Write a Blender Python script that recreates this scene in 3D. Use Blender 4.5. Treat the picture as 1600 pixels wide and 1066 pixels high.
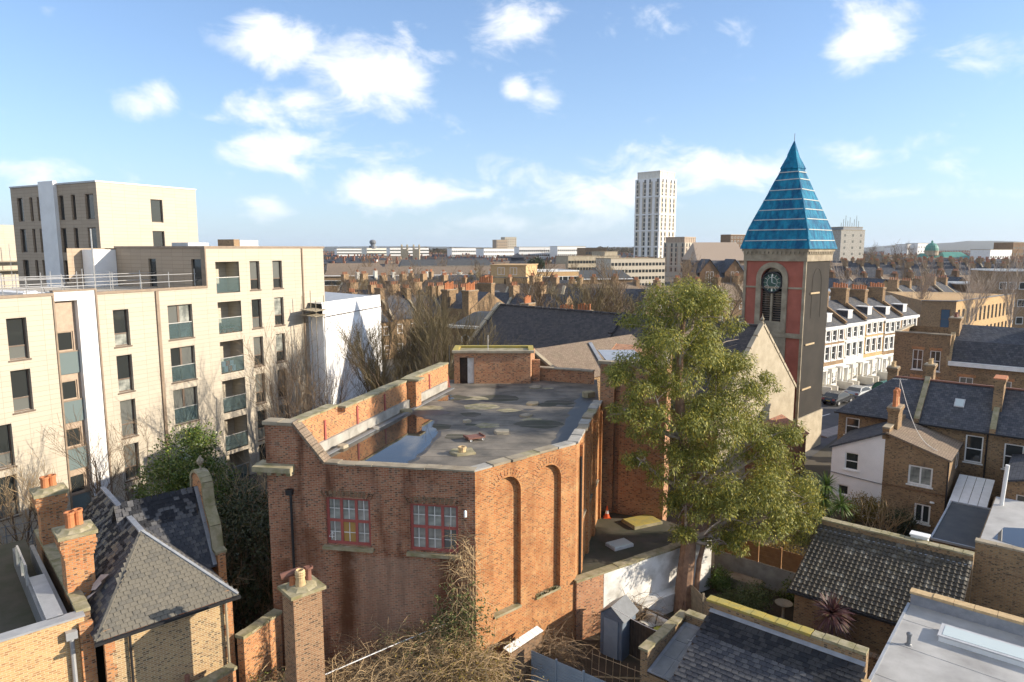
import bpy, math, random
from mathutils import Vector, Matrix, noise
R = math.radians
scene = bpy.context.scene
for o in list(bpy.data.objects):
    bpy.data.objects.remove(o)

# ------------------------------------------------------------------ camera
PITCH = math.atan(145 / 1067.0)
cam = bpy.data.cameras.new('camera')
cam.lens, cam.sensor_width, cam.sensor_fit = 24.0, 36.0, 'HORIZONTAL'
cam.clip_start, cam.clip_end = 0.5, 30000
camo = bpy.data.objects.new('camera', cam)
scene.collection.objects.link(camo)
camo.location = (0, 0, 18)
camo.rotation_euler = (R(90) - PITCH, 0, 0)
scene.camera = camo

# ------------------------------------------------------------------ sky, sun, exposure
SUN_EL, SUN_AZ = R(19.6), R(94.0)          # azimuth clockwise from +Y (the view direction)
world = bpy.data.worlds.new('World')
scene.world = world
world.use_nodes = True
wt = world.node_tree
wt.nodes.clear()


def wn(t, **kw):
    n = wt.nodes.new(t)
    for k, v in kw.items():
        setattr(n, k, v)
    return n


def wl(a, b):
    wt.links.new(a, b)


def wmath(op, a, b=None, c=None, clamp=False):
    n = wn('ShaderNodeMath', operation=op, use_clamp=clamp)
    for i, v in enumerate((a, b, c)):
        if v is None:
            continue
        if isinstance(v, (int, float)):
            n.inputs[i].default_value = v
        else:
            wl(v, n.inputs[i])
    return n.outputs[0]


sky = wn('ShaderNodeTexSky', sky_type='NISHITA')
sky.sun_disc = False
sky.sun_elevation = SUN_EL
sky.sun_rotation = SUN_AZ
sky.altitude = 50
sky.air_density, sky.dust_density, sky.ozone_density = 1.0, 0.6, 1.6
tc = wn('ShaderNodeTexCoord')
sep = wn('ShaderNodeSeparateXYZ')
wl(tc.outputs['Generated'], sep.inputs[0])
X_, Y_, Z_ = sep.outputs
# drifting cumulus: fractal noise on the direction, gathered into banks
# (azimuth, elevation in degrees; half sizes in degrees; strength)
BANKS = []
for (px, py, rx, ry, s) in [
        (430, 75, 75, 50, .85), (560, 125, 95, 65, 1.1), (470, 165, 110, 35, 1.0), (440, 240, 105, 38, .95),
        (610, 298, 115, 36, 1.0), (235, 150, 70, 28, .8), (412, 328, 42, 30, .75), (640, 235, 60, 28, .45),
        (800, 35, 55, 38, .95), (808, 137, 26, 18, .8), (850, 135, 34, 46, .45), (1345, 55, 62, 55, .9),
        (1390, 95, 40, 40, .5), (1150, 60, 55, 35, .4), (1560, 90, 130, 50, .5), (1510, 245, 70, 45, .55),
        (50, 275, 75, 32, .9), (930, 300, 190, 55, .78), (1120, 262, 160, 42, .78), (860, 350, 110, 30, .66), (760, 345, 120, 22, .6), (1420, 300, 190, 26, .5), (660, 360, 160, 18, .5),
        (75, 18, 22, 12, .5), (1330, 250, 90, 30, .4), (300, 400, 400, 30, .3), (1010, 30, 60, 26, .3), (1500, 320, 150, 26, .25)]:
    u, v = (px - 800) / 1067.0, (533 - py) / 1067.0
    d = Vector((u, math.cos(PITCH) + v * math.sin(PITCH), -math.sin(PITCH) + v * math.cos(PITCH)))
    BANKS.append((d.x / d.y, d.z / d.y, rx / 1067.0, ry / 1067.0, s))
nz = wn('ShaderNodeTexNoise', noise_dimensions='3D')
nz.inputs['Scale'].default_value = 11.0
nz.inputs['Detail'].default_value = 7.0
nz.inputs['Roughness'].default_value = 0.60
nz.inputs['Distortion'].default_value = 0.35
mp = wn('ShaderNodeMapping')
mp.inputs['Scale'].default_value = (1, 1, 1.9)
wl(tc.outputs['Generated'], mp.inputs[0])
wl(mp.outputs[0], nz.inputs['Vector'])
N_ = nz.outputs['Fac']
yc = wmath('MAXIMUM', Y_, 0.05)
U_, V_ = wmath('DIVIDE', X_, yc), wmath('DIVIDE', Z_, yc)
total = None
for (cu, cv, ru, rv, s) in BANKS:
    a = wmath('MULTIPLY', wmath('SUBTRACT', U_, cu), 1 / ru)
    b = wmath('MULTIPLY', wmath('SUBTRACT', V_, cv), 1 / rv)
    r2 = wmath('ADD', wmath('MULTIPLY', a, a), wmath('MULTIPLY', b, b))
    f = wmath('MULTIPLY', wmath('POWER', 2.718, wmath('MULTIPLY', r2, -0.85)), s)
    total = f if total is None else wmath('MAXIMUM', total, f)
# outside the view: denser cloud added to brighten the fill light
n2 = wn('ShaderNodeTexNoise')
n2.inputs['Scale'].default_value = 2.6
n2.inputs['Detail'].default_value = 2.0
wl(mp.outputs[0], n2.inputs['Vector'])
mr = wn('ShaderNodeMapRange', interpolation_type='SMOOTHSTEP')
mr.inputs['From Min'].default_value, mr.inputs['From Max'].default_value = 0.41, 0.59
wl(n2.outputs['Fac'], mr.inputs['Value'])
behind = wn('ShaderNodeMapRange', interpolation_type='SMOOTHSTEP')
behind.inputs['From Min'].default_value, behind.inputs['From Max'].default_value = 0.75, 0.55
wl(Y_, behind.inputs['Value'])
total = wmath('MAXIMUM', total, wmath('MULTIPLY', mr.outputs[0], behind.outputs[0]))
dens = wmath('ADD', total, wmath('MULTIPLY', wmath('SUBTRACT', N_, 0.5), 2.3))
dm = wn('ShaderNodeMapRange', interpolation_type='SMOOTHSTEP')
dm.inputs['From Min'].default_value, dm.inputs['From Max'].default_value = 0.30, 1.10
wl(dens, dm.inputs['Value'])
cov = wmath('MULTIPLY', dm.outputs[0], wmath('MULTIPLY', wmath('MULTIPLY', Z_, 14.0, clamp=True), 0.93))
cmix = wn('ShaderNodeMix', data_type='RGBA')
wl(cov, cmix.inputs['Factor'])
# thin high veil, thicker towards the horizon
gain = wn('ShaderNodeMix', data_type='RGBA', blend_type='MULTIPLY')
gain.inputs['Factor'].default_value = 1.0
wl(sky.outputs[0], gain.inputs['A'])
gain.inputs['B'].default_value = (0.94, 1.11, 1.37, 1)
veil = wn('ShaderNodeMix', data_type='RGBA')
zc = wmath('MAXIMUM', Z_, 0.0)
wl(wmath('ADD', wmath('MULTIPLY', wmath('POWER', 2.718, wmath('MULTIPLY', zc, -7.0)), 0.66), 0.11), veil.inputs['Factor'])
wl(gain.outputs['Result'], veil.inputs['A'])
veil.inputs['B'].default_value = (3.6, 4.65, 6.0, 1)
wl(veil.outputs['Result'], cmix.inputs['A'])
cmix.inputs['B'].default_value = (7.2, 7.3, 7.5, 1)
bg = wn('ShaderNodeBackground')
bg.inputs['Strength'].default_value = 0.10
wl(cmix.outputs['Result'], bg.inputs['Color'])
wo = wn('ShaderNodeOutputWorld')
wl(bg.outputs[0], wo.inputs['Surface'])
world.cycles.sampling_method = 'MANUAL'
world.cycles.sample_map_resolution = 256

sun = bpy.data.lights.new('sun', 'SUN')
sun.energy, sun.angle, sun.color = 4.9, R(0.5), (1.0, 0.88, 0.71)
suno = bpy.data.objects.new('sun', sun)
scene.collection.objects.link(suno)
suno.location = (60, 0, 60)
to_sun = Vector((math.sin(SUN_AZ) * math.cos(SUN_EL), math.cos(SUN_AZ) * math.cos(SUN_EL), math.sin(SUN_EL)))
suno.rotation_euler = to_sun.to_track_quat('Z', 'Y').to_euler()

vs = scene.view_settings
vs.view_transform, vs.look, vs.exposure, vs.gamma = 'Standard', 'None', 0.75, 1.0
scene.render.engine = 'CYCLES'
cy = scene.cycles
cy.max_bounces, cy.diffuse_bounces, cy.glossy_bounces, cy.transmission_bounces = 5, 3, 2, 2
cy.transparent_max_bounces = 4
cy.use_denoising = True
cy.use_adaptive_sampling, cy.adaptive_threshold = True, 0.025
cy.caustics_reflective = cy.caustics_refractive = False

# ------------------------------------------------------------------ helpers
COL = scene.collection


def lerp(a, b, t):
    return a + (b - a) * t


class MB:
    """collects faces in local metres; build() links them as one mesh object with metric UVs"""
    def __init__(s):
        s.v, s.f, s.m = [], [], []

    def face(s, pts, m=0):
        i = len(s.v)
        s.v.extend([tuple(p) for p in pts])
        s.f.append(tuple(range(i, i + len(pts))))
        s.m.append(m)

    def box(s, x0, x1, y0, y1, z0, z1, m=0, bottom=True):
        a = [(x0, y0, z0), (x1, y0, z0), (x1, y1, z0), (x0, y1, z0), (x0, y0, z1), (x1, y0, z1), (x1, y1, z1), (x0, y1, z1)]
        i = len(s.v)
        s.v.extend(a)
        fs = [(4, 5, 6, 7), (0, 1, 5, 4), (1, 2, 6, 5), (2, 3, 7, 6), (3, 0, 4, 7)]
        if bottom:
            fs.append((3, 2, 1, 0))
        for q in fs:
            s.f.append(tuple(i + k for k in q))
            s.m.append(m)

    def beam(s, p, q, w, h=None, m=0):
        """rectangular bar from p to q"""
        p, q = Vector(p), Vector(q)
        h = h or w
        d = (q - p).normalized()
        up = Vector((0, 0, 1)) if abs(d.z) < .95 else Vector((0, 1, 0))
        a = d.cross(up).normalized() * (w / 2)
        b = a.cross(d).normalized() * (h / 2)
        i = len(s.v)
        for c in (p, q):
            for sa, sb in ((-1, -1), (1, -1), (1, 1), (-1, 1)):
                s.v.append(tuple(c + a * sa + b * sb))
        for q4 in ((0, 1, 2, 3), (7, 6, 5, 4), (0, 4, 5, 1), (1, 5, 6, 2), (2, 6, 7, 3), (3, 7, 4, 0)):
            s.f.append(tuple(i + k for k in q4))
            s.m.append(m)

    def tube(s, pts, rad, n=6, m=0, cap=True):
        """tube along pts; rad is a number or one per point"""
        pts = [Vector(p) for p in pts]
        rs = rad if isinstance(rad, (list, tuple)) else [rad] * len(pts)
        base = len(s.v)
        prev = None
        for k, p in enumerate(pts):
            d = (pts[min(k + 1, len(pts) - 1)] - pts[max(k - 1, 0)]).normalized()
            if prev is None:
                ref = Vector((0, 0, 1)) if abs(d.z) < .9 else Vector((1, 0, 0))
                a = d.cross(ref).normalized()
            else:
                a = (prev - d * prev.dot(d)).normalized()
            prev = a
            b = d.cross(a)
            for j in range(n):
                t = 2 * math.pi * j / n
                s.v.append(tuple(p + (a * math.cos(t) + b * math.sin(t)) * rs[k]))
        for k in range(len(pts) - 1):
            for j in range(n):
                j2 = (j + 1) % n
                s.f.append((base + k * n + j, base + k * n + j2, base + (k + 1) * n + j2, base + (k + 1) * n + j))
                s.m.append(m)
        if cap:
            s.f.append(tuple(base + (len(pts) - 1) * n + j for j in range(n)))
            s.m.append(m)

    def lathe(s, c, prof, n=10, m=0):
        """prof: list of (radius, z) from bottom to top, turned about the vertical through c"""
        base = len(s.v)
        for r, z in prof:
            for j in range(n):
                t = 2 * math.pi * j / n
                s.v.append((c[0] + r * math.cos(t), c[1] + r * math.sin(t), c[2] + z))
        for k in range(len(prof) - 1):
            for j in range(n):
                j2 = (j + 1) % n
                s.f.append((base + k * n + j, base + k * n + j2, base + (k + 1) * n + j2, base + (k + 1) * n + j))
                s.m.append(m)
        s.f.append(tuple(base + (len(prof) - 1) * n + j for j in range(n)))
        s.m.append(m)

    def prism(s, poly, z0, z1, m=0, top=None, bottom=False):
        """vertical prism over a counter-clockwise polygon"""
        n = len(poly)
        for k in range(n):
            a, b = poly[k], poly[(k + 1) % n]
            s.face([(a[0], a[1], z0), (b[0], b[1], z0), (b[0], b[1], z1), (a[0], a[1], z1)], m)
        s.face([(p[0], p[1], z1) for p in poly], m if top is None else top)
        if bottom:
            s.face([(p[0], p[1], z0) for p in reversed(poly)], m)

    def wall(s, A, B, z0, z1, ops=(), depth=.12, m=0, back=None, arch=False, front=True):
        """vertical wall A->B, outside on the right of A->B, with openings (s0, s1, z0, z1) cut in and reveals.
        back: material of a closing back face; arch: semicircular heads; front=False: reveals only"""
        A, B = Vector(A[:2]), Vector(B[:2])
        L = (B - A).length
        d = (B - A) / L
        nin = Vector((-d.y, d.x))

        def P(t, z, dep=0.0):
            q = A + d * t + nin * dep
            return (q.x, q.y, z)
        ss = sorted({0.0, L, *[o[0] for o in ops], *[o[1] for o in ops]})
        zs = sorted({z0, z1, *[o[2] for o in ops], *[o[3] for o in ops]})
        for i in range(len(ss) - 1):
            for j in range(len(zs) - 1):
                cs, cz = (ss[i] + ss[i + 1]) / 2, (zs[j] + zs[j + 1]) / 2
                if not front or any(o[0] < cs < o[1] and o[2] < cz < o[3] for o in ops):
                    continue
                s.face([P(ss[i], zs[j]), P(ss[i + 1], zs[j]), P(ss[i + 1], zs[j + 1]), P(ss[i], zs[j + 1])], m)
        for (a, b, c, e) in ops:
            prof = [(a, c), (b, c)]
            if arch:
                r = (b - a) / 2
                sp = e - r
                K = 12
                arcp = [(a + r + r * math.cos(math.pi * k / K), sp + r * math.sin(math.pi * k / K)) for k in range(K + 1)]
                prof += arcp
                for k in range(K):
                    p, q = arcp[k], arcp[k + 1]
                    s.face([P(p[0], p[1]), P(p[0], e), P(q[0], e), P(q[0], q[1])], m)
            else:
                prof += [(b, e), (a, e)]
            for k in range(len(prof)):
                p, q = prof[k], prof[(k + 1) % len(prof)]
                if (Vector(p) - Vector(q)).length < 1e-5:
                    continue
                s.face([P(q[0], q[1]), P(p[0], p[1]), P(p[0], p[1], depth), P(q[0], q[1], depth)], m)
            if back is not None:
                s.face([P(p[0], p[1], depth) for p in prof], back)

    def mesh(s, name, mats):
        me = bpy.data.meshes.new(name)
        me.from_pydata(s.v, [], s.f)
        for mt in (mats if isinstance(mats, (list, tuple)) else [mats]):
            me.materials.append(M[mt])
        me.polygons.foreach_set('material_index', s.m)
        uv = me.uv_layers.new(name='UVMap')
        co = s.v
        data = [0.0] * (2 * len(me.loops))
        k = 0
        for p in me.polygons:
            n = p.normal
            h = math.hypot(n.x, n.y)
            if h < .05:
                for vi in p.vertices:
                    data[k], data[k + 1] = co[vi][0], co[vi][1]
                    k += 2
            else:
                tx, ty = -n.y / h, n.x / h
                bx, by, bz = -n.z * ty * 1.0, n.z * tx * 1.0, h
                bx, by = -n.z * n.x / h, -n.z * n.y / h
                for vi in p.vertices:
                    c = co[vi]
                    data[k] = c[0] * tx + c[1] * ty
                    data[k + 1] = c[0] * bx + c[1] * by + c[2] * bz
                    k += 2
        uv.data.foreach_set('uv', data)
        me.update()
        return me

    def build(s, name, mats, parent=None, loc=(0, 0, 0), rz=0.0, smooth=False):
        me = s.mesh(name, mats)
        if smooth:
            me.polygons.foreach_set('use_smooth', [True] * len(me.polygons))
        return put(name, me, parent, loc, rz)


def put(name, me, parent=None, loc=(0, 0, 0), rz=0.0):
    o = bpy.data.objects.new(name, me)
    COL.objects.link(o)
    o.location = loc
    o.rotation_euler = (0, 0, rz)
    if parent:
        o.parent = parent
    return o


def thing(name, label, cat, loc=(0, 0, 0), rz=0.0, group=None):
    o = bpy.data.objects.new(name, None)
    o.empty_display_size = .3
    COL.objects.link(o)
    o.location, o.rotation_euler = loc, (0, 0, rz)
    return tag(o, label, cat, group)


def tag(o, label, cat, group=None, kind=None):
    o['label'], o['category'] = label, cat
    if group:
        o['group'] = group
    if kind:
        o['kind'] = kind
    return o


def struct(o):
    o['kind'] = 'structure'
    return o


def stuff(o):
    o['kind'] = 'stuff'
    return o


def dup(root, loc, rz, label=None, scale=None):
    """a copy of a thing with copies of its parts and sub-parts"""
    r = root.copy()
    COL.objects.link(r)
    r.location, r.rotation_euler = loc, (0, 0, rz)
    if scale:
        r.scale = scale
    if label:
        r['label'] = label
    for ch in root.children:
        c = ch.copy()
        COL.objects.link(c)
        c.parent = r
        for g in ch.children:
            d = g.copy()
            COL.objects.link(d)
            d.parent = c
    return r


# ------------------------------------------------------------------ materials
M = {}


class NT:
    def __init__(s, name):
        m = bpy.data.materials.new(name)
        m.use_nodes = True
        s.m, s.t = m, m.node_tree
        s.b = s.t.nodes['Principled BSDF']
        M[name] = m

    def n(s, t, **kw):
        ins = kw.pop('ins', {})
        n = s.t.nodes.new(t)
        for k, v in kw.items():
            setattr(n, k, v)
        for k, v in ins.items():
            if hasattr(v, 'node'):
                s.t.links.new(v, n.inputs[k])
            else:
                n.inputs[k].default_value = v
        return n

    def uv(s):
        return s.n('ShaderNodeTexCoord').outputs['UV']

    def obj(s):
        return s.n('ShaderNodeTexCoord').outputs['Object']

    def noise(s, vec, scale, detail=4, rough=.6):
        return s.n('ShaderNodeTexNoise', ins={'Vector': vec, 'Scale': scale, 'Detail': detail, 'Roughness': rough}).outputs['Fac']

    def ramp(s, fac, lo, hi):
        return s.n('ShaderNodeMapRange', ins={'Value': fac, 'From Min': lo, 'From Max': hi}).outputs[0]

    def mix(s, fac, a, b, mode='MIX'):
        n = s.n('ShaderNodeMix', data_type='RGBA', blend_type=mode)
        for k, v in (('Factor', fac), ('A', a), ('B', b)):
            if hasattr(v, 'node'):
                s.t.links.new(v, n.inputs[k])
            else:
                n.inputs[k].default_value = v if k == 'Factor' else (*v, 1)
        return n.outputs['Result']

    def set(s, k, v):
        if hasattr(v, 'node'):
            s.t.links.new(v, s.b.inputs[k])
        else:
            s.b.inputs[k].default_value = v if not isinstance(v, tuple) else (*v, 1)

    def bump(s, h, strength=.4, dist=.02):
        s.set('Normal', s.n('ShaderNodeBump', ins={'Height': h, 'Strength': strength, 'Distance': dist}).outputs[0])


def plain(name, c, rough=.7, c2=None, scale=3.0, metal=0.0, spec=.4, bump=0.0, lo=.35, hi=.65, coord='uv'):
    t = NT(name)
    if c2 is None:
        c2 = tuple(x * .78 for x in c)
    v = t.uv() if coord == 'uv' else t.obj()
    f = t.ramp(t.noise(v, scale, 6), lo, hi)
    t.set('Base Color', t.mix(f, c, c2))
    t.set('Roughness', rough)
    t.set('Metallic', metal)
    t.set('Specular IOR Level', spec)
    if bump:
        t.bump(t.noise(v, scale * 8, 3), bump)
    return t


def brick(name, c1, c2, mortar, streak=0.0, stains=(), dark=(.04, .03, .025), dirt=(.10, .075, .055), dirt_amt=.5, w=.225, h=.075, mort=.0115, pale=None, pale_amt=.3, bump=.5):
    """brickwork in metric UVs: courses, header-to-header colour spread, soot and weather stains"""
    t = NT(name)
    uv = t.uv()
    bt = t.n('ShaderNodeTexBrick', offset=.5, ins={'Vector': uv, 'Color1': (0, 0, 0, 1), 'Color2': (1, 1, 1, 1), 'Mortar': (.5, .5, .5, 1),
             'Scale': 1.0, 'Mortar Size': mort, 'Mortar Smooth': .2, 'Bias': 0.0, 'Brick Width': w, 'Row Height': h})
    col = t.mix(bt.outputs['Color'], c1, c2)
    wn_ = t.n('ShaderNodeTexWhiteNoise', noise_dimensions='2D', ins={'Vector': t.n('ShaderNodeVectorMath', operation='FLOOR', ins={0: t.n('ShaderNodeVectorMath', operation='DIVIDE', ins={0: uv, 1: (w / 2, h, 1)}).outputs[0]}).outputs[0]})
    col = t.mix(t.n('ShaderNodeMath', operation='MULTIPLY', ins={0: t.ramp(wn_.outputs['Value'], .66, .95), 1: .75}).outputs[0], col, dark)
    col = t.mix(bt.outputs['Fac'], col, mortar)
    big = t.noise(uv, .55, 7, .65)
    col = t.mix(t.n('ShaderNodeMath', operation='MULTIPLY', ins={0: t.ramp(big, .48, .72), 1: dirt_amt}).outputs[0], col, dirt)
    if streak:
        sn = t.noise(t.n('ShaderNodeMapping', ins={'Vector': uv, 'Scale': (1.15, .16, 1)}).outputs[0], 1.0, 6, .6)
        col = t.mix(t.n('ShaderNodeMath', operation='MULTIPLY', ins={0: t.ramp(sn, .50, .66), 1: streak}).outputs[0], col, dirt)
    for (su, hw, z0, z1, amt, sc_) in stains:            # damp runs with a shape of their own (wall metres)
        sp_ = t.n('ShaderNodeSeparateXYZ', ins={0: uv})
        wob = t.noise(t.n('ShaderNodeMapping', ins={'Vector': uv, 'Scale': (2.4, .5, 1)}).outputs[0], 1.0, 5, .65)
        m1 = t.n('ShaderNodeMath', operation='ABSOLUTE', ins={0: t.n('ShaderNodeMath', operation='SUBTRACT', ins={0: sp_.outputs[0], 1: su}).outputs[0]}).outputs[0]
        m2 = t.n('ShaderNodeMath', operation='MULTIPLY_ADD', ins={0: wob, 1: 1.1 * hw, 2: m1}).outputs[0]
        fu = t.ramp(m2, hw * 1.5, hw * .85)
        fz = t.n('ShaderNodeMath', operation='MULTIPLY', ins={0: t.ramp(sp_.outputs[1], z0, z0 + .9), 1: t.ramp(sp_.outputs[1], z1 + .08, z1 - .05)}).outputs[0]
        col = t.mix(t.n('ShaderNodeMath', operation='MULTIPLY', ins={0: t.n('ShaderNodeMath', operation='MULTIPLY', ins={0: fu, 1: fz}).outputs[0], 1: amt}).outputs[0], col, sc_)
    if pale:
        pn = t.noise(uv, 1.3, 6, .7)
        col = t.mix(t.n('ShaderNodeMath', operation='MULTIPLY', ins={0: t.ramp(pn, .52, .75), 1: pale_amt}).outputs[0], col, pale)
    fine = t.noise(uv, 60, 2)
    col = t.mix(.25, col, t.mix(fine, (0, 0, 0), (1, 1, 1)), 'OVERLAY')
    t.set('Base Color', col)
    t.set('Roughness', .9)
    t.set('Specular IOR Level', .2)
    inv = t.n('ShaderNodeMath', operation='SUBTRACT', ins={0: 1.0, 1: bt.outputs['Fac']}).outputs[0]
    t.bump(t.n('ShaderNodeMath', operation='ADD', ins={0: inv, 1: t.noise(uv, 40, 3)}).outputs[0], bump, .012)
    return t


def courses(name, c1, c2, joint, w, h, gap=.008, rough=.75, off=.5, moss=None, moss_amt=.4, spec=.3, bump=.5, vary=1.0):
    """slates, tiles or panels laid in courses"""
    t = NT(name)
    uv = t.uv()
    bt = t.n('ShaderNodeTexBrick', offset=off, ins={'Vector': uv, 'Color1': (0, 0, 0, 1), 'Color2': (1, 1, 1, 1), 'Mortar': (.5, .5, .5, 1),
             'Scale': 1.0, 'Mortar Size': gap, 'Mortar Smooth': .1, 'Bias': 0.0, 'Brick Width': w, 'Row Height': h})
    f = t.n('ShaderNodeMath', operation='MULTIPLY', ins={0: bt.outputs['Color'], 1: vary}).outputs[0]
    col = t.mix(f, c1, c2)
    if moss:
        col = t.mix(t.n('ShaderNodeMath', operation='MULTIPLY', ins={0: t.ramp(t.noise(uv, .8, 7, .7), .5, .7), 1: moss_amt}).outputs[0], col, moss)
    col = t.mix(bt.outputs['Fac'], col, joint)
    t.set('Base Color', col)
    t.set('Roughness', rough)
    t.set('Specular IOR Level', spec)
    inv = t.n('ShaderNodeMath', operation='SUBTRACT', ins={0: 1.0, 1: bt.outputs['Fac']}).outputs[0]
    t.bump(t.n('ShaderNodeMath', operation='ADD', ins={0: inv, 1: t.n('ShaderNodeMath', operation='MULTIPLY', ins={0: t.noise(uv, 12, 4), 1: .6}).outputs[0]}).outputs[0], bump, .012)
    return t


def leafy(name, c1, c2, c3, rough=.55, trans=.25):
    """foliage: colour differs from leaf to leaf"""
    t = NT(name)
    g = t.n('ShaderNodeNewGeometry')
    r = g.outputs['Random Per Island']
    col = t.mix(t.ramp(r, 0, .6), c1, c2)
    col = t.mix(t.ramp(r, .75, 1.0), col, c3)
    t.set('Base Color', col)
    t.set('Roughness', rough)
    t.set('Specular IOR Level', .35)
    if trans:
        tr = t.n('ShaderNodeBsdfTranslucent', ins={'Color': col})
        mx = t.n('ShaderNodeMixShader', ins={0: trans, 1: t.b.outputs[0], 2: tr.outputs[0]})
        t.t.links.new(mx.outputs[0], t.t.nodes['Material Output'].inputs['Surface'])
    return t


brick('brick_red', (.40, .155, .072), (.50, .25, .12), (.36, .27, .19), dirt=(.20, .085, .045), dirt_amt=.5, pale=(.46, .34, .23), pale_amt=.42)
brick('brick_lit_tan', (.40, .135, .043), (.49, .225, .080), (.40, .275, .155), dirt=(.22, .08, .032), dirt_amt=.65, streak=.55, pale=(.56, .385, .19), pale_amt=.5, dark=(.13, .06, .03))  # lighter hall brick: sunlight put into the colour of corner and side walls
brick('brick_shade_soot', (.30, .10, .05), (.39, .18, .095), (.36, .27, .19), dirt=(.11, .045, .025), dirt_amt=.65, streak=.9, stains=[(-3.6, 2.6, 1.0, 5.6, .38, (.36, .26, .19)), (-5.4, .62, 1.6, 5.95, .8, (.085, .032, .012)), (-6.9, .5, 3.9, 6.6, .55, (.12, .045, .02)), (-1.2, .6, 2.2, 5.9, .55, (.11, .042, .02)), (-8.2, .5, 1.0, 5.2, .5, (.12, .045, .022))], pale=(.34, .25, .185), pale_amt=.5)  # darker hall brick: shade of the front put into the colour, plus soot stains
brick('brick_orange', (.48, .17, .06), (.56, .26, .10), (.36, .27, .18), dirt=(.15, .10, .05), dirt_amt=.4)
brick('brick_gault', (.46, .31, .15), (.36, .22, .11), (.50, .42, .28), dirt=(.16, .11, .07), dirt_amt=.35)
brick('brick_stock', (.34, .215, .105), (.255, .15, .08), (.27, .22, .15), dirt=(.085, .06, .04), dirt_amt=.6)
brick('brick_yellow', (.55, .37, .17), (.47, .27, .12), (.56, .45, .28), dirt=(.38, .22, .10), dirt_amt=.25, dark=(.30, .15, .07))
brick('brick_brown', (.24, .14, .075), (.19, .105, .06), (.20, .16, .11), dirt=(.06, .045, .03), dirt_amt=.5)
brick('brick_far', (.36, .23, .12), (.27, .16, .09), (.30, .24, .16), dirt=(.12, .085, .055), dirt_amt=.4, bump=.1)
brick('brick_redfar', (.36, .13, .075), (.30, .12, .07), (.28, .2, .15), dirt=(.14, .08, .05), dirt_amt=.4, bump=.1)
courses('slate', (.045, .05, .062), (.095, .098, .11), (.02, .02, .024), .25, .2, moss=(.12, .11, .08), moss_amt=.3)
courses('slate_near', (.05, .052, .062), (.11, .108, .11), (.02, .02, .022), .22, .17, moss=(.17, .145, .085), moss_amt=.5)
courses('slate_church', (.045, .042, .045), (.085, .075, .072), (.02, .02, .022), .3, .2, moss=(.12, .10, .075), moss_amt=.4)
courses('tile_brown', (.19, .14, .10), (.25, .19, .135), (.08, .06, .045), .2, .14, moss=(.14, .13, .08), moss_amt=.5)
courses('cladding', (.44, .39, .31), (.475, .42, .335), (.31, .26, .20), 1.25, .30, gap=.010, rough=.6, off=0.0, bump=.15)
courses('cladding_shade_brown', (.36, .28, .20), (.39, .305, .22), (.20, .15, .105), 1.25, .30, gap=.010, rough=.6, off=0.0, bump=.15)  # browner cladding: shade put into the colour of sunless walls; also a brown tower
plain('trim_brown', (.27, .20, .14), .5)
plain('panel_tan', (.42, .32, .235), .6)
plain('render_white', (.78, .77, .75), .75, (.70, .69, .67), .8)
plain('paint_white', (.80, .80, .78), .5, (.70, .70, .67), 2.0)
plain('paint_dirty', (.72, .71, .68), .8, (.34, .32, .27), .9, lo=.42, hi=.74)
plain('stucco_cream', (.74, .71, .63), .7, (.62, .58, .50), .9)
plain('stone', (.37, .315, .225), .85, (.22, .18, .125), 1.2, bump=.3)
plain('stone_pale', (.43, .37, .27), .85, (.32, .27, .19), 1.0, bump=.2)
plain('stone_moss', (.36, .31, .21), .9, (.20, .18, .085), 2.2, bump=.5)
plain('moss_yellow', (.42, .31, .06), .95, (.28, .25, .09), 2.5, bump=.5)
plain('concrete', (.40, .38, .34), .85, (.26, .245, .215), 1.5, bump=.3)
plain('felt', (.225, .195, .155), .85, (.09, .082, .07), .55, bump=.35, lo=.36, hi=.62)
plain('felt_grey', (.43, .42, .40), .65, (.27, .26, .245), .55, spec=.3, lo=.4, hi=.7)
plain('roof_dark', (.055, .057, .06), .7, (.085, .085, .08), 1.0)
plain('lead', (.19, .205, .23), .5, (.28, .295, .32), 2.5, spec=.5)
plain('zinc', (.42, .43, .44), .45, (.34, .35, .36), 2.0, metal=.3)
plain('metal_pole', (.55, .54, .52), .4, metal=.6)
plain('iron_black', (.02, .02, .022), .5)
plain('steel_grey', (.20, .21, .22), .45)
plain('wood_dark', (.065, .045, .032), .8, (.035, .026, .02), 4.0)
plain('wood_fence', (.37, .19, .075), .75, (.26, .13, .055), 3.0)
plain('wood_grey', (.33, .28, .20), .85, (.21, .18, .13), 4.0)
plain('timber_pale', (.52, .40, .24), .8, (.38, .28, .17), 4.0)
plain('fence_blue', (.25, .30, .35), .6, (.20, .25, .30), 2.0)
plain('shed_blue', (.15, .19, .24), .65, (.12, .15, .19), 2.0)
plain('terracotta', (.50, .19, .075), .75, (.36, .14, .06), 5.0)
plain('wet_felt', (.06, .056, .05), .5, (.04, .038, .036), 1.5, spec=.5)
plain('pot_far', (.36, .16, .085), .8)
plain('pot_buff', (.56, .41, .22), .8, (.42, .29, .15), 5.0)
plain('pot_brown', (.22, .10, .07), .7, (.15, .07, .05), 5.0)
plain('frame_red', (.38, .085, .07), .65, (.27, .085, .07), 4.0)
plain('frame_dark', (.085, .06, .045), .4)
plain('frame_brown', (.16, .115, .085), .45)
plain('soil', (.07, .052, .035), .95, (.045, .038, .025), 1.0, bump=.4)
plain('yard', (.085, .073, .055), .9, (.05, .052, .03), .9, bump=.4)
plain('asphalt', (.095, .095, .098), .85, (.07, .07, .072), .6)
plain('paving', (.30, .285, .26), .85, (.24, .225, .205), 1.2)
plain('road_paint', (.75, .75, .72), .7)
plain('town_ground', (.12, .10, .08), .95, (.075, .07, .055), .05)
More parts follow.
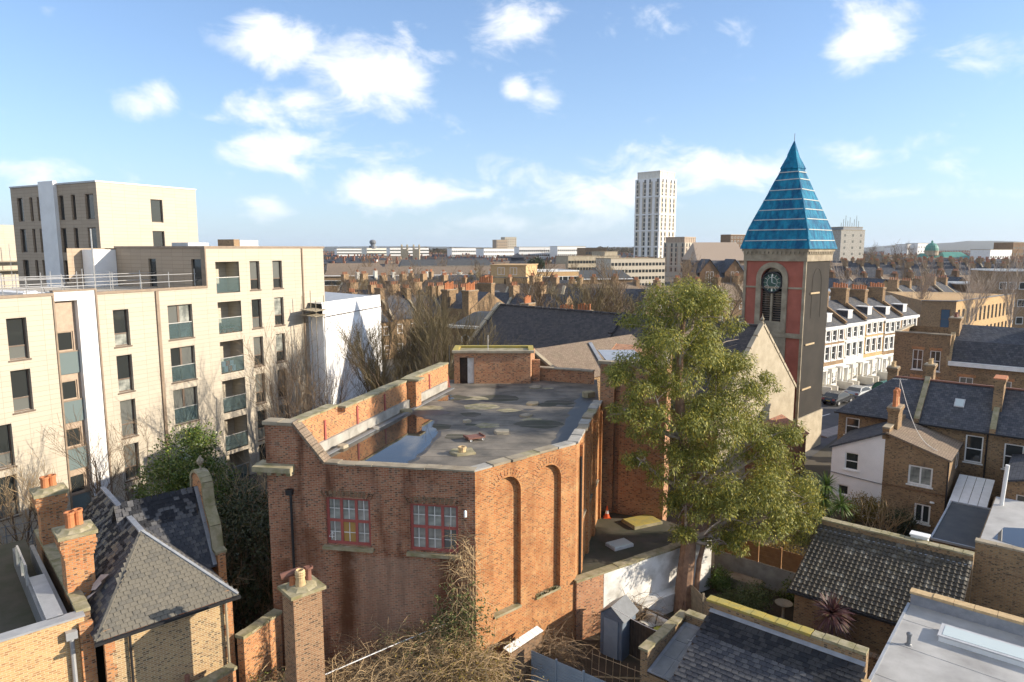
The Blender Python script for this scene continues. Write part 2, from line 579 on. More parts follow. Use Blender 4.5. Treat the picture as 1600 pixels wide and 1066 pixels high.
plain('hill_wood', (.055, .06, .052), .95, (.075, .072, .055), .004, coord='obj')
plain('bark', (.17, .125, .09), .9, (.10, .07, .05), 6.0, coord='obj', bump=.5)
plain('bark_euc', (.30, .185, .115), .85, (.17, .10, .065), 3.0, coord='obj', bump=.4)
plain('bark_pale', (.42, .35, .29), .85, (.28, .22, .17), 4.0, coord='obj')
plain('twig', (.21, .145, .085), .85, (.14, .095, .055), 2.0, coord='obj')
plain('twig_olive', (.20, .155, .075), .85, (.13, .10, .055), 2.0, coord='obj')
plain('twig_straw', (.46, .33, .18), .85, (.30, .205, .11), 3.0, coord='obj')
plain('tarp_white', (.86, .86, .86), .55, (.80, .80, .80), .6, spec=.4)
plain('net_grey', (.024, .021, .0175), .95, (.038, .032, .026), .5)
plain('batten', (.50, .52, .50), .6)
plain('cone_orange', (.75, .13, .03), .5)
plain('sofa_cushion', (.62, .60, .55), .8)
plain('cushion_green', (.36, .36, .06), .8)
plain('car_black', (.018, .02, .026), .2, spec=.6)
plain('car_silver', (.36, .37, .38), .25, metal=.5)
plain('rubber', (.02, .02, .02), .8)
plain('green_metal', (.02, .12, .09), .4)
plain('skylight_frame', (.52, .52, .52), .4)
plain('dome_green', (.10, .28, .22), .6, (.07, .22, .18), .2)
plain('hedge_inner', (.03, .04, .015), .9, coord='obj')
plain('stucco_pink', (.40, .125, .085), .85, (.31, .095, .065), .8, bump=.3)
plain('gold_tip', (.62, .50, .20), .5)
leafy('leaf_euc', (.10, .125, .026), (.25, .25, .05), (.50, .41, .06), trans=.22)
leafy('leaf_holly', (.045, .085, .016), (.12, .165, .03), (.24, .25, .05), rough=.35, trans=.12)
leafy('leaf_dark', (.022, .034, .012), (.045, .06, .02), (.08, .085, .03), rough=.45, trans=.12)
leafy('leaf_shrub', (.07, .10, .03), (.13, .15, .05), (.20, .19, .07))
leafy('leaf_autumn', (.16, .13, .03), (.22, .16, .035), (.30, .20, .03))
leafy('leaf_palm', (.055, .11, .02), (.11, .17, .035), (.2, .22, .06), trans=.15)
leafy('leaf_purple', (.075, .03, .035), (.11, .05, .05), (.20, .15, .08), trans=.15)
leafy('leaf_far', (.075, .06, .035), (.11, .085, .05), (.14, .11, .07), trans=0)

# blue sheeting round the spire: creases and sun-faded streaks
t = NT('tarp_blue')
v = t.obj()
t.set('Base Color', t.mix(t.ramp(t.noise(t.n('ShaderNodeMapping', ins={'Vector': v, 'Scale': (1.6, 1.6, .5)}).outputs[0], 1.4, 5, .6), .38, .66), (.003, .075, .165), (.010, .21, .335)))
t.set('Roughness', .7)
t.set('Specular IOR Level', .2)
t.bump(t.noise(v, 2.6, 5, .6), 1.0, .2)
# wrinkled white sheeting
t = M['tarp_white'].node_tree
b = t.nodes['Principled BSDF']
nb = t.nodes.new('ShaderNodeBump'); nn = t.nodes.new('ShaderNodeTexNoise'); tcx = t.nodes.new('ShaderNodeTexCoord')
nn.inputs['Scale'].default_value, nn.inputs['Detail'].default_value = .55, 5
nb.inputs['Strength'].default_value, nb.inputs['Distance'].default_value = .5, .25
t.links.new(tcx.outputs['Object'], nn.inputs['Vector']); t.links.new(nn.outputs['Fac'], nb.inputs['Height']); t.links.new(nb.outputs[0], b.inputs['Normal'])


def glass(name, c, rough=.04, spec=.6, c2=None):
    t = NT(name)
    if c2:
        t.set('Base Color', t.mix(t.ramp(t.noise(t.obj(), 1.2, 3), .4, .6), c, c2))
    else:
        t.set('Base Color', c)
    t.set('Roughness', rough)
    t.set('Specular IOR Level', spec)
    return t


glass('glass_dark', (.03, .034, .034), spec=.7)
glass('glass_grey', (.13, .135, .125), .12)
glass('glass_curtain', (.34, .35, .31), .3, .5, (.12, .13, .12))
glass('glass_teal', (.15, .19, .19), .08)
glass('glass_dirty', (.34, .33, .29), .4, .4, (.17, .165, .15))
glass('glass_board', (.36, .22, .07), .6, .2)
glass('glass_roof', (.52, .58, .56), .1, .6)
glass('glass_blue', (.04, .09, .16), .03, .9)
t = glass('glass_clear', (.24, .33, .33), .05)
_tr = t.n('ShaderNodeBsdfTransparent', ins={'Color': (.88, .92, .92, 1)})
_mx = t.n('ShaderNodeMixShader', ins={0: .84, 1: t.b.outputs[0], 2: _tr.outputs[0]})
t.t.links.new(_mx.outputs[0], t.t.nodes['Material Output'].inputs['Surface'])
glass('puddle', (.03, .027, .024), .015, .9)
glass('car_glass', (.02, .025, .03), .03, .8)
# wet felt: darker and glossier, edges fade with a noise

# ------------------------------------------------------------------ placing helpers
CP, SP = math.cos(PITCH), math.sin(PITCH)


def ray(px, py):
    u, v = (px - 800) / 1067.0, (533 - py) / 1067.0
    return Vector((u, CP + v * SP, -SP + v * CP))


def on(px, py, z):
    """point of the horizontal plane z that a survey sight through (px, py) meets"""
    d = ray(px, py)
    k = (z - 18) / d.z
    return Vector((d.x * k, d.y * k, z))


def at(px, py, y):
    """point at distance y on the same sight"""
    d = ray(px, py)
    k = y / d.y
    return Vector((d.x * k, y, 18 + d.z * k))


WC = {}


def window(parent, A, B, s0, s1, z0, z1, depth=.1, cols=1, rows=1, frame='paint_white', pane='glass_dark', bar=.06, fr=.07, sill=None, split=None, name='window', sillmat=None):
    """framed window set back in an opening of the wall A->B; each light is a pane of its own"""
    A2, B2 = Vector(A[:2]), Vector(B[:2])
    d = (B2 - A2).normalized()
    nin = Vector((-d.y, d.x))
    w, h = s1 - s0, z1 - z0
    rws = split or [k / rows for k in range(1, rows)]
    key = (round(w, 2), round(h, 2), cols, tuple(rws), frame, bar, fr, sill, sillmat)
    ys = [0] + [r * h for r in rws] + [h]
    if key not in WC:
        mb = MB()
        mb.box(0, fr, 0, .07, 0, h)
        mb.box(w - fr, w, 0, .07, 0, h)
        mb.box(fr, w - fr, .001, .069, 0, fr)
        mb.box(fr, w - fr, .001, .069, h - fr, h)
        for c in range(1, cols):
            x = w * c / cols
            mb.box(x - bar / 2, x + bar / 2, .005, .065, fr, h - fr)
        for y in ys[1:-1]:
            mb.box(fr, w - fr, .008, .062, y - bar / 2, y + bar / 2)
        if sill:
            mb.box(-.08, w + .08, -sill - depth, .05, -.09, -.003, 1)
        WC[key] = mb.mesh('window', [frame, sillmat or frame])
    p = A2 + d * s0 + nin * depth
    o = put(name, WC[key], parent, (p.x, p.y, z0), math.atan2(d.y, d.x))
    plist = pane if isinstance(pane, list) else [pane]
    k = 0
    for j in range(len(ys) - 1):
        for c in range(cols):
            pm = plist[k % len(plist)]
            k += 1
            x0, x1, y0, y1 = w * c / cols, w * (c + 1) / cols, ys[j], ys[j + 1]
            kk = ('pane', round(x1 - x0, 3), round(y1 - y0, 3), pm)
            if kk not in WC:
                mb = MB()
                mb.face([(0, 0, 0), (x1 - x0, 0, 0), (x1 - x0, 0, y1 - y0), (0, 0, y1 - y0)])
                WC[kk] = mb.mesh('pane', pm)
            put('pane', WC[kk], o, (x0, .045, y0))
    return o


def coping(parent, p, q, width, th, n, mat='stone', name='coping_stone', rnd=None, jit=.012, over=0.0):
    """a run of separate coping stones from p to q (centre line, underside)"""
    p, q = Vector(p), Vector(q)
    rnd = rnd or random.Random(5)
    L = (q - p).length
    d = (q - p) / L
    ang = math.atan2(d.y, d.x)
    cuts = [0.0]
    for k in range(n):
        cuts.append(cuts[-1] + rnd.uniform(.75, 1.25))
    cuts = [c * L / cuts[-1] for c in cuts]
    for k in range(n):
        a, b = p + d * (cuts[k] + .008), p + d * (cuts[k + 1] - .008)
        mb = MB()
        o1 = rnd.uniform(-jit, jit)
        half = width / 2 + over
        h = th * rnd.uniform(.85, 1.1)
        side = Vector((-d.y, d.x, 0)).normalized()
        c8 = []
        for e in (a, b):
            for s_, zz in ((-1, 0), (1, 0), (1, h), (-1, h)):
                c8.append(e + side * (half * s_ + o1) + Vector((0, 0, zz)))
        for q4 in ((0, 1, 2, 3), (7, 6, 5, 4), (0, 4, 5, 1), (1, 5, 6, 2), (2, 6, 7, 3), (3, 7, 4, 0)):
            mb.face([c8[i] for i in q4])
        mb.build(name, mat, parent)


def chimney_pot(mb, c, h=.6, r=.14, m=0):
    mb.lathe(c, [(r * 1.15, 0), (r * 1.15, .06), (r, .08), (r * .88, h * .8), (r * 1.08, h * .84), (r * 1.08, h * .95), (r * .9, h), (r * .7, h), (r * .7, h * .7)], 10, m)


def chimney(parent, x, y, w, d, z0, z1, pots, bm='brick_stock', potmat='terracotta', cap='stone', rz=0.0, name='chimney', poth=.6, corbel=True):
    mb = MB()
    mb.box(-w / 2, w / 2, -d / 2, d / 2, z0, z1 - .35)
    if corbel:
        mb.box(-w / 2 - .05, w / 2 + .05, -d / 2 - .05, d / 2 + .05, z1 - .35, z1 - .2)
        mb.box(-w / 2 - .1, w / 2 + .1, -d / 2 - .1, d / 2 + .1, z1 - .2, z1 - .05)
    else:
        mb.box(-w / 2 - .002, w / 2 + .002, -d / 2 - .002, d / 2 + .002, z1 - .35, z1 - .05)
    mb.box(-w / 2 - .07, w / 2 + .07, -d / 2 - .07, d / 2 + .07, z1 - .05, z1 + .03, 1)
    c = mb.build(name, [bm, cap], parent, (x, y, 0), rz)
    for i in range(pots):
        pm = MB()
        chimney_pot(pm, (0, 0, 0), poth * (1 + .12 * ((i * 7) % 3 - 1)))
        ax = w if w >= d else d
        off = (i - (pots - 1) / 2) * min(.36, ax / max(pots, 1))
        pm.build('chimney_pot', potmat, c, (off if w >= d else 0, 0 if w >= d else off, z1 + .03), smooth=False)
    return c


def pipe(parent, pts, r=.05, mat='iron_black', name='drainpipe', n=8):
    mb = MB()
    mb.tube(pts, r, n)
    return mb.build(name, mat, parent)


# ------------------------------------------------------------------ ground, roads
G_U, G_V = Vector((.766, -.643)), Vector((.643, .766))      # grid of the terraces on the right
GRZ = R(-40)


def gw(u, v):
    return (G_U.x * u + G_V.x * v, G_U.y * u + G_V.y * v)


T_V, T_W = Vector((.8, .6)), Vector((.6, -.8))               # street of white terrace


def tw(v, w):
    return (T_V.x * v + T_W.x * w, T_V.y * v + T_W.y * w)


mb = MB()
mb.face([(-9000, -60, 0), (9000, -60, 0), (9000, 9000, 0), (-9000, 9000, 0)])
struct(mb.build('ground', 'town_ground'))
mb = MB()
mb.face([(-40, 5, .02), (60, 5, .02), (60, 48, .02), (-40, 48, .02)])
struct(mb.build('garden_soil', 'soil'))
mb = MB()
mb.face([(*tw(57, -34.2), .05), (*tw(170, -34.2), .05), (*tw(170, -40.8), .05), (*tw(57, -40.8), .05)])
mb.face([(*gw(-26, 53.5), .046), (*gw(-17, 53.5), .046), (*gw(-17, 74), .046), (*gw(-26, 74), .046)])
struct(mb.build('road', 'asphalt'))
for k in range(2):
    mb = MB()
    w0, w1 = ((-40.8, -42.6), (-34.2, -32.6))[k]
    a, b, c, d = tw(62, w0), tw(170, w0), tw(170, w1), tw(62, w1)
    if k == 0:
        mb.prism([a, b, c, d], .0, .16)
    else:
        mb.prism([d, c, b, a], .0, .16)
    struct(mb.build('pavement', 'paving'))
mb = MB()
for v0 in range(64, 120, 5):
    mb.face([(*tw(v0, -37.4), .058), (*tw(v0 + 2.6, -37.4), .058), (*tw(v0 + 2.6, -37.55), .058), (*tw(v0, -37.55), .058)])
struct(mb.build('road_marking', 'road_paint'))

# ------------------------------------------------------------------ the brick hall
rh = random.Random(11)
HL = Vector((-1.44, 25.61, 0))
hall = thing('brick_hall', 'red brick flat-roofed hall with two arched recesses and ponded roof', 'building', HL)
FL, C1, C2, C3 = Vector((-10.05, 27.0)), Vector((-1.44, 25.61)), Vector((2.87, 29.4)), Vector((5.15, 37.95))
BLo, BLi = Vector((-4.3, 43.6)), Vector((-3.75, 43.5))
ZR = 9.28


def hl(p, z=None):
    """world to hall frame"""
    q = Vector((p[0] - HL.x, p[1] - HL.y))
    return (q.x, q.y) if z is None else (q.x, q.y, z)


w1 = (2.5, 4.4, 6.0, 8.0)
w2 = (6.05, 8.03, 5.98, 7.95)
mb = MB()
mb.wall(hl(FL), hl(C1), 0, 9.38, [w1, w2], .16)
hf = mb.build('front_wall', 'brick_shade_soot', hall)
mb = MB()
n1, n2 = (.93, 2.41, 3.0, 8.8), (3.28, 4.78, 3.0, 8.8)
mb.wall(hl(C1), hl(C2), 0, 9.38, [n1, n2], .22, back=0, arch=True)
mb.build('corner_wall', 'brick_lit_tan', hall)
sw = [(1.4, 2.5, 5.4, 8.1), (3.6, 4.7, 5.4, 8.1), (5.9, 7.0, 5.4, 8.1)]
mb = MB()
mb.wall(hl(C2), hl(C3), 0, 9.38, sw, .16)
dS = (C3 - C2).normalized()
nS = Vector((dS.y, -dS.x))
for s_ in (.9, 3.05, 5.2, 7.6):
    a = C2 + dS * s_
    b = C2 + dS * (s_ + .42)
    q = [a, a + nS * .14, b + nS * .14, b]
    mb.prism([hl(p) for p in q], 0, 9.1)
mb.build('side_wall', 'brick_lit_tan', hall)
for o in sw:
    window(hall, hl(C2), hl(C3), *o, depth=.12, cols=2, rows=3, frame='frame_red', pane=['glass_dirty', 'glass_dark'], bar=.05, sill=.1, sillmat='stone')
mb = MB()
mb.wall(hl((-4.3, 43.6)), hl(FL), 0, ZR)
mb.wall(hl((5.6, 45)), hl((-4.3, 45.2)), 0, ZR)
mb.build('rear_wall', 'brick_red', hall)
# flat roof
mb = MB()
mb.face([hl(p, ZR) for p in (FL + Vector((.3, .1)), C1 + Vector((0, .2)), C2 + Vector((-.2, 0)), C3 + Vector((-.2, 0)), Vector((5.7, 45)), Vector((-4.2, 45)))])
roof = mb.build('roof', 'felt', hall)
for k in range(15):                                    # lapped felt seams across the roof
    y = 28.0 + k * 1.02
    xa = -8.2 + (y - 28) * .30
    xb = min(5.0, -1.3 + (y - 25.9) * 1.13) if y < 29.5 else 2.6 + (y - 29.4) * .265
    sm = MB()
    p, q = hl((xa, y + rh.uniform(-.05, .05)), ZR), hl((xb, y - .12), ZR)
    sm.beam((p[0], p[1], ZR + .003), (q[0], q[1], ZR + .003), .06, .008)
    sm.build('felt_seam', 'felt', roof)
for k in range(26):                                    # darker mended patches and moss on the felt
    px_, py_ = rh.uniform(-5.5, 3.0), rh.uniform(30, 42.5)
    if px_ < -7.6 + (py_ - 28) * .32 or px_ > 2.0 + (py_ - 29.4) * .25 or (py_ < 33 and px_ < -4.5):
        continue
    sm = MB()
    r_ = rh.uniform(.25, 1.0)
    sm.face([hl((px_ + r_ * rh.uniform(.7, 1.2) * math.cos(a * .628) * 1.3, py_ + r_ * rh.uniform(.6, 1.1) * math.sin(a * .628)), ZR + .0035 + k * .0001) for a in range(10)])
    sm.build('felt_patch', rh.choice(['wet_felt', 'yard', 'yard', 'stone_moss']), roof)
# left parapet with inner skirting, piers and copings
Li0, Li1 = Vector((-8.72, 27.05)), Vector((-4.05, 42.6))
dl = (Li1 - Li0).normalized()
nl = Vector((-dl.y, dl.x))
mb = MB()
LW = (Li1 - Li0).length
Lo0, Lo1 = Li0 + nl * .5, Li1 + nl * .5
mb.wall(hl(Lo1), hl(Lo0), ZR - .5, 10.72)
for (a, b, top) in ((0, 3.05, 10.95), (3.05, 3.7, 10.55), (3.7, LW, 10.72)):
    q = [Li0 + dl * a, Li0 + dl * b, Li0 + dl * b + nl * .5, Li0 + dl * a + nl * .5]
    mb.prism([hl(p) for p in q], ZR - .1, top)
for s_ in (1.9, 4.7, 7.5, 13.2):                      # narrow joints with rain pipes
    q = [Li0 + dl * s_, Li0 + dl * s_ - nl * .05, Li0 + dl * (s_ + .12) - nl * .05, Li0 + dl * (s_ + .12)]
    mb.prism([hl(p) for p in reversed(q)], ZR, 10.6, 1)
q = [Li0 + dl * 10.3, Li0 + dl * 10.3 - nl * .5, Li0 + dl * 11.0 - nl * .5, Li0 + dl * 11.0]
mb.prism([hl(p) for p in reversed(q)], ZR, 10.75)
par = mb.build('parapet', ['brick_orange', 'frame_red'], hall)


def along(s_, off, z):
    p = Li0 + dl * s_ + nl * off
    return (p.x - HL.x, p.y - HL.y, z)


coping(par, along(0, .25, 10.95), along(3.05, .25, 10.95), .56, .1, 4, 'stone_moss', rnd=rh)
coping(par, along(3.7, .25, 10.72), along(10.25, .25, 10.72), .58, .1, 8, 'stone_moss', rnd=rh)
coping(par, along(11.0, .25, 10.75), along(LW, .25, 10.75), .58, .1, 6, 'stone_moss', rnd=rh)
coping(par, along(10.25, -.15, 10.78), along(11.05, -.15, 10.78), 1.1, .1, 1, 'stone_moss', rnd=rh)
for k in range(9):                                     # pale rendered skirting slabs
    a, b = k * 1.72 + .35, k * 1.72 + 2.03
    if 10.0 < (a + b) / 2 < 11.2:
        continue
    sm = MB()
    b = k * 1.72 + 2.055
    sm.beam(along(a, -.06, ZR + .22), along(b, -.06, ZR + .22), .12, .46 + rh.uniform(-.03, .03))
    sm.build('skirting_slab', 'concrete', par)
sm = MB()
sm.beam(along(.3, -.5, ZR + .03), along(15.8, -.5, ZR + .03), .2, .05)
sm.build('lead_gutter', 'steel_grey', par)
# raised front-left pier with sloping coping
dF = (C1 - FL).normalized()
nF = Vector((dF.y, -dF.x))


def fr(s_, out, z):
    p = FL + dF * s_ + nF * out
    return (p.x - HL.x, p.y - HL.y, z)


mb = MB()
prof = [(0, 9.38), (2.42, 9.38), (1.22, 10.92), (0, 10.92)]
mb.face([fr(s_, 0, z) for s_, z in prof])
mb.face([fr(s_, -.5, z) for s_, z in reversed(prof)])
for k in range(4):
    a, b = prof[k], prof[(k + 1) % 4]
    mb.face([fr(b[0], 0, b[1]), fr(a[0], 0, a[1]), fr(a[0], -.5, a[1]), fr(b[0], -.5, b[1])])
pier = mb.build('gable_pier', 'brick_shade_soot', hall)
coping(pier, fr(-.08, -.25, 10.92), fr(1.25, -.25, 10.92), .66, .13, 2, 'stone', rnd=rh)
for k in range(5):
    a, b = k / 5, (k + 1) / 5 - .015
    mb = MB()
    pa, pb = (lerp(1.2, 2.52, a), lerp(10.98, 9.36, a)), (lerp(1.2, 2.52, b), lerp(10.98, 9.36, b))
    c8 = []
    for q in (pa, pb):
        c8 += [fr(q[0], .08, q[1]), fr(q[0], -.55, q[1]), fr(q[0] + .05, -.55, q[1] + .1), fr(q[0] + .05, .08, q[1] + .1)]
    for q4 in ((0, 1, 2, 3), (7, 6, 5, 4), (0, 4, 5, 1), (1, 5, 6, 2), (2, 6, 7, 3), (3, 7, 4, 0)):
        mb.face([c8[i] for i in q4])
    mb.build('coping_stone', 'tile_brown', pier)
# stone string and projecting cornice at left
mb = MB()
mb.face([fr(-.4, .45, 9.26), fr(1.2, .45, 9.26), fr(1.2, 0, 9.3), fr(-.4, -.4, 9.3)])
c8 = [fr(-.4, .45, 9.05), fr(1.25, .45, 9.05), fr(1.25, .002, 9.05), fr(-.4, .002, 9.05), fr(-.4, .45, 9.26), fr(1.25, .45, 9.26), fr(1.25, .002, 9.3), fr(-.4, .002, 9.3)]
for q4 in ((0, 1, 5, 4), (1, 2, 6, 5), (3, 0, 4, 7), (4, 5, 6, 7), (3, 2, 1, 0)):
    mb.face([c8[i] for i in q4])
for k in range(4):
    s_ = -.25 + k * .42
    a, b = fr(s_, .3, 8.9), fr(s_ + .2, .004, 9.045)
    mb.beam(fr(s_ + .1, .32, 8.97), fr(s_ + .1, .0, 8.97), .18, .14)
corn = mb.build('cornice', 'stone_moss', hall)
# copings of front and corner walls
coping(hall, fr(2.5, -.2, 9.38), fr(8.72, -.2, 9.38), .5, .075, 9, 'stone', rnd=rh, jit=.05)
dc = (C2 - C1).normalized()
nc = Vector((dc.y, -dc.x))
for (a, b, m_, th) in ((0.0, .9, 'concrete', .07), (.95, 1.9, 'stone', .09), (1.92, 2.7, 'stone', .11), (2.72, 3.5, 'stone_moss', .08), (3.52, 4.6, 'stone', .1), (4.62, 5.7, 'concrete', .08)):
    p, q = C1 + dc * a - nc * .22, C1 + dc * b - nc * .22
    coping(hall, hl(p, 9.38), hl(q, 9.38), .5, th, 1, m_, rnd=rh, jit=.06)
for k in range(8):
    a, b = k * 1.08 + .1, k * 1.08 + 1.12
    p, q = C2 + dS * a - nS * .2, C2 + dS * b - nS * .2
    coping(hall, hl(p, 9.38), hl(q, 9.38), .5, rh.uniform(.07, .16), 1, rh.choice(['stone', 'concrete', 'stone_moss']), rnd=rh, jit=.08)
# windows, sills, brick arches
for (o, panes) in ((w1, ['glass_dirty', 'glass_board', 'glass_dirty', 'glass_curtain', 'glass_curtain', 'glass_dirty']), (w2, ['glass_dirty', 'glass_dirty', 'glass_grey', 'glass_dirty', 'glass_curtain', 'glass_dirty'])):
    wd = window(hall, hl(FL), hl(C1), *o, depth=.1, cols=3, rows=2, frame='frame_red', pane=panes, bar=.11, fr=.11)
    W_, H_ = o[1] - o[0], o[3] - o[2]
    for i in range(3):
        for j in range(2):
            mb = MB()
            cx_, cz_ = W_ * (i + .5) / 3, H_ * (j + .5) / 2
            mb.box(cx_ - .015, cx_ + .015, .025, .043, cz_ - H_ / 4 + .07, cz_ + H_ / 4 - .07)
            mb.box(cx_ - W_ / 6 + .07, cx_ + W_ / 6 - .07, .027, .042, cz_ - .015, cz_ + .015)
            mb.build('glazing_bar', 'paint_dirty', wd)
    mb = MB()
    p, q = fr(o[0] - .12, .05, o[2] - .1), fr(o[1] + .12, .05, o[2] - .1)
    mb.beam(p, q, .26, .14)
    mb.build('sill', 'stone_moss', hall)
    mb = MB()                                          # brick-on-edge arch over the window
    for k in range(13):
        s_ = lerp(o[0] - .05, o[1] + .05, k / 12)
        tilt = (k - 6) * .018
        z = o[3] + .02 + .05 * (1 - ((k - 6) / 6) ** 2)
        mb.beam(fr(s_, .012, z), fr(s_ + tilt, .012, z + .24), .13, .02)
    mb.build('brick_arch', 'brick_brown', hall)
mb = MB()
pn = fr(2.72, -.06, 6.22)
for (a, b) in (((0, .02), (0, .3)), ((0, .3), (-.12, .1)), ((-.12, .1), (.1, .1)), ((0, .3), (.07, .22))):
    mb.beam((pn[0] + a[0], pn[1] - .03, pn[2] + a[1]), (pn[0] + b[0], pn[1] - .03, pn[2] + b[1]), .03, .01)
mb.build('painted_mark', 'paint_white', hf)
for o in (n1, n2):                                     # recess sills
    mb = MB()
    a, b = C1 + dc * o[0] - nc * .1, C1 + dc * o[1] - nc * .1
    mb.beam(hl(a, 2.98), hl(b, 2.98), .34, .1)
    mb.build('sill', 'stone_moss', hall)
    mb = MB()
    r_, cs, cz = .74, (o[0] + o[1]) / 2, o[3] - .74
    for k in range(19):
        th = math.pi * k / 18
        for rr in (.1, .24):
            p = C1 + dc * (cs + math.cos(th) * (r_ + rr)) + nc * -.004
            p2 = C1 + dc * (cs + math.cos(th) * (r_ + rr + .1)) + nc * -.004
            mb.beam(hl(p, cz + math.sin(th) * (r_ + rr)), hl(p2, cz + math.sin(th) * (r_ + rr + .1)), .05, .02)
    stuff(mb.build('arch_ring', 'brick_red', hall))
pipe(hall, [fr(1.05, .09, .2), fr(1.05, .09, 7.9), fr(1.0, .02, 8.15)], .055)
mb = MB()
mb.box(-.13, .13, -.2, 0, 0, .22)
q = fr(1.02, .02, 8.05)
mb.build('rain_hopper', 'iron_black', hall, q, math.atan2(dF.y, dF.x))
q = C2 + dS * .75 + nS * .09
pipe(hall, [hl(q, 2.9), hl(q, 8.6)], .055)
mb = MB()
q = fr(8.35, .12, 7.55)
mb.lathe(q, [(.02, 0), (.06, .03), (.06, .25), (.02, .3)], 8)
mb.build('bulkhead_lamp', 'paint_white', hall)
mb = MB()
for k in range(40):                                    # rust-brown rain stain trickling from the broken gutter is in the brick; weeds on ledges
    s_ = rh.uniform(3.2, 4.6)
    p = C1 + dc * s_ + nc * .05
    x, y, z = hl(p, 3.02)
    a = rh.uniform(0, 6.28)
    mb.face([(x, y, z), (x + .1 * math.cos(a), y + .1 * math.sin(a), z + .06), (x + .12 * math.cos(a + .4), y + .12 * math.sin(a + .4), z + rh.uniform(.08, .2))])
mb.build('ledge_weeds', 'leaf_dark', hall)
# stair hut at the back
hx0, hx1, hy0, hy1, hz = -3.75, 1.2, 43.6, 45.9, 11.3
mb = MB()
mb.wall(hl((hx0, hy0)), hl((hx1, hy0)), ZR, hz, [(.35, 1.3, ZR, 11.0)], .3)
mb.wall(hl((hx1, hy0)), hl((hx1 + .35, hy1)), ZR, hz)
mb.wall(hl((hx1 + .35, hy1)), hl((hx0 + .3, hy1)), 0, hz)
mb.wall(hl((hx0 + .3, hy1)), hl((hx0, hy0)), 0, hz)
hut = mb.build('stair_hut', 'brick_red', hall)
mb = MB()
mb.box(0, 5.3, -.12, .25, 0, .14)
mb.build('hut_coping', 'stone', hut, hl((hx0 - .12, hy0), hz))
mb = MB()
mb.box(0, .38, 0, 2.3, .0, .14)
mb.box(4.95, 5.3, 0, 2.3, .0, .14)
mb.box(.38, 4.95, 1.95, 2.3, .001, .141)
mb.build('hut_kerb', 'moss_yellow', hut, hl((hx0 - .12, hy0 + .252), hz))
mb = MB()
mb.face([hl((hx0 + .2, hy0 + .2), hz + .02), hl((hx1, hy0 + .2), hz + .02), hl((hx1 + .2, hy1 - .3), hz + .02), hl((hx0 + .3, hy1 - .3), hz + .02)])
mb.build('hut_roof', 'stone_moss', hut)
mb = MB()
mb.box(0, .5, 0, .05, 0, 1.7)
mb.build('door', 'wood_dark', hut, hl((hx0 + .36, hy0 + .28), ZR))
mb = MB()
mb.box(0, .42, 0, .05, 0, 1.68)
mb.build('door_leaf', 'paint_dirty', hut, hl((hx0 + .87, hy0 + .1), ZR), .2)
mb = MB()
mb.tube([(0, 0, 0), (0, 0, 1.0)], .03, 6)
mb.build('vent_pipe', 'metal_pole', hut, hl((-1.55, 43.7), hz + .14))
mb = MB()
mb.tube([(0, 0, 0), (0, 0, 1.5)], .04, 6)
mb.build('flue', 'iron_black', hut, hl((-4.05, 43.5), 10.3))
# low back parapet right of the hut
mb = MB()
q = [(1.4, 44.9), (5.3, 43.3), (5.3, 43.65), (1.5, 45.25)]
mb.prism([hl(p) for p in q], ZR - .3, 10.1)
mb.box(*[1.35 - HL.x, 1.85 - HL.x], 44.3 - HL.y, 44.8 - HL.y, ZR, 10.7)
bp = mb.build('back_parapet', 'brick_red', hall)
coping(bp, hl((1.4, 45.06), 10.1), hl((5.3, 43.46), 10.1), .5, .09, 6, 'stone', rnd=rh)
# ponded water
for pts, nm in (([(507, 718), (600, 724), (639, 724), (663, 706), (684, 676), (678, 661), (662, 652), (640, 648), (616, 657), (560, 683), (520, 702)], 'puddle'),
                ([(912, 612), (925, 625), (920, 648), (900, 676), (884, 690), (866, 697), (862, 690), (880, 665), (896, 640), (903, 618)], 'puddle'),
                ([(672, 622), (690, 616), (706, 618), (700, 626), (680, 628)], 'puddle')):
    c = [on(x, y, ZR + .008) for x, y in pts]
    mb = MB()
    fine = []
    for k in range(len(c)):
        a, b = c[k], c[(k + 1) % len(c)]
        for j in range(5):
            p = a.lerp(b, j / 5)
            n_ = noise.noise(Vector((p.x * 1.7, p.y * 1.7, 3.1))) * .35
            fine.append((p.x + n_, p.y + n_ * .6, p.z))
    mb.face(fine)
    wm = 'wet_felt' if pts[0][0] == 912 else 'puddle'
    if wm == 'puddle':
        cx_, cy_ = sum(p[0] for p in fine) / len(fine), sum(p[1] for p in fine) / len(fine)
        rim = MB()
        rim.face([(cx_ + (p[0] - cx_) * 1.10 + .12 * noise.noise(Vector((p[0] * 3, p[1] * 3, 1))), cy_ + (p[1] - cy_) * 1.07 + .12 * noise.noise(Vector((p[0] * 3, p[1] * 3, 5))), p[2] - .004) for p in fine])
        struct(rim.build('wet_rim', 'wet_felt'))
    struct(mb.build(nm, wm))
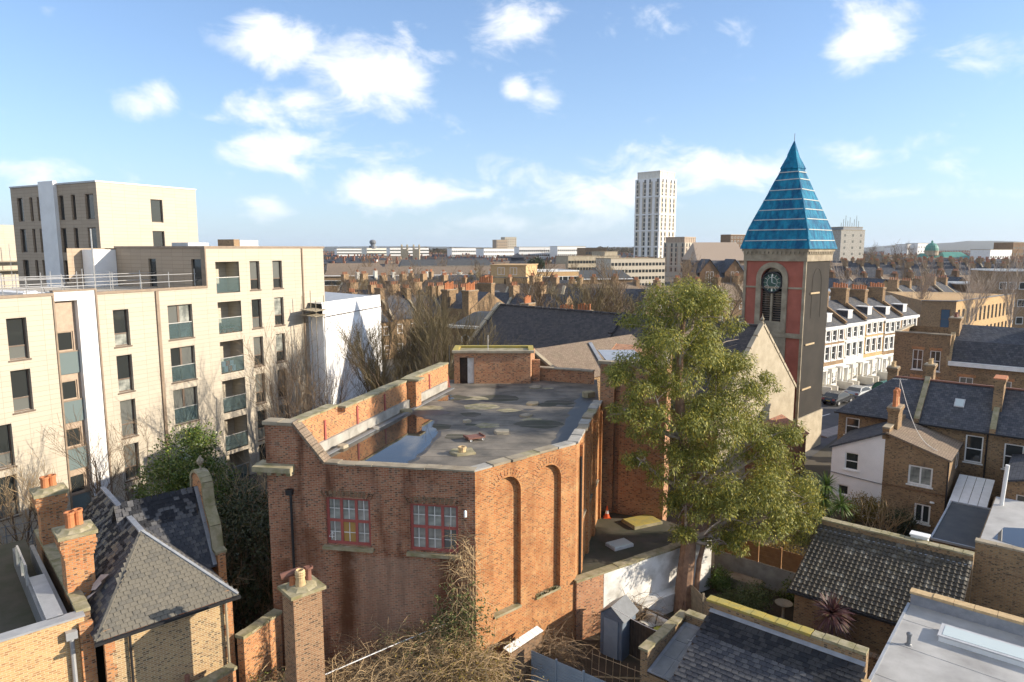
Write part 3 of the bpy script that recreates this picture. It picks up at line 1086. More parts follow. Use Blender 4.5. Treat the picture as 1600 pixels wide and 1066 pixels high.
# loose slabs and scraps left on the roof
SL = [(784, 677, 27, .13, 'stone_pale', 'square pale stone slab lying mid-roof with a drilled hole'), (832, 632, 24, .1, 'timber_pale', 'sunlit yellowish slab lying alone near the annexe side of the roof'),
      (822, 651, 21, .1, 'stone', 'grey slab on a dark felt patch beyond the drilled slab'), (837, 606, 24, .08, 'stone', 'thin grey slab in the tree shadow on the hall roof'),
      (790, 598, 12, .2, 'timber_pale', 'small tilted block in front of the brick stair hut'), (729, 660, 14, .12, 'stone_pale', 'small white rubble lump in the middle of the felt roof'),
      (535, 700, 18, .14, 'stone_pale', 'pale slab standing in the ponded water by the sloping coping'), (587, 671, 13, .12, 'concrete', 'dark slab at the water edge beside the rendered skirting'),
      (634, 644, 20, .14, 'stone_moss', 'heap of mossy broken brick by the long parapet gutter'), (919, 620, 22, .3, 'stone_moss', 'stacked mossy stones on the edge of the wet roof side'),
      (722, 708, 44, .1, 'stone_moss', 'large mossy slab carrying a chimney pot base on the near roof')]
for (px, py, wpx, th, m_, lab) in SL:
    p = on(px, py, ZR)
    w = wpx / 1067.0 * p.y * .95
    mb = MB()
    pts = []
    nn_ = 9
    for k in range(nn_):
        a = 2 * math.pi * k / nn_
        sq = 1 / max(abs(math.cos(a)), abs(math.sin(a)))
        rr = w / 2 * min(sq, 1.25) * rh.uniform(.88, 1.05)
        pts.append((rr * math.cos(a), rr * math.sin(a) * .85))
    mb.prism(pts, 0, th * .8)
    mb.prism([(x * .94, y * .94) for x, y in pts], th * .8, th)
    o = mb.build('roof_slab', m_, None, (p.x, p.y, ZR + .004), rh.uniform(0, 1.5))
    tag(o, lab, 'slab', 'loose slabs on the hall roof')
p = on(722, 706, ZR + .1)
mb = MB()
mb.lathe((0, 0, 0), [(.16, 0), (.15, .12), (.19, .14), (.19, .22), (.12, .22), (.1, .1)], 10)
tag(mb.build('clay_pot', 'pot_buff', None, (p.x, p.y, ZR + .105)), 'buff pot stump standing on the large mossy roof slab', 'chimney pot')
p = on(741, 687, ZR)
tray = thing('rusty_trolley', 'rusty brown flat trolley with a small white wheel on the felt roof', 'trolley', (p.x, p.y, ZR + .004), .5)
mb = MB()
mb.box(-.42, .42, -.3, .3, .1, .16)
mb.build('bed', 'pot_brown', tray)
for sx in (-1, 1):
    mb = MB()
    mb.beam((sx * .4, -.3, .19), (sx * .4, .3, .19), .05)
    mb.build('rail', 'pot_brown', tray)
    mb = MB()
    mb.tube([(sx * .3, -.34, .06), (sx * .3, -.30, .06)], .06, 10)
    mb.tube([(sx * .3, .30, .06), (sx * .3, .34, .06)], .06, 10)
    mb.build('wheel', 'paint_dirty', tray)
p = on(693, 606, ZR)
gr = thing('rusted_grille', 'rust-red metal grille leaning against the long parapet by the hut', 'grille', (p.x - .2, p.y, ZR), .35)
for k in range(7):
    mb = MB()
    mb.beam((-.6 + k * .2, 0, .0), (-.6 + k * .2, .35, .62), .05, .03)
    mb.build('bar', 'frame_red', gr)
mb = MB()
mb.beam((-.65, .0, .02), (.65, 0, .02), .06)
mb.beam((-.65, .35, .62), (.65, .35, .62), .06)
mb.build('frame', 'frame_red', gr)

# ------------------------------------------------------------------ brick annexe, yard and white garden wall
ann = thing('brick_annexe', 'tall shaded brick annexe rising behind hall yard with pale coping', 'building', (5.15, 37.95, 0))
A_, B_, D_ = Vector((5.0, 38.05)), Vector((8.45, 36.65)), Vector((10.6, 44.6))


def al(p, z=None):
    q = (p[0] - 5.15, p[1] - 37.95)
    return q if z is None else (*q, z)


mb = MB()
mb.wall(al(A_), al(B_), 0, 11.55, [(.82, 1.15, 2.9, 10.9)], .35, back=0)
mb.wall(al(B_), al(D_), 0, 11.55)
mb.wall(al((7.2, 46.5)), al(A_), 0, 11.55)
mb.face([al(A_, 11.5), al(B_, 11.5), al(D_, 11.5), al((7.2, 46.5), 11.5)])
aw = mb.build('wall', 'brick_red', ann)
coping(ann, al(A_ + Vector((-.1, .15)), 11.55), al(B_ + Vector((.05, .15)), 11.55), .5, .16, 5, 'stone', rnd=rh)
coping(ann, al(B_ + Vector((-.15, .1)), 11.55), al(D_ + Vector((-.2, 0)), 11.55), .5, .16, 8, 'stone', rnd=rh)
mb = MB()
mb.box(.3, 2.6, .9, 5, 11.52, 11.6)
mb.build('roof', 'zinc', ann)
mb = MB()
yard = [(2.9, 29.45), (10.5, 34.45), (8.5, 36.6), (5.1, 37.9)]
mb.prism(yard, 0, 2.9)
struct(mb.build('yard_roof', 'yard'))
gwl = thing('garden_wall', 'white-painted garden wall with mossy coping below brick annexe yard', 'wall', (2.95, 29.3, 0), math.atan2(5.0, 7.6))
Lg = math.hypot(7.6, 5.0)
mb = MB()
mb.box(0, 1.62, 0, .3, 0, 2.95)
mb.build('brick_end', 'brick_red', gwl)
mb = MB()
mb.box(1.62, Lg, -.01, .3, 0, 2.95)
mb.build('painted_face', 'paint_dirty', gwl)
mb = MB()
mb.box(3.6, 6.4, -.55, -.012, 0, .95)
mb.build('low_buttress', 'paint_dirty', gwl)
coping(gwl, (-.1, .15, 2.95), (Lg, .15, 2.95), .46, .1, 12, 'stone_moss', rnd=rh, jit=.02)
for (px, py, lab, fm, rz, sz) in ((968, 852, 'white square rooflight lying on the dark yard by the wall', 'skylight_frame', .5, .8), (1003, 816, 'mossy yellow-topped rooflight at the annexe foot in the yard', 'moss_yellow', .45, 1.25)):
    p = on(px, py, 2.95)
    t_ = thing('rooflight', lab, 'rooflight', (p.x, p.y, 2.905), rz)
    mb = MB()
    mb.box(-sz * .75, sz * .75, -sz * .5, sz * .5, 0, .14)
    mb.build('kerb', 'skylight_frame' if fm != 'moss_yellow' else 'stone_moss', t_)
    mb = MB()
    mb.box(-sz * .7, sz * .7, -sz * .45, sz * .45, .14, .18)
    mb.build('cover', fm if fm == 'moss_yellow' else 'glass_roof', t_)
p = on(948, 798, 2.95)
cone = thing('traffic_cone', 'orange and white traffic cone on the yard against shaded brickwork', 'cone', (p.x - .1, p.y - .9, 2.905))
for (prof, m_) in (([(.16, .03), (.115, .25)], 'cone_orange'), ([(.115, .25), (.08, .42)], 'paint_white'), ([(.08, .42), (.03, .68)], 'cone_orange')):
    mb = MB()
    mb.lathe((0, 0, 0), prof, 12)
    mb.build('cone_band', m_, cone)
mb = MB()
mb.box(-.2, .2, -.2, .2, 0, .03)
mb.build('base', 'cone_orange', cone)

# ------------------------------------------------------------------ cream apartment block
CR = thing('apartment_block', 'cream panel-clad apartment block with recessed balconies and stepped roof', 'building', (-28.27, 39, 0), math.atan2(.883, .469))
rc = random.Random(3)
ROWS = [(14.05, 11.65), (11.05, 8.6), (8.05, 5.55), (5.05, 2.6), (2.2, .0)]
COLA = {0: (-.7, .35), 1: (5.45, 6.5), 2: (9.32, 11.25)}


def rows(c, lo=0, hi=5, top=ROWS):
    return [(c[0], c[1], b, a) for (a, b) in top[lo:hi]]


# left wing
opL = [(-.7, .35, 11.65, 14.05), (-.75, .3, 8.6, 11.05), (-2.1, -.95, 5.55, 8.05), (-2.1, -.95, 2.6, 5.05)]
opL = [(a + 16, b + 16, c, d) for a, b, c, d in opL]
mb = MB()
mb.wall((-16, 0), (1.85, 0), 0, 15.2, opL, .28)
mb.box(-16, 1.85, .3, 14, 0, 15.1)
mb.build('left_wall', 'cladding', CR)
for o in opL:
    window(CR, (-16, 0), (1.85, 0), *o, depth=.22, frame='frame_brown', pane=['glass_grey', 'glass_dark'], split=[.32], bar=.07, sill=.05)
mb = MB()
mb.box(-16.1, 1.95, -.06, .3, 15.2, 15.36)
mb.box(1.852, 1.95, -.06, .5, 0, 15.2)
mb.build('left_trim', 'trim_brown', CR)
# stair strip and white surround
mb = MB()
mb.wall((1.95, .35), (3.3, .35), 0, 14.85, [(.15, 1.12, z, z + 1.2) for z in (11.75, 8.7, 5.7, 2.7)], .1)
mb.build('stair_wall', 'panel_tan', CR)
for z in (11.75, 8.7, 5.7, 2.7):
    window(CR, (1.95, .35), (3.3, .35), .15, 1.12, z, z + 1.2, depth=.06, frame='panel_tan', pane='glass_dark')
    mb = MB()
    mb.box(2.0, 3.25, .25, .34, z - 1.42, z - .08)
    sp = mb.build('spandrel_glass', 'glass_teal', CR)
    mb = MB()
    mb.box(1.98, 3.27, .23, .345, z - .08, z - .02)
    mb.build('rail', 'trim_brown', sp)
mb = MB()
mb.wall((3.3, .0), (4.4, .0), 0, 15.4)
mb.face([(3.3, 0, 0), (3.3, 0, 14.85), (3.3, .4, 14.85), (3.3, .4, 0)])
mb.box(1.95, 4.4, .002, .9, 14.85, 15.4)
mb.box(3.31, 4.39, .01, 14, 0, 15.1)
mb.build('white_surround', 'render_white', CR)
mb = MB()
mb.box(1.9, 4.5, -.05, .3, 15.4, 15.5)
mb.box(4.4, 4.5, -.07, .2, 0, 15.4)
mb.build('surround_trim', 'trim_brown', CR)
# middle wing
XM = 4.5
opM = [(c[0] - XM, c[1] - XM, b, a) for c in (COLA[1], COLA[2]) for (a, b) in ROWS]
mb = MB()
mb.wall((XM, 0), (12.62, 0), 0, 15.12, opM, .28)
mb.box(XM, 12.62, .3, 14, 0, 15.0)
mb.build('middle_wall', 'cladding', CR)
for k, o in enumerate(opM):
    dbl = o[1] - o[0] > 1.5
    w_ = window(CR, (XM, 0), (12.62, 0), *o, depth=.22, cols=2 if dbl else 1, frame='frame_brown', pane=rc.choice([['glass_grey', 'glass_curtain'], ['glass_curtain', 'glass_dark'], ['glass_grey', 'glass_grey'], ['glass_dark', 'glass_grey']]), split=None if dbl else [.34], bar=.16 if dbl else .08, sill=.05)
    if dbl:
        mb = MB()
        mb.box(.02, o[1] - o[0] - .02, -.12, -.1, .05, 1.1)
        g_ = mb.build('balustrade', 'glass_clear', w_)
        mb = MB()
        mb.box(0, o[1] - o[0], -.14, -.08, 1.1, 1.15)
        mb.build('handrail', 'metal_pole', w_)
mb = MB()
mb.box(4.5, 12.62, -.06, .3, 15.12, 15.28)
mb.box(8.46, 8.66, -.10, -.002, 0, 15.1)
mb.build('middle_trim', 'trim_brown', CR)
# tall wing with balconies
XT, ZT = 12.62, 18.0
RT = [(17.0, 14.75), (14.0, 11.7), (11.0, 8.65), (8.0, 5.6), (5.0, 2.6), (2.2, 0)]
bal = [(13.42 - XT, 15.55 - XT, b - .1, a) for a, b in RT]
nar = [(c0 - XT, c1 - XT, b, a) for (c0, c1) in ((16.57, 17.53), (18.86, 19.86)) for a, b in RT]
mb = MB()
mb.wall((XT, -.004), (24.7, -.004), 0, ZT, bal, 1.5, back=0, front=False)
mb.build('balcony_recess', 'cladding', CR)
mb = MB()
mb.wall((XT, -.004), (24.7, -.004), 0, ZT, nar + bal, .25)
mb.wall((24.7, 0), (24.7, 12), 0, ZT)
mb.build('tall_wall', 'cladding', CR)
for k, o in enumerate(nar):
    window(CR, (XT, 0), (24.7, 0), *o, depth=.2, frame='frame_brown', pane=rc.choice([['glass_dark', 'glass_curtain'], ['glass_grey', 'glass_dark'], ['glass_dark', 'glass_grey']]), split=[.36], bar=.08, sill=.05)
for k, o in enumerate(bal):
    x0, x1 = o[0] + XT, o[1] + XT
    b_ = thing('balcony', 'x', 'x')
    del b_['label'], b_['category']
    b_.parent = CR
    b_.location = (x0, 0, o[2])
    mb = MB()
    mb.box(.03, x1 - x0 - .03, .04, .07, .06, 1.15)
    mb.build('balustrade', 'glass_clear', b_)
    mb = MB()
    mb.box(0, x1 - x0, .02, .09, 1.15, 1.2)
    mb.build('handrail', 'metal_pole', b_)
    mb = MB()
    mb.box(.1, 1.05, 1.4, 1.46, .05, 2.15)
    mb.build('balcony_door', ['glass_curtain', 'glass_grey', 'glass_dark'][k % 3], b_)
    if k == 2:
        for (x, m_) in ((.35, 'frame_red'), (.85, 'paint_white'), (1.25, 'cone_orange'), (1.6, 'paint_white')):
            mb = MB()
            mb.box(x - .16, x + .16, .5, .8, 0, .42)
            mb.box(x - .16, x + .16, .74, .8, .42, .8)
            mb.build('chair', m_, b_)
    if k == 1:
        for x in (.3, .7, 1.2, 1.6):
            mb = MB()
            mb.lathe((x, .5, 0), [(.12, 0), (.16, .3), (.16, .3)], 8)
            mb.build('plant_pot', 'terracotta', b_)
            mb = MB()
            for _ in range(30):
                a, e = rc.uniform(0, 6.28), rc.uniform(.2, 1.3)
                p = Vector((x, .5, .3))
                q = p + Vector((math.cos(a) * math.cos(e), math.sin(a) * math.cos(e), math.sin(e))) * rc.uniform(.15, .4)
                s_ = Vector((-math.sin(a), math.cos(a), 0)) * .04
                mb.face([p, q - s_, q + s_])
            mb.build('plant_leaves', 'leaf_shrub', b_)
mb = MB()
mb.box(XT - .1, 24.8, -.06, .3, ZT, ZT + .16)
mb.box(XT - .1, XT, -.07, .4, 15.12, ZT)
mb.box(22.05, 22.17, -.09, -.006, 0, ZT)
mb.build('tall_trim', 'trim_brown', CR)
# shaded return of the tall wing over the lower roof, and its roof slab
mb = MB()
mb.wall((XT, 10.6), (XT, 0), 15.0, ZT, [(4.0, 4.9, 15.05, 17.2), (9.0, 10.2, 15.05, 17.2)], .15, back=1)
mb.face([(XT, 0, ZT - .01), (24.7, 0, ZT - .01), (24.7, 12, ZT - .01), (XT, 12, ZT - .01)], 2)
mb.wall((24.7, 12), (XT - 3, 12), 0, ZT)
mb.build('return_wall', ['cladding_shade_brown', 'glass_dark', 'felt_grey'], CR)
mb = MB()
mb.box(XT - .08, XT + .2, .3, 10.7, ZT, ZT + .16)
mb.build('return_trim', 'trim_brown', CR)
mb = MB()
mb.box(XT - 1.9, XT - .02, 10.6, 11.9, 15.0, 17.9)
mb.build('stair_tower', 'render_white', CR)
for (x0, x1, z1, m_) in ((15.0, 16.9, 18.45, 'zinc'), (19.4, 20.0, 18.75, 'brick_far'), (20.02, 22.0, 18.7, 'zinc')):
    mb = MB()
    mb.box(x0, x1, 5, 7, ZT, z1)
    mb.build('roof_plant', m_, CR)
# upper rear block, seen over the roof: corner at (-35.8, 60)
UB = thing('upper_block', 'cream-clad upper apartment block set back above the scaffolded roof', 'building', (-35.8, 60, 0), math.atan2(.883, .469))
zt = 23.65
mb = MB()
ow = [(4.95, 6.15, 20.4, 22.5), (4.95, 6.15, 17.9, 19.6)]
mb.wall((0, 0), (9.8, 0), 0, zt, ow, .2)
mb.wall((9.8, 0), (9.8, 12), 0, zt)
mb.build('lit_wall', 'cladding', UB)
for o in ow:
    window(UB, (0, 0), (9.8, 0), *o, depth=.16, frame='frame_brown', pane=['glass_dark', 'glass_grey'], bar=.08)
sl_ = []
for (a, b) in ((.5, 1.75), (3.2, 3.85), (5.0, 5.8), (8.6, 9.25), (10.0, 10.5), (11.6, 12.6)):
    for (z0, z1) in ((20.5, 22.7), (17.6, 19.8), (15.0, 16.9)):
        if not (z0 == 15.0 and a < 1):
            sl_.append((13.6 - b, 13.6 - a, z0, z1))
mb = MB()
mb.wall((0, 13.6), (0, 0), 0, zt, sl_, .2)
mb.build('shaded_wall', 'cladding_shade_brown', UB)
for o in sl_:
    window(UB, (0, 13.6), (0, 0), *o, depth=.15, frame='frame_brown', pane='glass_dark')
mb = MB()
mb.box(-.3, .0, 5.9, 8.3, 0, zt + .35)
mb.build('white_fin', 'render_white', UB)
mb = MB()
mb.box(-.08, 9.88, -.06, .15, zt, zt + .14)
mb.box(-.08, .15, .15, 13.6, zt, zt + .14)
mb.face([(0, 0, zt - .02), (9.8, 0, zt - .02), (9.8, 13.6, zt - .02), (0, 13.6, zt - .02)])
mb.build('roof_trim', 'zinc', UB)
# scaffolding and rails along the lower roof
sc = thing('scaffold', 'galvanised scaffold guard rails along the lower apartment roof', 'scaffold', (-28.27, 39, 15.1), math.atan2(.883, .469))
for (y, x0, x1) in ((.9, -15, 12.4), (2.6, -15, 4.0), (5.5, -12, 12.3)):
    for z in (.55, 1.05):
        mb = MB()
        mb.tube([(x0, y, z), (x1, y, z)], .028, 6)
        mb.build('rail', 'metal_pole', sc)
    k = x0
    while k < x1:
        mb = MB()
        mb.tube([(k, y, -.1), (k, y, rc.uniform(1.15, 1.5))], .028, 6)
        mb.build('standard', 'metal_pole', sc)
        if rc.random() < .35:
            mb = MB()
            mb.tube([(k, y, 1.0), (k + .8, y + 1.1, 0)], .022, 6)
            mb.build('brace', 'metal_pole', sc)
        k += 2.1
mb = MB()
mb.tube([(6.6, 3.6, -.1), (6.6, 3.6, 4.2)], .05, 6)
mb.build('mast', 'metal_pole', sc)
PAL = []
for k in range(7):
    p = (rc.uniform(-12, 10), rc.uniform(1.4, 5), .0)
    mb = MB()
    w, d, h = rc.uniform(.4, 1.4), rc.uniform(.3, .7), rc.uniform(.2, .6)
    mb.box(-w / 2, w / 2, -d / 2, d / 2, 0, h)
    mb.box(-w / 2 + .05, w / 2 - .05, -d / 2 + .05, d / 2 - .05, h, h + .06)
    q = Matrix.Rotation(math.atan2(.883, .469), 3, 'Z') @ Vector(p)
    o = mb.build('building_pallet', rc.choice(['wood_grey', 'fence_blue', 'tarp_white']), None, (q.x - 28.27, q.y + 39, 15.105), rc.uniform(0, 3))
    PAL.append(o)
PAL.sort(key=lambda o: o.location.x / o.location.y)
for k, o in enumerate(PAL):
    tag(o, '%s stack of building materials from the left on the scaffolded roof' % ('first', 'second', 'third', 'fourth', 'fifth', 'sixth', 'last')[k], 'pallet', 'stacks of materials on the scaffolded roof')
# glazed block far left with scaffold
fb = thing('glazed_block', 'part of glazed apartment block with scaffold at the picture edge', 'building', (-66, 82, 0), R(60))
mb = MB()
go = [(6.2, 11.2, z, z + 2.3) for z in (11.0, 14.2, 17.4)]
mb.wall((0, 0), (12.5, 0), 0, 20.9, go, .2)
mb.wall((12.5, 0), (12.5, 10), 0, 20.9)
mb.wall((0, 10), (0, 0), 0, 20.9)
mb.face([(0, 0, 20.85), (12.5, 0, 20.85), (12.5, 10, 20.85), (0, 10, 20.85)])
mb.build('wall', 'cladding', fb)
for o in go:
    window(fb, (0, 0), (12.5, 0), *o, depth=.15, cols=3, frame='frame_dark', pane=['glass_teal', 'glass_grey'])
for k in range(6):
    mb = MB()
    mb.tube([(k * 2.4 + .2, -1.0, 0), (k * 2.4 + .2, -1.0, 18.5)], .04, 6)
    mb.build('scaffold_pole', 'metal_pole', fb)
for z in (12.9, 15.2, 16.3):
    mb = MB()
    mb.box(0, 12.5, -1.2, -.3, z, z + .12)
    mb.build('scaffold_deck', 'wood_grey', fb)
# grey rails and steps at the foot of the apartments
sr_ = thing('site_railing', 'grey metal guard railing at the foot of the cream apartments', 'railing', (-26.6, 34.2, 0), R(38))
for k in range(8):
    mb = MB()
    mb.tube([(k * 1.1, 0, 0), (k * 1.1, 0, 3.6)], .03, 6)
    mb.build('post', 'steel_grey', sr_)
for z in (1.2, 1.7, 2.4, 3.0, 3.5):
    mb = MB()
    mb.tube([(-.2, 0, z), (7.9, 0, z)], .025, 6)
    mb.build('rail', 'steel_grey', sr_)
# building wrapped in white sheeting
WB = thing('sheeted_building', 'building wrapped in bright white sheeting beside the cream apartments', 'building', (-16.25, 58.5, 0), math.atan2(.954, .3))
mb = MB()
NX, NZ = 18, 16
Lw, Hw = 10.3, 13.4


def wrinkle(x, z):
    return .10 * noise.noise(Vector((x * .8, z * .8, 2.0))) - .06 * abs(math.sin(z * 1.55)) + .05 * noise.noise(Vector((x * 2.2, z * 1.6, 7.0)))


for i in range(NX):
    for j in range(NZ):
        q = []
        for (a, b) in ((i, j), (i + 1, j), (i + 1, j + 1), (i, j + 1)):
            x, z = Lw * a / NX, Hw * b / NZ
            q.append((x, -wrinkle(x, z), z))
        mb.face(q)
mb.build('front_sheet', 'tarp_white', WB, smooth=True)
mb = MB()
for i in range(4):
    for j in range(NZ):
        q = []
        for (a, b) in ((i, j), (i, j + 1), (i + 1, j + 1), (i + 1, j)):
            y, z = 2.2 * a / 4, (Hw - 1.2) * b / NZ
            q.append((-wrinkle(y + 3, z), y, z))
        mb.face(q)
mb.build('end_sheet', 'tarp_white', WB, smooth=True)
mb = MB()
mb.wall((Lw, 0), (Lw, 9), 0, Hw)
mb.wall((Lw, 9), (0, 9), 0, Hw)
mb.face([(0, 0, Hw - .15), (Lw, 0, Hw - .15), (Lw, 9, Hw + .3), (0, 9, Hw + .3)])
mb.build('roof_sheet', 'zinc', WB)
mb = MB()
mb.beam((.2, -.16, 12.15), (Lw, -.16, 12.25), .07, .05)
mb.build('lashing', 'wood_dark', WB)
for (x, y) in ((-.3, -.3), (-.3, 1.0), (-1.5, -.3), (-1.5, 1.0)):
    mb = MB()
    mb.tube([(x, y, 0), (x, y, 14.2 + (x + y) * .3)], .035, 6)
    mb.build('scaffold_pole', 'wood_grey', WB)
for z in (12.3, 12.75):
    for k in range(4):
        mb = MB()
        mb.box(-1.8, .1, -.35 + k * .36, -.02 + k * .36, z + .03 * k, z + .06 + .03 * k)
        mb.build('scaffold_board', 'wood_grey', WB)

# ------------------------------------------------------------------ church and tower
CH = thing('church', 'Victorian church with long dark slate nave and pale stone gable', 'church', (19.5, 52.6, 0), R(-45))
HW, ZE, ZN, LN = 6.6, 6.3, 12.0, 29.5
mb = MB()
mb.wall((0, -HW), (0, HW), 0, ZE, [(6.4, 7.6, 1.5, 5.2)], .25, back=1, arch=True)
mb.face([(0, -HW, ZE), (0, HW, ZE), (0, 0, ZN + .1)])
mb.build('gable_wall', ['stone_pale', 'glass_grey'], CH)
mb = MB()
mb.wall((-LN, -HW), (0, -HW), 0, ZE, [(k * 4.2 + 1.5, k * 4.2 + 2.7, 2.2, 5.4) for k in range(7)], .25, back=1, arch=True)
mb.wall((0, HW), (-LN, HW), 0, ZE)
mb.wall((-LN, HW), (-LN, -HW), 0, ZE)
mb.face([(-LN, HW, ZE), (-LN, -HW, ZE), (-LN, 0, ZN)])
mb.build('side_wall', ['brick_stock', 'glass_grey'], CH)
mb = MB()
for sg in (-1, 1):
    e, r_ = (sg * (HW + .35), ZE - .3), (0, ZN)
    pts = [(-LN + .1, e[0], e[1]), (-.25, e[0], e[1]), (-.25, r_[0], r_[1]), (-LN + .1, r_[0], r_[1])]
    mb.face(pts if sg < 0 else pts[::-1])
nr = mb.build('nave_roof', 'slate_church', CH)
mb = MB()
for k in range(28):
    mb.box(-LN + .3 + k * 1.04, -LN + 1.2 + k * 1.04, -.14, .14, ZN - .05, ZN + .12)
mb.build('ridge_tiles', 'slate_church', nr)
for (x, w_) in ((-.12, .36), (-LN, .45), (-13.2, .5)):
    for sg in (-1, 1):
        for k in range(7):
            a, b = k / 7, (k + 1) / 7 - .01
            mb = MB()
            mb.beam((x, sg * (HW + .4) * (1 - a), lerp(ZE - .2, ZN + .22, a)), (x, sg * (HW + .4) * (1 - b), lerp(ZE - .2, ZN + .22, b)), w_, .2 if x > -13 or x < -14 else .12)
            mb.build('coping_stone', 'stone_pale' if x != -13.2 else 'slate_church', nr)
mb = MB()
mb.lathe((-.12, 0, ZN + .25), [(.16, 0), (.08, .15), (.18, .3), (.05, .5), (.02, .75)], 8)
mb.build('finial', 'stone', CH)
# side chapel towards the hall
mb = MB()
cx, ry0, ry1, zr_, ze_, hw_ = -9.5, -16.2, -4.0, 10.9, 9.0, 3.6
mb.face([(cx, ry0, zr_), (cx, ry1, zr_), (cx + hw_, ry1, ze_), (cx + hw_, ry0, ze_)][::-1])
mb.face([(cx, ry0, zr_), (cx, ry1, zr_), (cx - hw_, ry1, ze_), (cx - hw_, ry0, ze_)])
chr_ = mb.build('chapel_roof', 'tile_brown', CH)
mb = MB()
mb.wall((cx - hw_ + .2, ry0 + .15), (cx + hw_ - .2, ry0 + .15), 0, ze_)
mb.face([(cx - hw_ + .2, ry0 + .15, ze_), (cx + hw_ - .2, ry0 + .15, ze_), (cx, ry0 + .15, zr_ - .1)])
mb.wall((cx + hw_ - .2, ry0 + .15), (cx + hw_ - .2, ry1), 0, ze_ - .02)
mb.build('chapel_wall', 'brick_stock', CH)
for sg in (-1, 1):
    mb = MB()
    mb.beam((cx, ry0, zr_ + .05), (cx + sg * (hw_ + .1), ry0, ze_ + .02), .35, .16)
    mb.build('verge_coping', 'stone', chr_)
mb = MB()
mb.beam((cx + hw_, ry0 + 4.2, ze_ + .15), (cx + .4, ry0 + 6.2, zr_ - .1), .28, .1)
mb.build('lead_valley', 'lead', chr_)
# stone lean-to at the gable foot
mb = MB()
mb.box(.02, 2.2, -2.0, 4.0, 0, 3.2)
mb.face([(.02, -2.2, 4.3), (2.4, -2.2, 3.1), (2.4, 4.2, 3.1), (.02, 4.2, 4.3)])
mb.build('porch', 'brick_redfar', CH)

TW = thing('church_tower', 'church tower with green clock under a blue sheeted spire', 'tower', (24.6, 57.5, 0), R(-45))
S = 5.3                                               # tower: local x from -S to 0, y from 0 to S
mb = MB()
mb.wall((-S, 0), (0, 0), 0, 17.0, [(1.55, 3.45, 11.7, 16.35)], .35, back=1, arch=True)
mb.wall((-S, S), (-S, 0), 0, 17.0)
mb.wall((0, S), (-S, S), 0, 17.0)
tw_ = mb.build('clock_wall', ['stucco_pink', 'glass_dark'], TW)
mb = MB()
mb.wall((0, 0), (0, S), 3.4, 17.0)
mb.build('netted_wall', 'net_grey', TW)
mb = MB()
mb.box(-.5, .12, -.12, S + .1, 0, 3.4)
mb.build('plinth', 'stone_pale', TW)
mb = MB()                                             # stone dressings
for (x0, x1) in ((-S - .1, -S + .12), (-.14, .1)):
    mb.box(x0, x1, -.12, -.002, 3.41, 16.9)
mb.box(-S - .06, .06, -.16, -.003, 10.35, 10.75)
mb.box(-S + .121, -.141, -.09, -.003, 14.55, 14.7)
mb.box(-S + .121, -1.35, -.10, -.003, 3.41, 10.34)
mb.build('stone_dressing', 'stone', TW)
mb = MB()
mb.box(-S - .15, .15, -.15, S + .15, 16.9, 17.45)
mb.box(-S - .28, .28, -.28, S + .28, 17.72, 17.95)
mb.box(-S - .18, .18, -.18, S + .18, 17.45, 17.72)
for k in range(14):
    mb.box(-S + .05 + k * .38, -S + .22 + k * .38, -.275, -.18, 17.5, 17.72)
    mb.box(.18, .275, .05 + k * .38, .22 + k * .38, 17.5, 17.72)
mb.build('cornice', 'stone', TW)
mb = MB()                                             # arched surround of belfry
for k in range(17):
    a, b = math.pi * k / 16, math.pi * (k + 1) / 16
    for (r0, r1, pr) in ((.95, 1.4, .16),):
        q = []
        for (r_, t_) in ((r0, a), (r1, a), (r1, b), (r0, b)):
            q.append((-S + 2.5 + r_ * math.cos(t_), -pr, 15.4 + r_ * math.sin(t_)))
        if k < 16:
            mb.face(q)
            mb.face([(q[1][0], 0, q[1][2]), (q[2][0], 0, q[2][2]), q[2], q[1]])
for (x0, x1) in ((-S + 1.1, -S + 1.55), (-S + 3.45, -S + 3.9)):
    mb.box(x0, x1, -.16, -.004, 11.0, 15.4)
mb.box(-S + 1.1, -S + 3.9, -.2, -.005, 10.76, 11.0)
mb.box(-S + 1.56, -S + 3.44, -.16, .2, 11.0, 11.7)
mb.build('belfry_surround', 'stone', TW)
for k in range(13):
    for (x0, x1) in ((-S + 1.6, -S + 2.4), (-S + 2.6, -S + 3.4)):
        mb = MB()
        z = 11.85 + k * .2
        mb.beam((x0, .12, z), (x1, .12, z), .2, .04)
        mb.build('louvre', 'frame_brown', TW)
mb = MB()
mb.box(-S + 2.41, -S + 2.59, .0, .2, 11.7, 14.4)
mb.build('mullion', 'stone', TW)
ck = MB()
cx, cz = -S + 2.5, 15.05
for k in range(28):
    a, b = 2 * math.pi * k / 28, 2 * math.pi * (k + 1) / 28
    ck.face([(cx, -.02, cz), (cx + .82 * math.cos(a), -.02, cz + .82 * math.sin(a)), (cx + .82 * math.cos(b), -.02, cz + .82 * math.sin(b))][::-1], 0)
plain('clock_green', (.045, .10, .075), .6)
clock = ck.build('clock_face', ['clock_green'], TW)
ck = MB()
for k in range(12):
    a = 2 * math.pi * k / 12
    ck.beam((cx + .52 * math.cos(a), -.04, cz + .52 * math.sin(a)), (cx + .76 * math.cos(a), -.04, cz + .76 * math.sin(a)), .12, .02)
ck.tube([(cx + .46 * math.cos(2 * math.pi * k / 24), -.04, cz + .46 * math.sin(2 * math.pi * k / 24)) for k in range(25)], .022, 4)
ck.build('numerals', 'stucco_cream', clock)
ck = MB()
ck.beam((cx, -.06, cz), (cx - .05, -.06, cz + .62), .05, .02)
ck.beam((cx, -.06, cz), (cx + .34, -.06, cz - .12), .06, .02)
ck.build('clock_hand', 'paint_white', clock)
ck = MB()
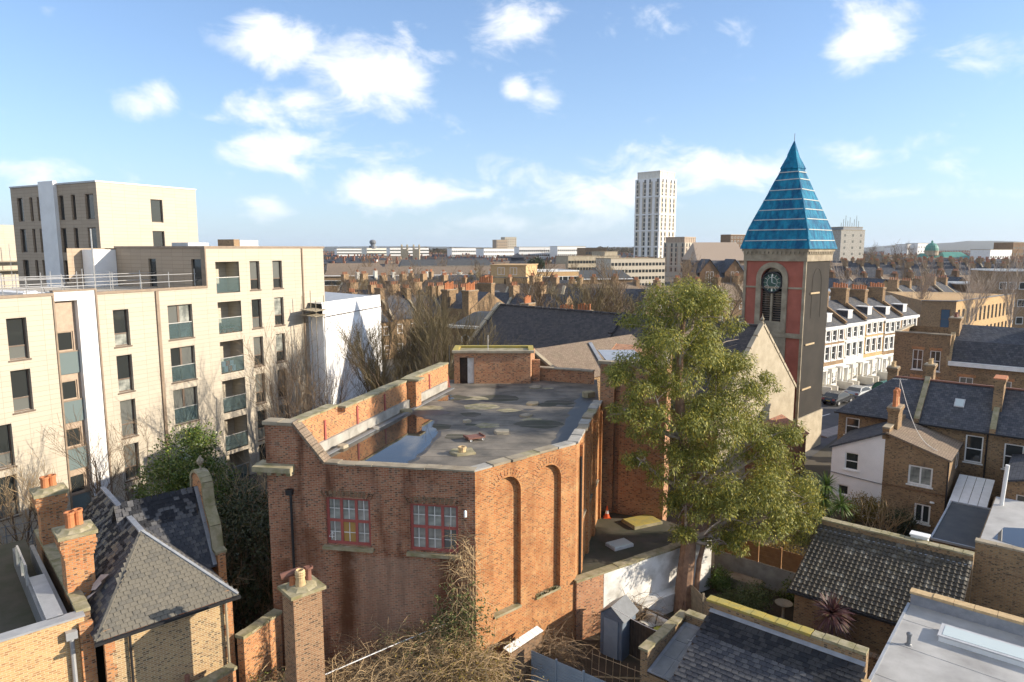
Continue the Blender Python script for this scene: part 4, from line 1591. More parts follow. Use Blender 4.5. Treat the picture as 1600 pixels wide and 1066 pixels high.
ck.tube([(cx + .86 * math.cos(2 * math.pi * k / 32), -.05, cz + .86 * math.sin(2 * math.pi * k / 32)) for k in range(33)], .09, 6)
ck.build('clock_rim', 'iron_black', clock)
mb = MB()                                             # timber edge and battens holding the netting
mb.box(.0, .07, -.07, .03, 3.4, 16.9)
for (y0, z) in ((1.2, 14.1), (.7, 9.7), (.5, 5.8)):
    mb.box(.02, .1, y0, y0 + 1.9, z, z + .14)
mb.build('batten', 'timber_pale', TW)
mb = MB()
K = 10
arc = [(2.6 + 1.0 * math.cos(math.pi * k / K), 14.9 + 1.4 * math.sin(math.pi * k / K)) for k in range(K + 1)]
mb.tube([(.03, 1.6, 12.0)] + [(.03, 5.2 - y, z) for y, z in arc] + [(.03, 3.6, 12.0)], .06, 4)
mb.build('hidden_arch', 'net_grey', TW).scale = (.4, 1, 1)
# sheeted spire
sp = thing('spire', 'x', 'x')
del sp['label'], sp['category']
sp.parent = TW
sp.location = (-S / 2, S / 2, 17.95)
prof = [(3.08, 0), (3.04, .12), (2.86, .75), (2.62, 1.75), (2.25, 2.75), (1.88, 3.75), (1.5, 4.75), (1.14, 5.75), (.84, 6.55), (.74, 6.85), (.80, 6.93), (.62, 7.45), (.44, 7.95), (.40, 8.15), (.20, 8.75), (.03, 9.3)]
rs = random.Random(8)


def ring(h, z, nseg=6):
    out = []
    for sd in range(4):
        for k in range(nseg):
            t_ = k / nseg * 2 - 1
            x, y = ((t_, -1), (1, t_), (-t_, 1), (-1, -t_))[sd]
            out.append((x * h, y * h, z))
    return out


rings = []
for (h, z) in prof:
    rr = []
    for (x, y, zz) in ring(h, z):
        amp = .035 if z < 6.6 else .10
        n_ = noise.noise(Vector((x * 1.3, y * 1.3, zz * .9))) * amp
        sc_ = 1 + n_ / max(h, .35)
        rr.append((x * sc_, y * sc_, zz + (noise.noise(Vector((x * 2, y * 2, zz))) * .14 if 6.7 < z < 8.7 else 0)))
    rings.append(rr)
mb = MB()
for a in range(len(rings) - 1):
    n_ = len(rings[a])
    for k in range(n_):
        k2 = (k + 1) % n_
        mb.face([rings[a][k], rings[a][k2], rings[a + 1][k2], rings[a + 1][k]])
mb.build('blue_sheeting', 'tarp_blue', sp)
for (h, z) in ((2.90, .72), (2.68, 1.62), (2.37, 2.52), (2.05, 3.36), (1.74, 4.2), (1.42, 5.05), (1.1, 5.95), (.88, 6.6)):
    for (a, b) in (((-1, -1), (1, -1)), ((1, -1), (1, 1)), ((1, 1), (-1, 1)), ((-1, 1), (-1, -1))):
        mb = MB()
        g = h * .965
        mb.beam((a[0] * g * .97 if a[0] != b[0] else a[0] * h, a[1] * g * .97 if a[1] != b[1] else a[1] * h, z + rs.uniform(-.03, .03)), (b[0] * g * .97 if a[0] != b[0] else b[0] * h, b[1] * g * .97 if a[1] != b[1] else b[1] * h, z + rs.uniform(-.03, .03)), .05, .075)
        mb.build('batten', 'batten', sp)
mb = MB()
mb.tube([(0, 0, 8.9), (0, 0, 9.95)], .025, 5)
mb.build('finial_rod', 'iron_black', sp)

# ------------------------------------------------------------------ roof pieces
SLM = {}
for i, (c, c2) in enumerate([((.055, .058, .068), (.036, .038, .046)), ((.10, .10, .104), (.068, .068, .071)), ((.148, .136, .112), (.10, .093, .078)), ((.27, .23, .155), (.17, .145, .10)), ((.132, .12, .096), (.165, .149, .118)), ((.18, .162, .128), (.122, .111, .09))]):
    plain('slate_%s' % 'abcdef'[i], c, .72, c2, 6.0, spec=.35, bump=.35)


def slates(parent, o, eu, ev, W, L, w, g, inside=None, most=300, mats='abc', seed=1, near=None, name='slate'):
    """separate slates on a slope: o lower-left corner, eu along the eaves, ev up the slope"""
    rnd = random.Random(seed)
    o, eu, ev = Vector(o), Vector(eu).normalized(), Vector(ev).normalized()
    en = eu.cross(ev).normalized()
    if en.z < 0:
        en = -en
    rows_, cols_ = int(L / g), int(W / w) + 1
    spots = []
    for r_ in range(rows_):
        for c in range(cols_ + 1):
            a, b = (c - (.5 if r_ % 2 else 0)) * w, r_ * g
            if a < -.01 or a + w > W + .12:
                continue
            if inside and not inside(a + w / 2, b + g / 2):
                continue
            spots.append((a, b))
    if near:
        spots.sort(key=lambda s_: near(s_[0], s_[1]))
    R3 = Matrix((eu, ev, en)).transposed()
    rest = {m_: MB() for m_ in mats}
    for k, (a, b) in enumerate(spots):
        m_ = rnd.choice(mats)
        key = (name, w, g, m_)
        ln = g * 1.55
        if key not in SLM:
            mb = MB()
            x0, x1 = .009, w - .009
            t = .012
            lift = .028
            lo, hi = -.01, ln
            q = [(x0, lo, lift), (x1, lo, lift), (x1, hi, 0), (x0, hi, 0)]
            top = [(x, y, z + t) for x, y, z in q]
            mb.face(top)
            mb.face([q[0], q[1], top[1], top[0]])
            mb.face([q[1], q[2], top[2], top[1]])
            mb.face([q[3], q[0], top[0], top[3]])
            SLM[key] = (mb, mb.mesh(name, 'slate_' + m_))
        jx, jy, jr = rnd.uniform(-.006, .006), rnd.uniform(-.012, .008), rnd.uniform(-.02, .02)
        p = o + eu * (a + jx) + ev * (b + jy) + en * rnd.uniform(.004, .010)
        Rm = R3 @ Matrix.Rotation(jr, 3, 'Z')
        if k < most:
            ob = bpy.data.objects.new(name, SLM[key][1])
            COL.objects.link(ob)
            ob.parent = parent
            ob.matrix_basis = Matrix.Translation(p) @ Rm.to_4x4()
        else:
            mb = rest[m_]
            src = SLM[key][0]
            for f in src.f:
                mb.face([Rm @ Vector(src.v[i]) + p for i in f])
    full = MB()
    mats_l = [m_ for m_ in mats]
    for i, m_ in enumerate(mats_l):
        for f in rest[m_].f:
            full.face([rest[m_].v[j] for j in f], i)
    if full.f:
        stuff(full.build('distant_slates', ['slate_' + m_ for m_ in mats_l], parent))


def lean(mb, x0, x1, y0, y1, zl, zh, m=0, axis='y', th=.12):
    """sloping roof slab: from zl at the low side to zh at the high side along +axis"""
    if axis == 'y':
        t = [(x0, y0, zl), (x1, y0, zl), (x1, y1, zh), (x0, y1, zh)]
    else:
        t = [(x0, y0, zl), (x1, y0, zh), (x1, y1, zh), (x0, y1, zl)]
    b = [(x, y, z - th) for x, y, z in t]
    mb.face(t, m)
    mb.face(b[::-1], m)
    for k in range(4):
        k2 = (k + 1) % 4
        mb.face([b[k], b[k2], t[k2], t[k]], m)


# ------------------------------------------------------------------ row of houses on the right with rear wings
def gthing(name, label, cat, u, v, z=0.0, rz=0.0, group=None):
    p = gw(u, v)
    return thing(name, label, cat, (p[0], p[1], z), GRZ + rz, group)


VR, VF, VK, ZEV, ZRG = 54.2, 60.6, 57.4, 6.0, 8.4


def row_house(name, label, u0, u1, wins, hip=False, group='slate-roofed houses behind the gardens'):
    h = gthing(name, label, 'house', u0, VR, group=group)
    W, D = u1 - u0, VF - VR
    mb = MB()
    mb.wall((0, 0), (W, 0), 0, ZEV, wins, .1)
    mb.wall((W, 0), (W, D), 0, ZEV)
    mb.wall((W, D), (0, D), 0, ZEV)
    mb.wall((0, D), (0, 0), 0, ZEV)
    if not hip:
        mb.face([(0, D, ZEV), (0, 0, ZEV), (0, D / 2, ZRG)])
    mb.face([(W, 0, ZEV), (W, D, ZEV), (W, D / 2, ZRG)])
    mb.build('wall', 'brick_stock', h)
    mb = MB()
    e = .25
    if hip:
        R1 = (3.0, D / 2, ZRG)
        mb.face([(-e, -e, ZEV - .15), (W, -e, ZEV - .15), (W, D / 2, ZRG), R1])
        mb.face([(-e, D + e, ZEV - .15), (-e, -e, ZEV - .15), R1])
        mb.face([(W, D + e, ZEV - .15), (-e, D + e, ZEV - .15), R1, (W, D / 2, ZRG)])
    else:
        mb.face([(0, -e, ZEV - .15), (W, -e, ZEV - .15), (W, D / 2, ZRG), (0, D / 2, ZRG)])
        mb.face([(W, D + e, ZEV - .15), (0, D + e, ZEV - .15), (0, D / 2, ZRG), (W, D / 2, ZRG)])
    rf = mb.build('roof', 'slate', h)
    mb = MB()
    mb.beam((-e if hip else 0, -e - .06, ZEV - .17), (W, -e - .06, ZEV - .17), .12, .1)
    mb.build('gutter', 'iron_black', h)
    mb = MB()
    mb.beam((3.0 if hip else 0, D / 2, ZRG + .03), (W, D / 2, ZRG + .03), .22, .1)
    mb.build('ridge', 'pot_brown', rf)
    for o in wins:
        window(h, (0, 0), (W, 0), *o, depth=.07, rows=2, frame='paint_white', pane='glass_dark', bar=.06, fr=.08, sill=.06)
    pipe(h, [(W - .25, -.08, .2), (W - .25, -.08, ZEV - .2)], .05)
    return h, rf


def party(parent, x, D=6.4, mat='stone_moss', up=.28):
    """party wall standing proud of the slates"""
    mb = MB()
    for (y0, z0, y1, z1) in ((-.25, ZEV - .1, D / 2, ZRG), (D / 2, ZRG, D + .25, ZEV - .1)):
        mb.face([(x - .17, y0, z0), (x - .17, y1, z1), (x - .17, y1, z1 + up), (x - .17, y0, z0 + up)])
        mb.face([(x + .17, y0, z0), (x + .17, y0, z0 + up), (x + .17, y1, z1 + up), (x + .17, y1, z1)])
        mb.face([(x - .17, y0, z0 + up), (x - .17, y1, z1 + up), (x + .17, y1, z1 + up), (x + .17, y0, z0 + up)], 1)
    mb.face([(x - .17, -.25, ZEV - .4), (x + .17, -.25, ZEV - .4), (x + .17, -.25, ZEV + up - .1), (x - .17, -.25, ZEV + up - .1)])
    mb.build('party_wall', ['brick_stock', mat], parent)


hA, rA = row_house('terraced_house', 'end terraced house with hipped slate roof and white-painted rear wing', -13.4, -8.3, [(.5, 1.45, 4.2, 5.5), (3.0, 3.9, 3.4, 5.3)], True)
hB, rB = row_house('terraced_house', 'terraced house with one small rooflight and brown-tiled brick rear wing', -8.3, -3.9, [(2.95, 3.95, 3.65, 5.5)])
hC, rC = row_house('terraced_house', 'slate-roofed terraced house at picture edge beyond the tall brick stack', -3.9, .6, [(.7, 1.75, 3.6, 5.3)])
party(hB, 0)
party(hB, 4.4)
for o_ in (hB,):
    mb = MB()
    mb.box(-.3, .3, -.38, .38, 0, .1)
    sk = mb.build('rooflight', 'skylight_frame', rB, (2.25, 1.65, 7.24))
    sk.rotation_euler = (math.atan2(2.4 + .15, 3.45), 0, 0)
    mb = MB()
    mb.box(-.24, .24, -.31, .31, .1, .112)
    mb.build('pane', 'glass_roof', sk)
chimney(hB, 4.4, 2.2, .55, 1.6, 6.2, 9.3, 0, rz=0, cap='terracotta')
chimney(hA, 2.4, 5.4, .6, .9, 5.6, 8.8, 2, cap='stone', poth=.4, potmat='pot_buff')
chimney(hA, 4.8, 6.0, .6, 1.0, 5.6, 9.2, 2, cap='stone', poth=.4, potmat='pot_buff')
# rear wings: white-painted (A) and brick (B), high side on the shared wall
wA = thing('x', 'x', 'x'); del wA['label'], wA['category']
wA.name = 'rear_wing'; wA.parent = hA; wA.location = (1.0, -5.2, 0)
W, D = 3.2, 5.2
opA = [(.85, 1.7, 3.1, 4.3), (.5, 1.2, 1.25, 1.95)]


def mono(parent, W, D, zl, zr, ops, wallm, roofm, sidem=None, over=.15):
    mb = MB()
    zm = min(zl, zr)
    mb.wall((0, 0), (W, 0), 0, zm, ops, .1)
    tri = [(0, 0, zm), (W, 0, zm), (W, 0, zr)] if zr > zl else [(0, 0, zm), (W, 0, zm), (0, 0, zl)]
    mb.face(tri)
    mb.wall((W, 0), (W, D), 0, zr, m=1)
    mb.wall((0, D), (0, 0), 0, zl, m=1)
    mb.build('wall', [wallm, sidem or wallm], parent)
    mb = MB()
    t = [(-over if zl < zr else 0, -over, zl + .03), (W + (over if zr < zl else 0), -over, zr + .03), (W + (over if zr < zl else 0), D, zr + .03), (-over if zl < zr else 0, D, zl + .03)]
    b = [(x, y, z - .12) for x, y, z in t]
    mb.face(t)
    for k in range(4):
        k2 = (k + 1) % 4
        mb.face([b[k], b[k2], t[k2], t[k]])
    return mb.build('roof', roofm, parent)


mono(wA, W, D, 4.5, 6.05, opA, 'render_white', 'slate')
for o in opA:
    window(wA, (0, 0), (W, 0), *o, depth=.07, rows=2 if o[3] > 3 else 1, pane='glass_dark', bar=.05, sill=.05)
pipe(wA, [(0, -.05, 2.75), (3.2, -.05, 2.55)], .03, 'steel_grey', 'waste_pipe')
wB = thing('x', 'x', 'x'); del wB['label'], wB['category']
wB.name = 'rear_wing'; wB.parent = hB; wB.location = (-.9, -5.2, 0)
opB = [(1.45, 2.8, 2.95, 4.2), (1.95, 2.85, .5, 1.75)]
mono(wB, 3.6, D, 6.1, 4.9, opB, 'brick_stock', 'tile_brown')
for o in opB:
    window(wB, (0, 0), (3.6, 0), *o, depth=.05, cols=2, pane='glass_curtain' if o[3] > 3 else 'glass_dark', bar=.09, fr=.1, sill=.08)
mb = MB()
mb.beam((0, -.03, 2.62), (3.6, -.03, 2.62), .05, .12)
mb.build('string_course', 'brick_brown', wB)
mb = MB()
mb.beam((3.7, -.05, 4.86), (3.7, 5.2, 4.86), .12, .1)
mb.build('gutter', 'iron_black', wB)
pipe(wB, [(3.62, -.1, .2), (3.62, -.1, 4.8)], .045)
mb = MB()
mb.box(-.2, .2, 0, 5.2, 5.6, 6.32)
mb.build('party_wall', 'brick_stock', wB)
coping(wB, (0, -.1, 6.32), (0, 1.4, 6.32), .46, .1, 3, 'stone', rnd=rh)
chimney(wB, .1, 2.0, .62, 1.35, 6.0, 7.5, 0, cap='stone')
for k in range(5):
    pm = MB()
    chimney_pot(pm, (0, 0, 0), [1.15, .8, 1.2, .55, 1.05][k], .125)
    pm.build('chimney_pot', 'terracotta' if k != 3 else 'pot_buff', wB, (.1, 1.52 + k * .25, 7.53))
window(wB, (3.6, 0), (3.6, 5.2), 3.4, 4.3, 3.5, 4.5, depth=-.02, frame='paint_white', pane='glass_grey')
aer = MB()
aer.tube([(.1, 2.7, 7.3), (.1, 2.7, 9.3)], .02, 5)
aer.tube([(-.35, 2.7, 9.2), (.55, 2.7, 9.25)], .012, 4)
for k in range(7):
    aer.tube([(-.3 + k * .13, 2.45, 9.2 + k * .006), (-.3 + k * .13, 2.95, 9.2 + k * .006)], .008, 4)
aer.build('television_aerial', 'metal_pole', wB)
mb = MB()
pts = []
for k in range(13):
    t_ = k / 12
    pts.append((lerp(.1, 2.9, t_), lerp(2.7, .35, t_), lerp(9.2, 5.3, t_) - 1.1 * math.sin(math.pi * t_)))
mb.tube(pts, .018, 5)
mb.build('cable', 'paint_dirty', wB)
mb = MB()
mb.lathe((2.9, -.02, 1.95), [(.12, 0), (.14, .03), (.1, .1)], 8)
mb.build('alarm_box', 'paint_white', wB)
# rear wing of the edge house
wC = thing('x', 'x', 'x'); del wC['label'], wC['category']
wC.name = 'rear_wing'; wC.parent = hC; wC.location = (1.3, -6.4, 0)
opC = [(.55, 1.7, 2.3, 3.9)]
mono(wC, 3.6, 6.4, 4.6, 5.6, opC, 'brick_stock', 'slate')
for o in opC:
    window(wC, (0, 0), (3.6, 0), *o, depth=.05, cols=2, rows=2, pane='glass_grey', bar=.06, sill=.08)
# glazed side return, flat extensions
sr = gthing('side_return', 'white glazed lean-to between two brick rear wings', 'lean-to', -5.35, 46.9)
mb = MB()
mb.box(0, 1.9, 0, 5.6, 0, 2.15)
mb.build('wall', 'brick_stock', sr)
for k in range(4):
    mb = MB()
    lean(mb, k * .49, k * .49 + .46, -.05, 5.7, 2.25, 3.15, th=.04)
    mb.build('roof_panel', 'paint_white', sr)
fe = gthing('flat_extension', 'dark felt flat-roofed rear extension with metal kerb beside the gardens', 'extension', -4.95, 40.0)
mb = MB()
mb.box(0, 2.6, 0, 6.6, 0, 2.95)
mb.build('wall', 'brick_stock', fe)
mb = MB()
mb.box(-.1, 2.7, -.1, 6.7, 2.955, 3.02)
mb.build('roof', 'roof_dark', fe)
for (a, b) in (((-.1, -.1), (2.7, -.1)), ((-.1, -.1), (-.1, 6.7)), ((-.1, 6.7), (2.7, 6.7))):
    mb = MB()
    mb.beam((a[0], a[1], 3.04), (b[0], b[1], 3.04), .09, .12)
    mb.build('kerb', 'zinc', fe)
fe2 = gthing('flat_extension', 'stock brick extension with wet grey flat roof at the picture edge', 'extension', -2.9, 36.9)
mb = MB()
mb.box(0, 6.5, .0, .32, 0, 4.5)
mb.box(.0, 6.5, .32, 9.0, 0, 4.1)
mb.build('wall', 'brick_stock', fe2)
coping(fe2, (-.03, .16, 4.5), (6.5, .16, 4.5), .4, .09, 9, 'stone', rnd=rh)
mb = MB()
mb.face([(.05, .34, 4.12), (6.4, .34, 4.12), (6.4, 9, 4.12), (.05, 9, 4.12)])
mb.build('roof', 'felt_grey', fe2)
mb = MB()
mb.face([(.5, 2.0, 4.13), (3.0, 1.2, 4.13), (4.0, 3.4, 4.13), (2.4, 5.0, 4.13), (.8, 4.0, 4.13)])
struct(mb.build('rain_film', 'puddle', fe2))
mb = MB()
mb.tube([(.4, 7.6, 4.1), (.5, 7.6, 6.4)], .1, 8)
mb.build('flue', 'paint_white', fe2)
for (s_, z, n_) in ((.25, 3.9, 4), (.3, 3.65, 3), (1.2, 3.3, 3), (.9, 1.2, 4), (2.4, 2.1, 5)):
    mb = MB()
    for k in range(n_):
        mb.box(s_ + k * .24, s_ + k * .24 + .2, -.012, .002, z - .02, z + .045)
    mb.build('dark_headers', 'brick_brown', fe2)

# ------------------------------------------------------------------ tiled lean-to and its yard
tl = gthing('tiled_extension', 'single-storey brick extension under a mossy brown tiled lean-to roof', 'extension', -9.1, 31.2)
Wt, Dt = 6.3, 4.2
od = [(4.15, 5.5, .1, 2.1)]
mb = MB()
mb.wall((0, 0), (Wt, 0), 0, 2.45, od, .12)
mb.wall((0, Dt), (0, 0), 0, 2.45)
mb.face([(0, Dt, 2.45), (0, 0, 2.45), (0, Dt, 4.1)])
mb.box(-.1, Wt, Dt, Dt + .34, 0, 4.35)
mb.build('wall', 'brick_stock', tl)
window(tl, (0, 0), (Wt, 0), *od[0], depth=.05, cols=2, rows=1, split=[.5], pane=['glass_dark', 'glass_curtain', 'glass_grey', 'glass_dark'], bar=.1, fr=.12)
coping(tl, (-.15, Dt + .17, 4.35), (Wt, Dt + .17, 4.35), .44, .08, 14, 'stone_moss', rnd=rh)
mb = MB()
lean(mb, -.2, Wt, -.25, Dt, 2.38, 4.08, th=.08)
tr = mb.build('roof_deck', 'wood_dark', tl)
mb = MB()
sl = math.hypot(Dt + .25, 1.7)
ev = Vector((0, (Dt + .25) / sl, 1.7 / sl))
en = Vector((0, -1.7 / sl, (Dt + .25) / sl))
rt = random.Random(4)
nr_, nc_ = 18, 30
for r_ in range(nr_):
    for c in range(nc_):
        x0 = -.22 + c * (Wt + .22) / nc_
        w = (Wt + .22) / nc_
        b0 = Vector((0, -.27, 2.39)) + ev * (r_ * sl / nr_) + en * .015
        b1 = b0 + ev * (sl / nr_ * 1.08)
        lift = en * (.045 + rt.uniform(-.006, .006))
        m_ = 0 if rt.random() < .8 else (1 if rt.random() < .5 else 2)
        pr_ = [(0, 0), (.12, .028), (.38, .05), (.6, .028), (.72, 0), (1, 0)]
        for k in range(5):
            (a, ha), (d, hd) = pr_[k], pr_[k + 1]
            pa, pb = Vector((x0 + a * w, 0, 0)), Vector((x0 + d * w, 0, 0))
            mb.face([b0 + pa + lift + en * ha, b0 + pb + lift + en * hd, b1 + pb + en * hd, b1 + pa + en * ha], m_)
        mb.face([b0 + Vector((x0, 0, 0)), b0 + Vector((x0 + w, 0, 0)), b0 + Vector((x0 + w, 0, 0)) + lift, b0 + Vector((x0 + .38 * w, 0, 0)) + lift + en * .05, b0 + Vector((x0, 0, 0)) + lift], m_)
plain('tile_mossy', (.085, .071, .053), .8, (.055, .049, .038), 2.5, bump=.4)
plain('tile_pale', (.10, .084, .058), .8, (.085, .073, .052), 2.5, bump=.4)
stuff(mb.build('roof_tiles', ['tile_mossy', 'tile_pale', 'slate_e'], tl))
mb = MB()
mb.beam((-.25, -.33, 2.36), (Wt, -.33, 2.36), .13, .11)
mb.build('gutter', 'iron_black', tl)
lead_o = MB()
lead_o.face([(-.1, Dt - .02, 4.1), (-.1, Dt - .35, 4.02), (Wt, Dt - .35, 4.02), (Wt, Dt - .02, 4.1)][::-1])
lead_o.build('lead_flashing', 'lead', tl)
vb = MB()
vb.box(-.35, .35, -.2, .2, 0, .34)
vb.box(-.4, .4, -.25, .25, .34, .4)
tag(vb.build('white_trough', 'paint_white', None, (*gw(-5.0, 36.0), 4.2), GRZ), 'white-topped box sitting on wall behind the tiled extension', 'box')
bw = gthing('yard_wall', 'low brick yard wall with brick-on-edge coping before tiled extension', 'wall', -10.6, 28.6)
mb = MB()
mb.box(0, 6.2, 0, .33, 0, 1.75)
mb.build('wall', 'brick_stock', bw)
coping(bw, (0, .165, 1.75), (6.2, .165, 1.75), .4, .1, 34, 'brick_brown', 'coping_brick', rnd=rh)

# ------------------------------------------------------------------ slate-roofed wing in the foreground
nw = gthing('slate_wing', 'near house wing with blue-black slates and lichened brick parapet', 'house', -10.0, 19.0)
mb = MB()
mb.wall((0, 0), (5.4, 0), -1, 1.9)
mb.wall((0, 5.1), (0, 0), -1, 1.9)
mb.face([(0, 5.1, 1.9), (0, 0, 1.9), (0, 5.1, 4.05)])
mb.box(-.25, 5.4, 5.1, 5.45, 0, 4.35)
mb.build('wall', 'brick_stock', nw)
mb = MB()
lean(mb, -.12, 5.4, -.3, 5.1, 1.88, 4.05, th=.1)
nrf = mb.build('roof_deck', 'wood_dark', nw)
sl = math.hypot(5.4, 2.17)
slates(nrf, (-.14, -.3, 1.89), (1, 0, 0), (0, 5.4 / sl, 2.17 / sl), 5.54, sl - .1, .235, .185, most=300, mats='aabbab', seed=2, near=lambda a, b: (0 if 2.2 < b else 50) + b, name='slate')
mb = MB()
mb.face([(-.12, 4.95, 4.03), (5.4, 4.95, 4.03), (5.4, 5.098, 4.12), (-.12, 5.098, 4.12)])
mb.build('lead_flashing', 'lead', nw)
coping(nw, (-.3, 5.27, 4.35), (3.6, 5.27, 4.35), .42, .1, 9, 'moss_yellow', rnd=rh)
coping(nw, (3.62, 5.27, 4.35), (5.4, 5.27, 4.35), .42, .1, 4, 'stone_moss', rnd=rh)
lb = gthing('lead_bay', 'lead-covered lean-to bay framed by brick parapets beside near slates', 'lean-to', -11.35, 22.0)
mb = MB()
mb.box(-.3, 0, -.6, 2.75, 0, 3.1)
mb.box(0, 1.3, 2.45, 2.78, 0, 3.25)
mb.box(0, 1.3, -.6, 2.45, 0, 2.2)
mb.build('wall', 'brick_stock', lb)
coping(lb, (-.15, -.7, 3.1), (-.15, 2.8, 3.1), .4, .08, 6, 'stone_moss', rnd=rh)
coping(lb, (0, 2.62, 3.25), (1.3, 2.62, 3.25), .4, .08, 3, 'stone_moss', rnd=rh)
mb = MB()
lean(mb, 0.02, 1.3, -.62, 2.43, 2.35, 2.95, th=.06)
mb.build('roof', 'lead', lb)
for k in range(5):
    mb = MB()
    lean(mb, .16 + (k % 2) * .55, .16 + (k % 2) * .55 + .52, -.6 + (k // 2) * .95, .3 + (k // 2) * .95, 2.36 + (k // 2) * .187 + .012, 2.36 + (k // 2) * .187 + .19, th=.012)
    mb.build('lead_sheet', 'steel_grey', lb)

# ------------------------------------------------------------------ grey flat roof with skylight, bottom right
gf = gthing('flat_roof_extension', 'grey felted flat roof extension with long frameless skylight', 'extension', -4.45, 22.0)
mb = MB()
mb.box(0, 8, -6, 9.0, 0, 3.32)
mb.build('wall', 'brick_gault', gf)
mb = MB()
mb.box(-.05, 8, -6, 9.0, 3.325, 3.38)
gfr = mb.build('roof', 'felt_grey', gf)
mb = MB()
mb.box(.0, 8, 9.0, 9.3, 0, 3.85)
mb.build('parapet', 'lead', gf)
coping(gf, (-.05, 9.15, 3.85), (8, 9.15, 3.85), .42, .11, 11, 'pot_buff', rnd=rh)
mb = MB()
mb.box(-.3, .02, -6, 1.9, 0, 3.55)
mb.build('side_parapet', 'brick_gault', gf)
coping(gf, (-.14, -6, 3.55), (-.14, 1.95, 3.55), .42, .1, 8, 'pot_buff', rnd=rh)
for y in (.4, 2.9, 5.4, 7.5):
    mb = MB()
    mb.beam((0.02, y, 3.385), (8, y - .3, 3.385), .08, .012)
    mb.build('felt_seam', 'felt_grey', gfr)
mb = MB()
mb.beam((-.04, 1.95, 3.38), (-.04, 9.0, 3.38), .1, .07)
mb.build('edge_trim', 'zinc', gf)
sk = thing('x', 'x', 'x'); del sk['label'], sk['category']
sk.name = 'skylight'; sk.parent = gf; sk.location = (1.35, 6.6, 3.38)
mb = MB()
mb.box(0, 3.2, 0, 1.0, 0, .2)
mb.build('kerb', 'paint_white', sk)
mb = MB()
mb.box(-.04, 3.24, -.04, 1.04, .2, .25)
mb.box(.1, 3.1, .1, .9, .25, .262, 1)
mb.build('pane', ['skylight_frame', 'glass_roof'], sk)
mb = MB()
mb.lathe((0, 0, 0), [(.14, 0), (.1, .03), (.075, .06), (.075, .36), (.1, .38), (.1, .46), (.03, .5)], 10)
mb.build('vent_pipe', 'steel_grey', gf, (.55, 5.6, 3.38))

# ------------------------------------------------------------------ gardens: walls, fences, shed, seat
gw2 = gthing('rendered_wall', 'grey rendered garden wall under orange fence panels', 'wall', -14.6, 35.0)
mb = MB()
mb.box(0, 6.0, 0, .25, 0, 1.3)
mb.build('wall', 'concrete', gw2)
fence = gthing('panel_fence', 'orange-brown lapped fence panels standing on rendered garden wall', 'fence', -14.6, 35.05, 1.305)
for k in range(5):
    p_ = thing('x', 'x', 'x'); del p_['label'], p_['category']
    p_.name = 'fence_panel'; p_.parent = fence; p_.location = (k * 1.2, 0, 0)
    for j in range(9):
        mb = MB()
        mb.beam((.04, .05 - .012 * (j % 2), .06 + j * .115), (1.14, .05 - .012 * (j % 2), .06 + j * .115), .02, .112)
        mb.build('slat', 'wood_fence', p_)
    mb = MB()
    mb.box(1.12, 1.2, .0, .1, 0, 1.15)
    mb.build('post', 'wood_fence', p_)
fw = thing('panel_fence', 'grey weathered woven fence beside the big tree trunk', 'fence', (8.75, 32.0, 0), math.atan2(-2.7, .75))
for k in range(2):
    p_ = thing('x', 'x', 'x'); del p_['label'], p_['category']
    p_.name = 'fence_panel'; p_.parent = fw; p_.location = (k * 1.45, 0, 0)
    for j in range(12):
        mb = MB()
        mb.beam((.03, .04 * (j % 2) - .02, .08 + j * .13), (1.4, .02 - .04 * (j % 2), .08 + j * .13), .02, .125)
        mb.build('slat', 'wood_grey', p_)
    mb = MB()
    mb.box(1.38, 1.45, -.05, .05, 0, 1.7)
    mb.build('post', 'wood_grey', p_)
df = thing('board_fence', 'dark vertical board fence running from blue shed past the seat', 'fence', (5.2, 28.35, 0), math.atan2(-1.75, 1.65))
for k in range(17):
    mb = MB()
    mb.box(k * .145, k * .145 + .132, 0, .025, .05, 1.75 + .03 * ((k * 7) % 3))
    mb.build('board', 'wood_dark', df)
for z in (.5, 1.4):
    mb = MB()
    mb.box(0, 2.46, .026, .08, z, z + .08)
    mb.build('rail', 'wood_dark', df)
bf = thing('slat_fence', 'blue-grey painted slatted fence across the near garden', 'fence', (.75, 25.85, 0), math.atan2(-2.15, 2.9))
for k in range(3):
    p_ = thing('x', 'x', 'x'); del p_['label'], p_['category']
    p_.name = 'fence_panel'; p_.parent = bf; p_.location = (k * 1.25, 0, 0)
    for j in range(14):
        mb = MB()
        mb.box(.04, 1.2, 0, .02, .05 + j * .125, .05 + j * .125 + .11)
        mb.build('slat', 'fence_blue', p_)
    mb = MB()
    mb.box(1.2, 1.27, -.02, .06, 0, 1.85)
    mb.build('post', 'fence_blue', p_)
mb = MB()
mb.face([(-.6, 23.2, .06), (3.2, 20.8, .06), (4.2, 22.6, .06), (.8, 25.4, .06)])
struct(mb.build('patio', 'paving'))
sh = thing('garden_shed', 'narrow blue-grey garden shed with pitched roof by white wall', 'shed', (4.75, 28.6, 0), R(-38))
mb = MB()
mb.box(-.55, .55, -.6, .6, 0, 1.95)
mb.face([(-.55, -.6, 1.95), (.55, -.6, 1.95), (0, -.6, 2.4)])
mb.face([(.55, .6, 1.95), (-.55, .6, 1.95), (0, .6, 2.4)])
mb.build('wall', 'shed_blue', sh)
for sg in (-1, 1):
    mb = MB()
    q = [(0, -.68, 2.44), (sg * .68, -.68, 1.9), (sg * .68, .68, 1.9), (0, .68, 2.44)]
    mb.face(q if sg < 0 else q[::-1])
    mb.face([(x, y, z - .03) for x, y, z in (q[::-1] if sg < 0 else q)])
    mb.build('roof_panel', 'steel_grey', sh)
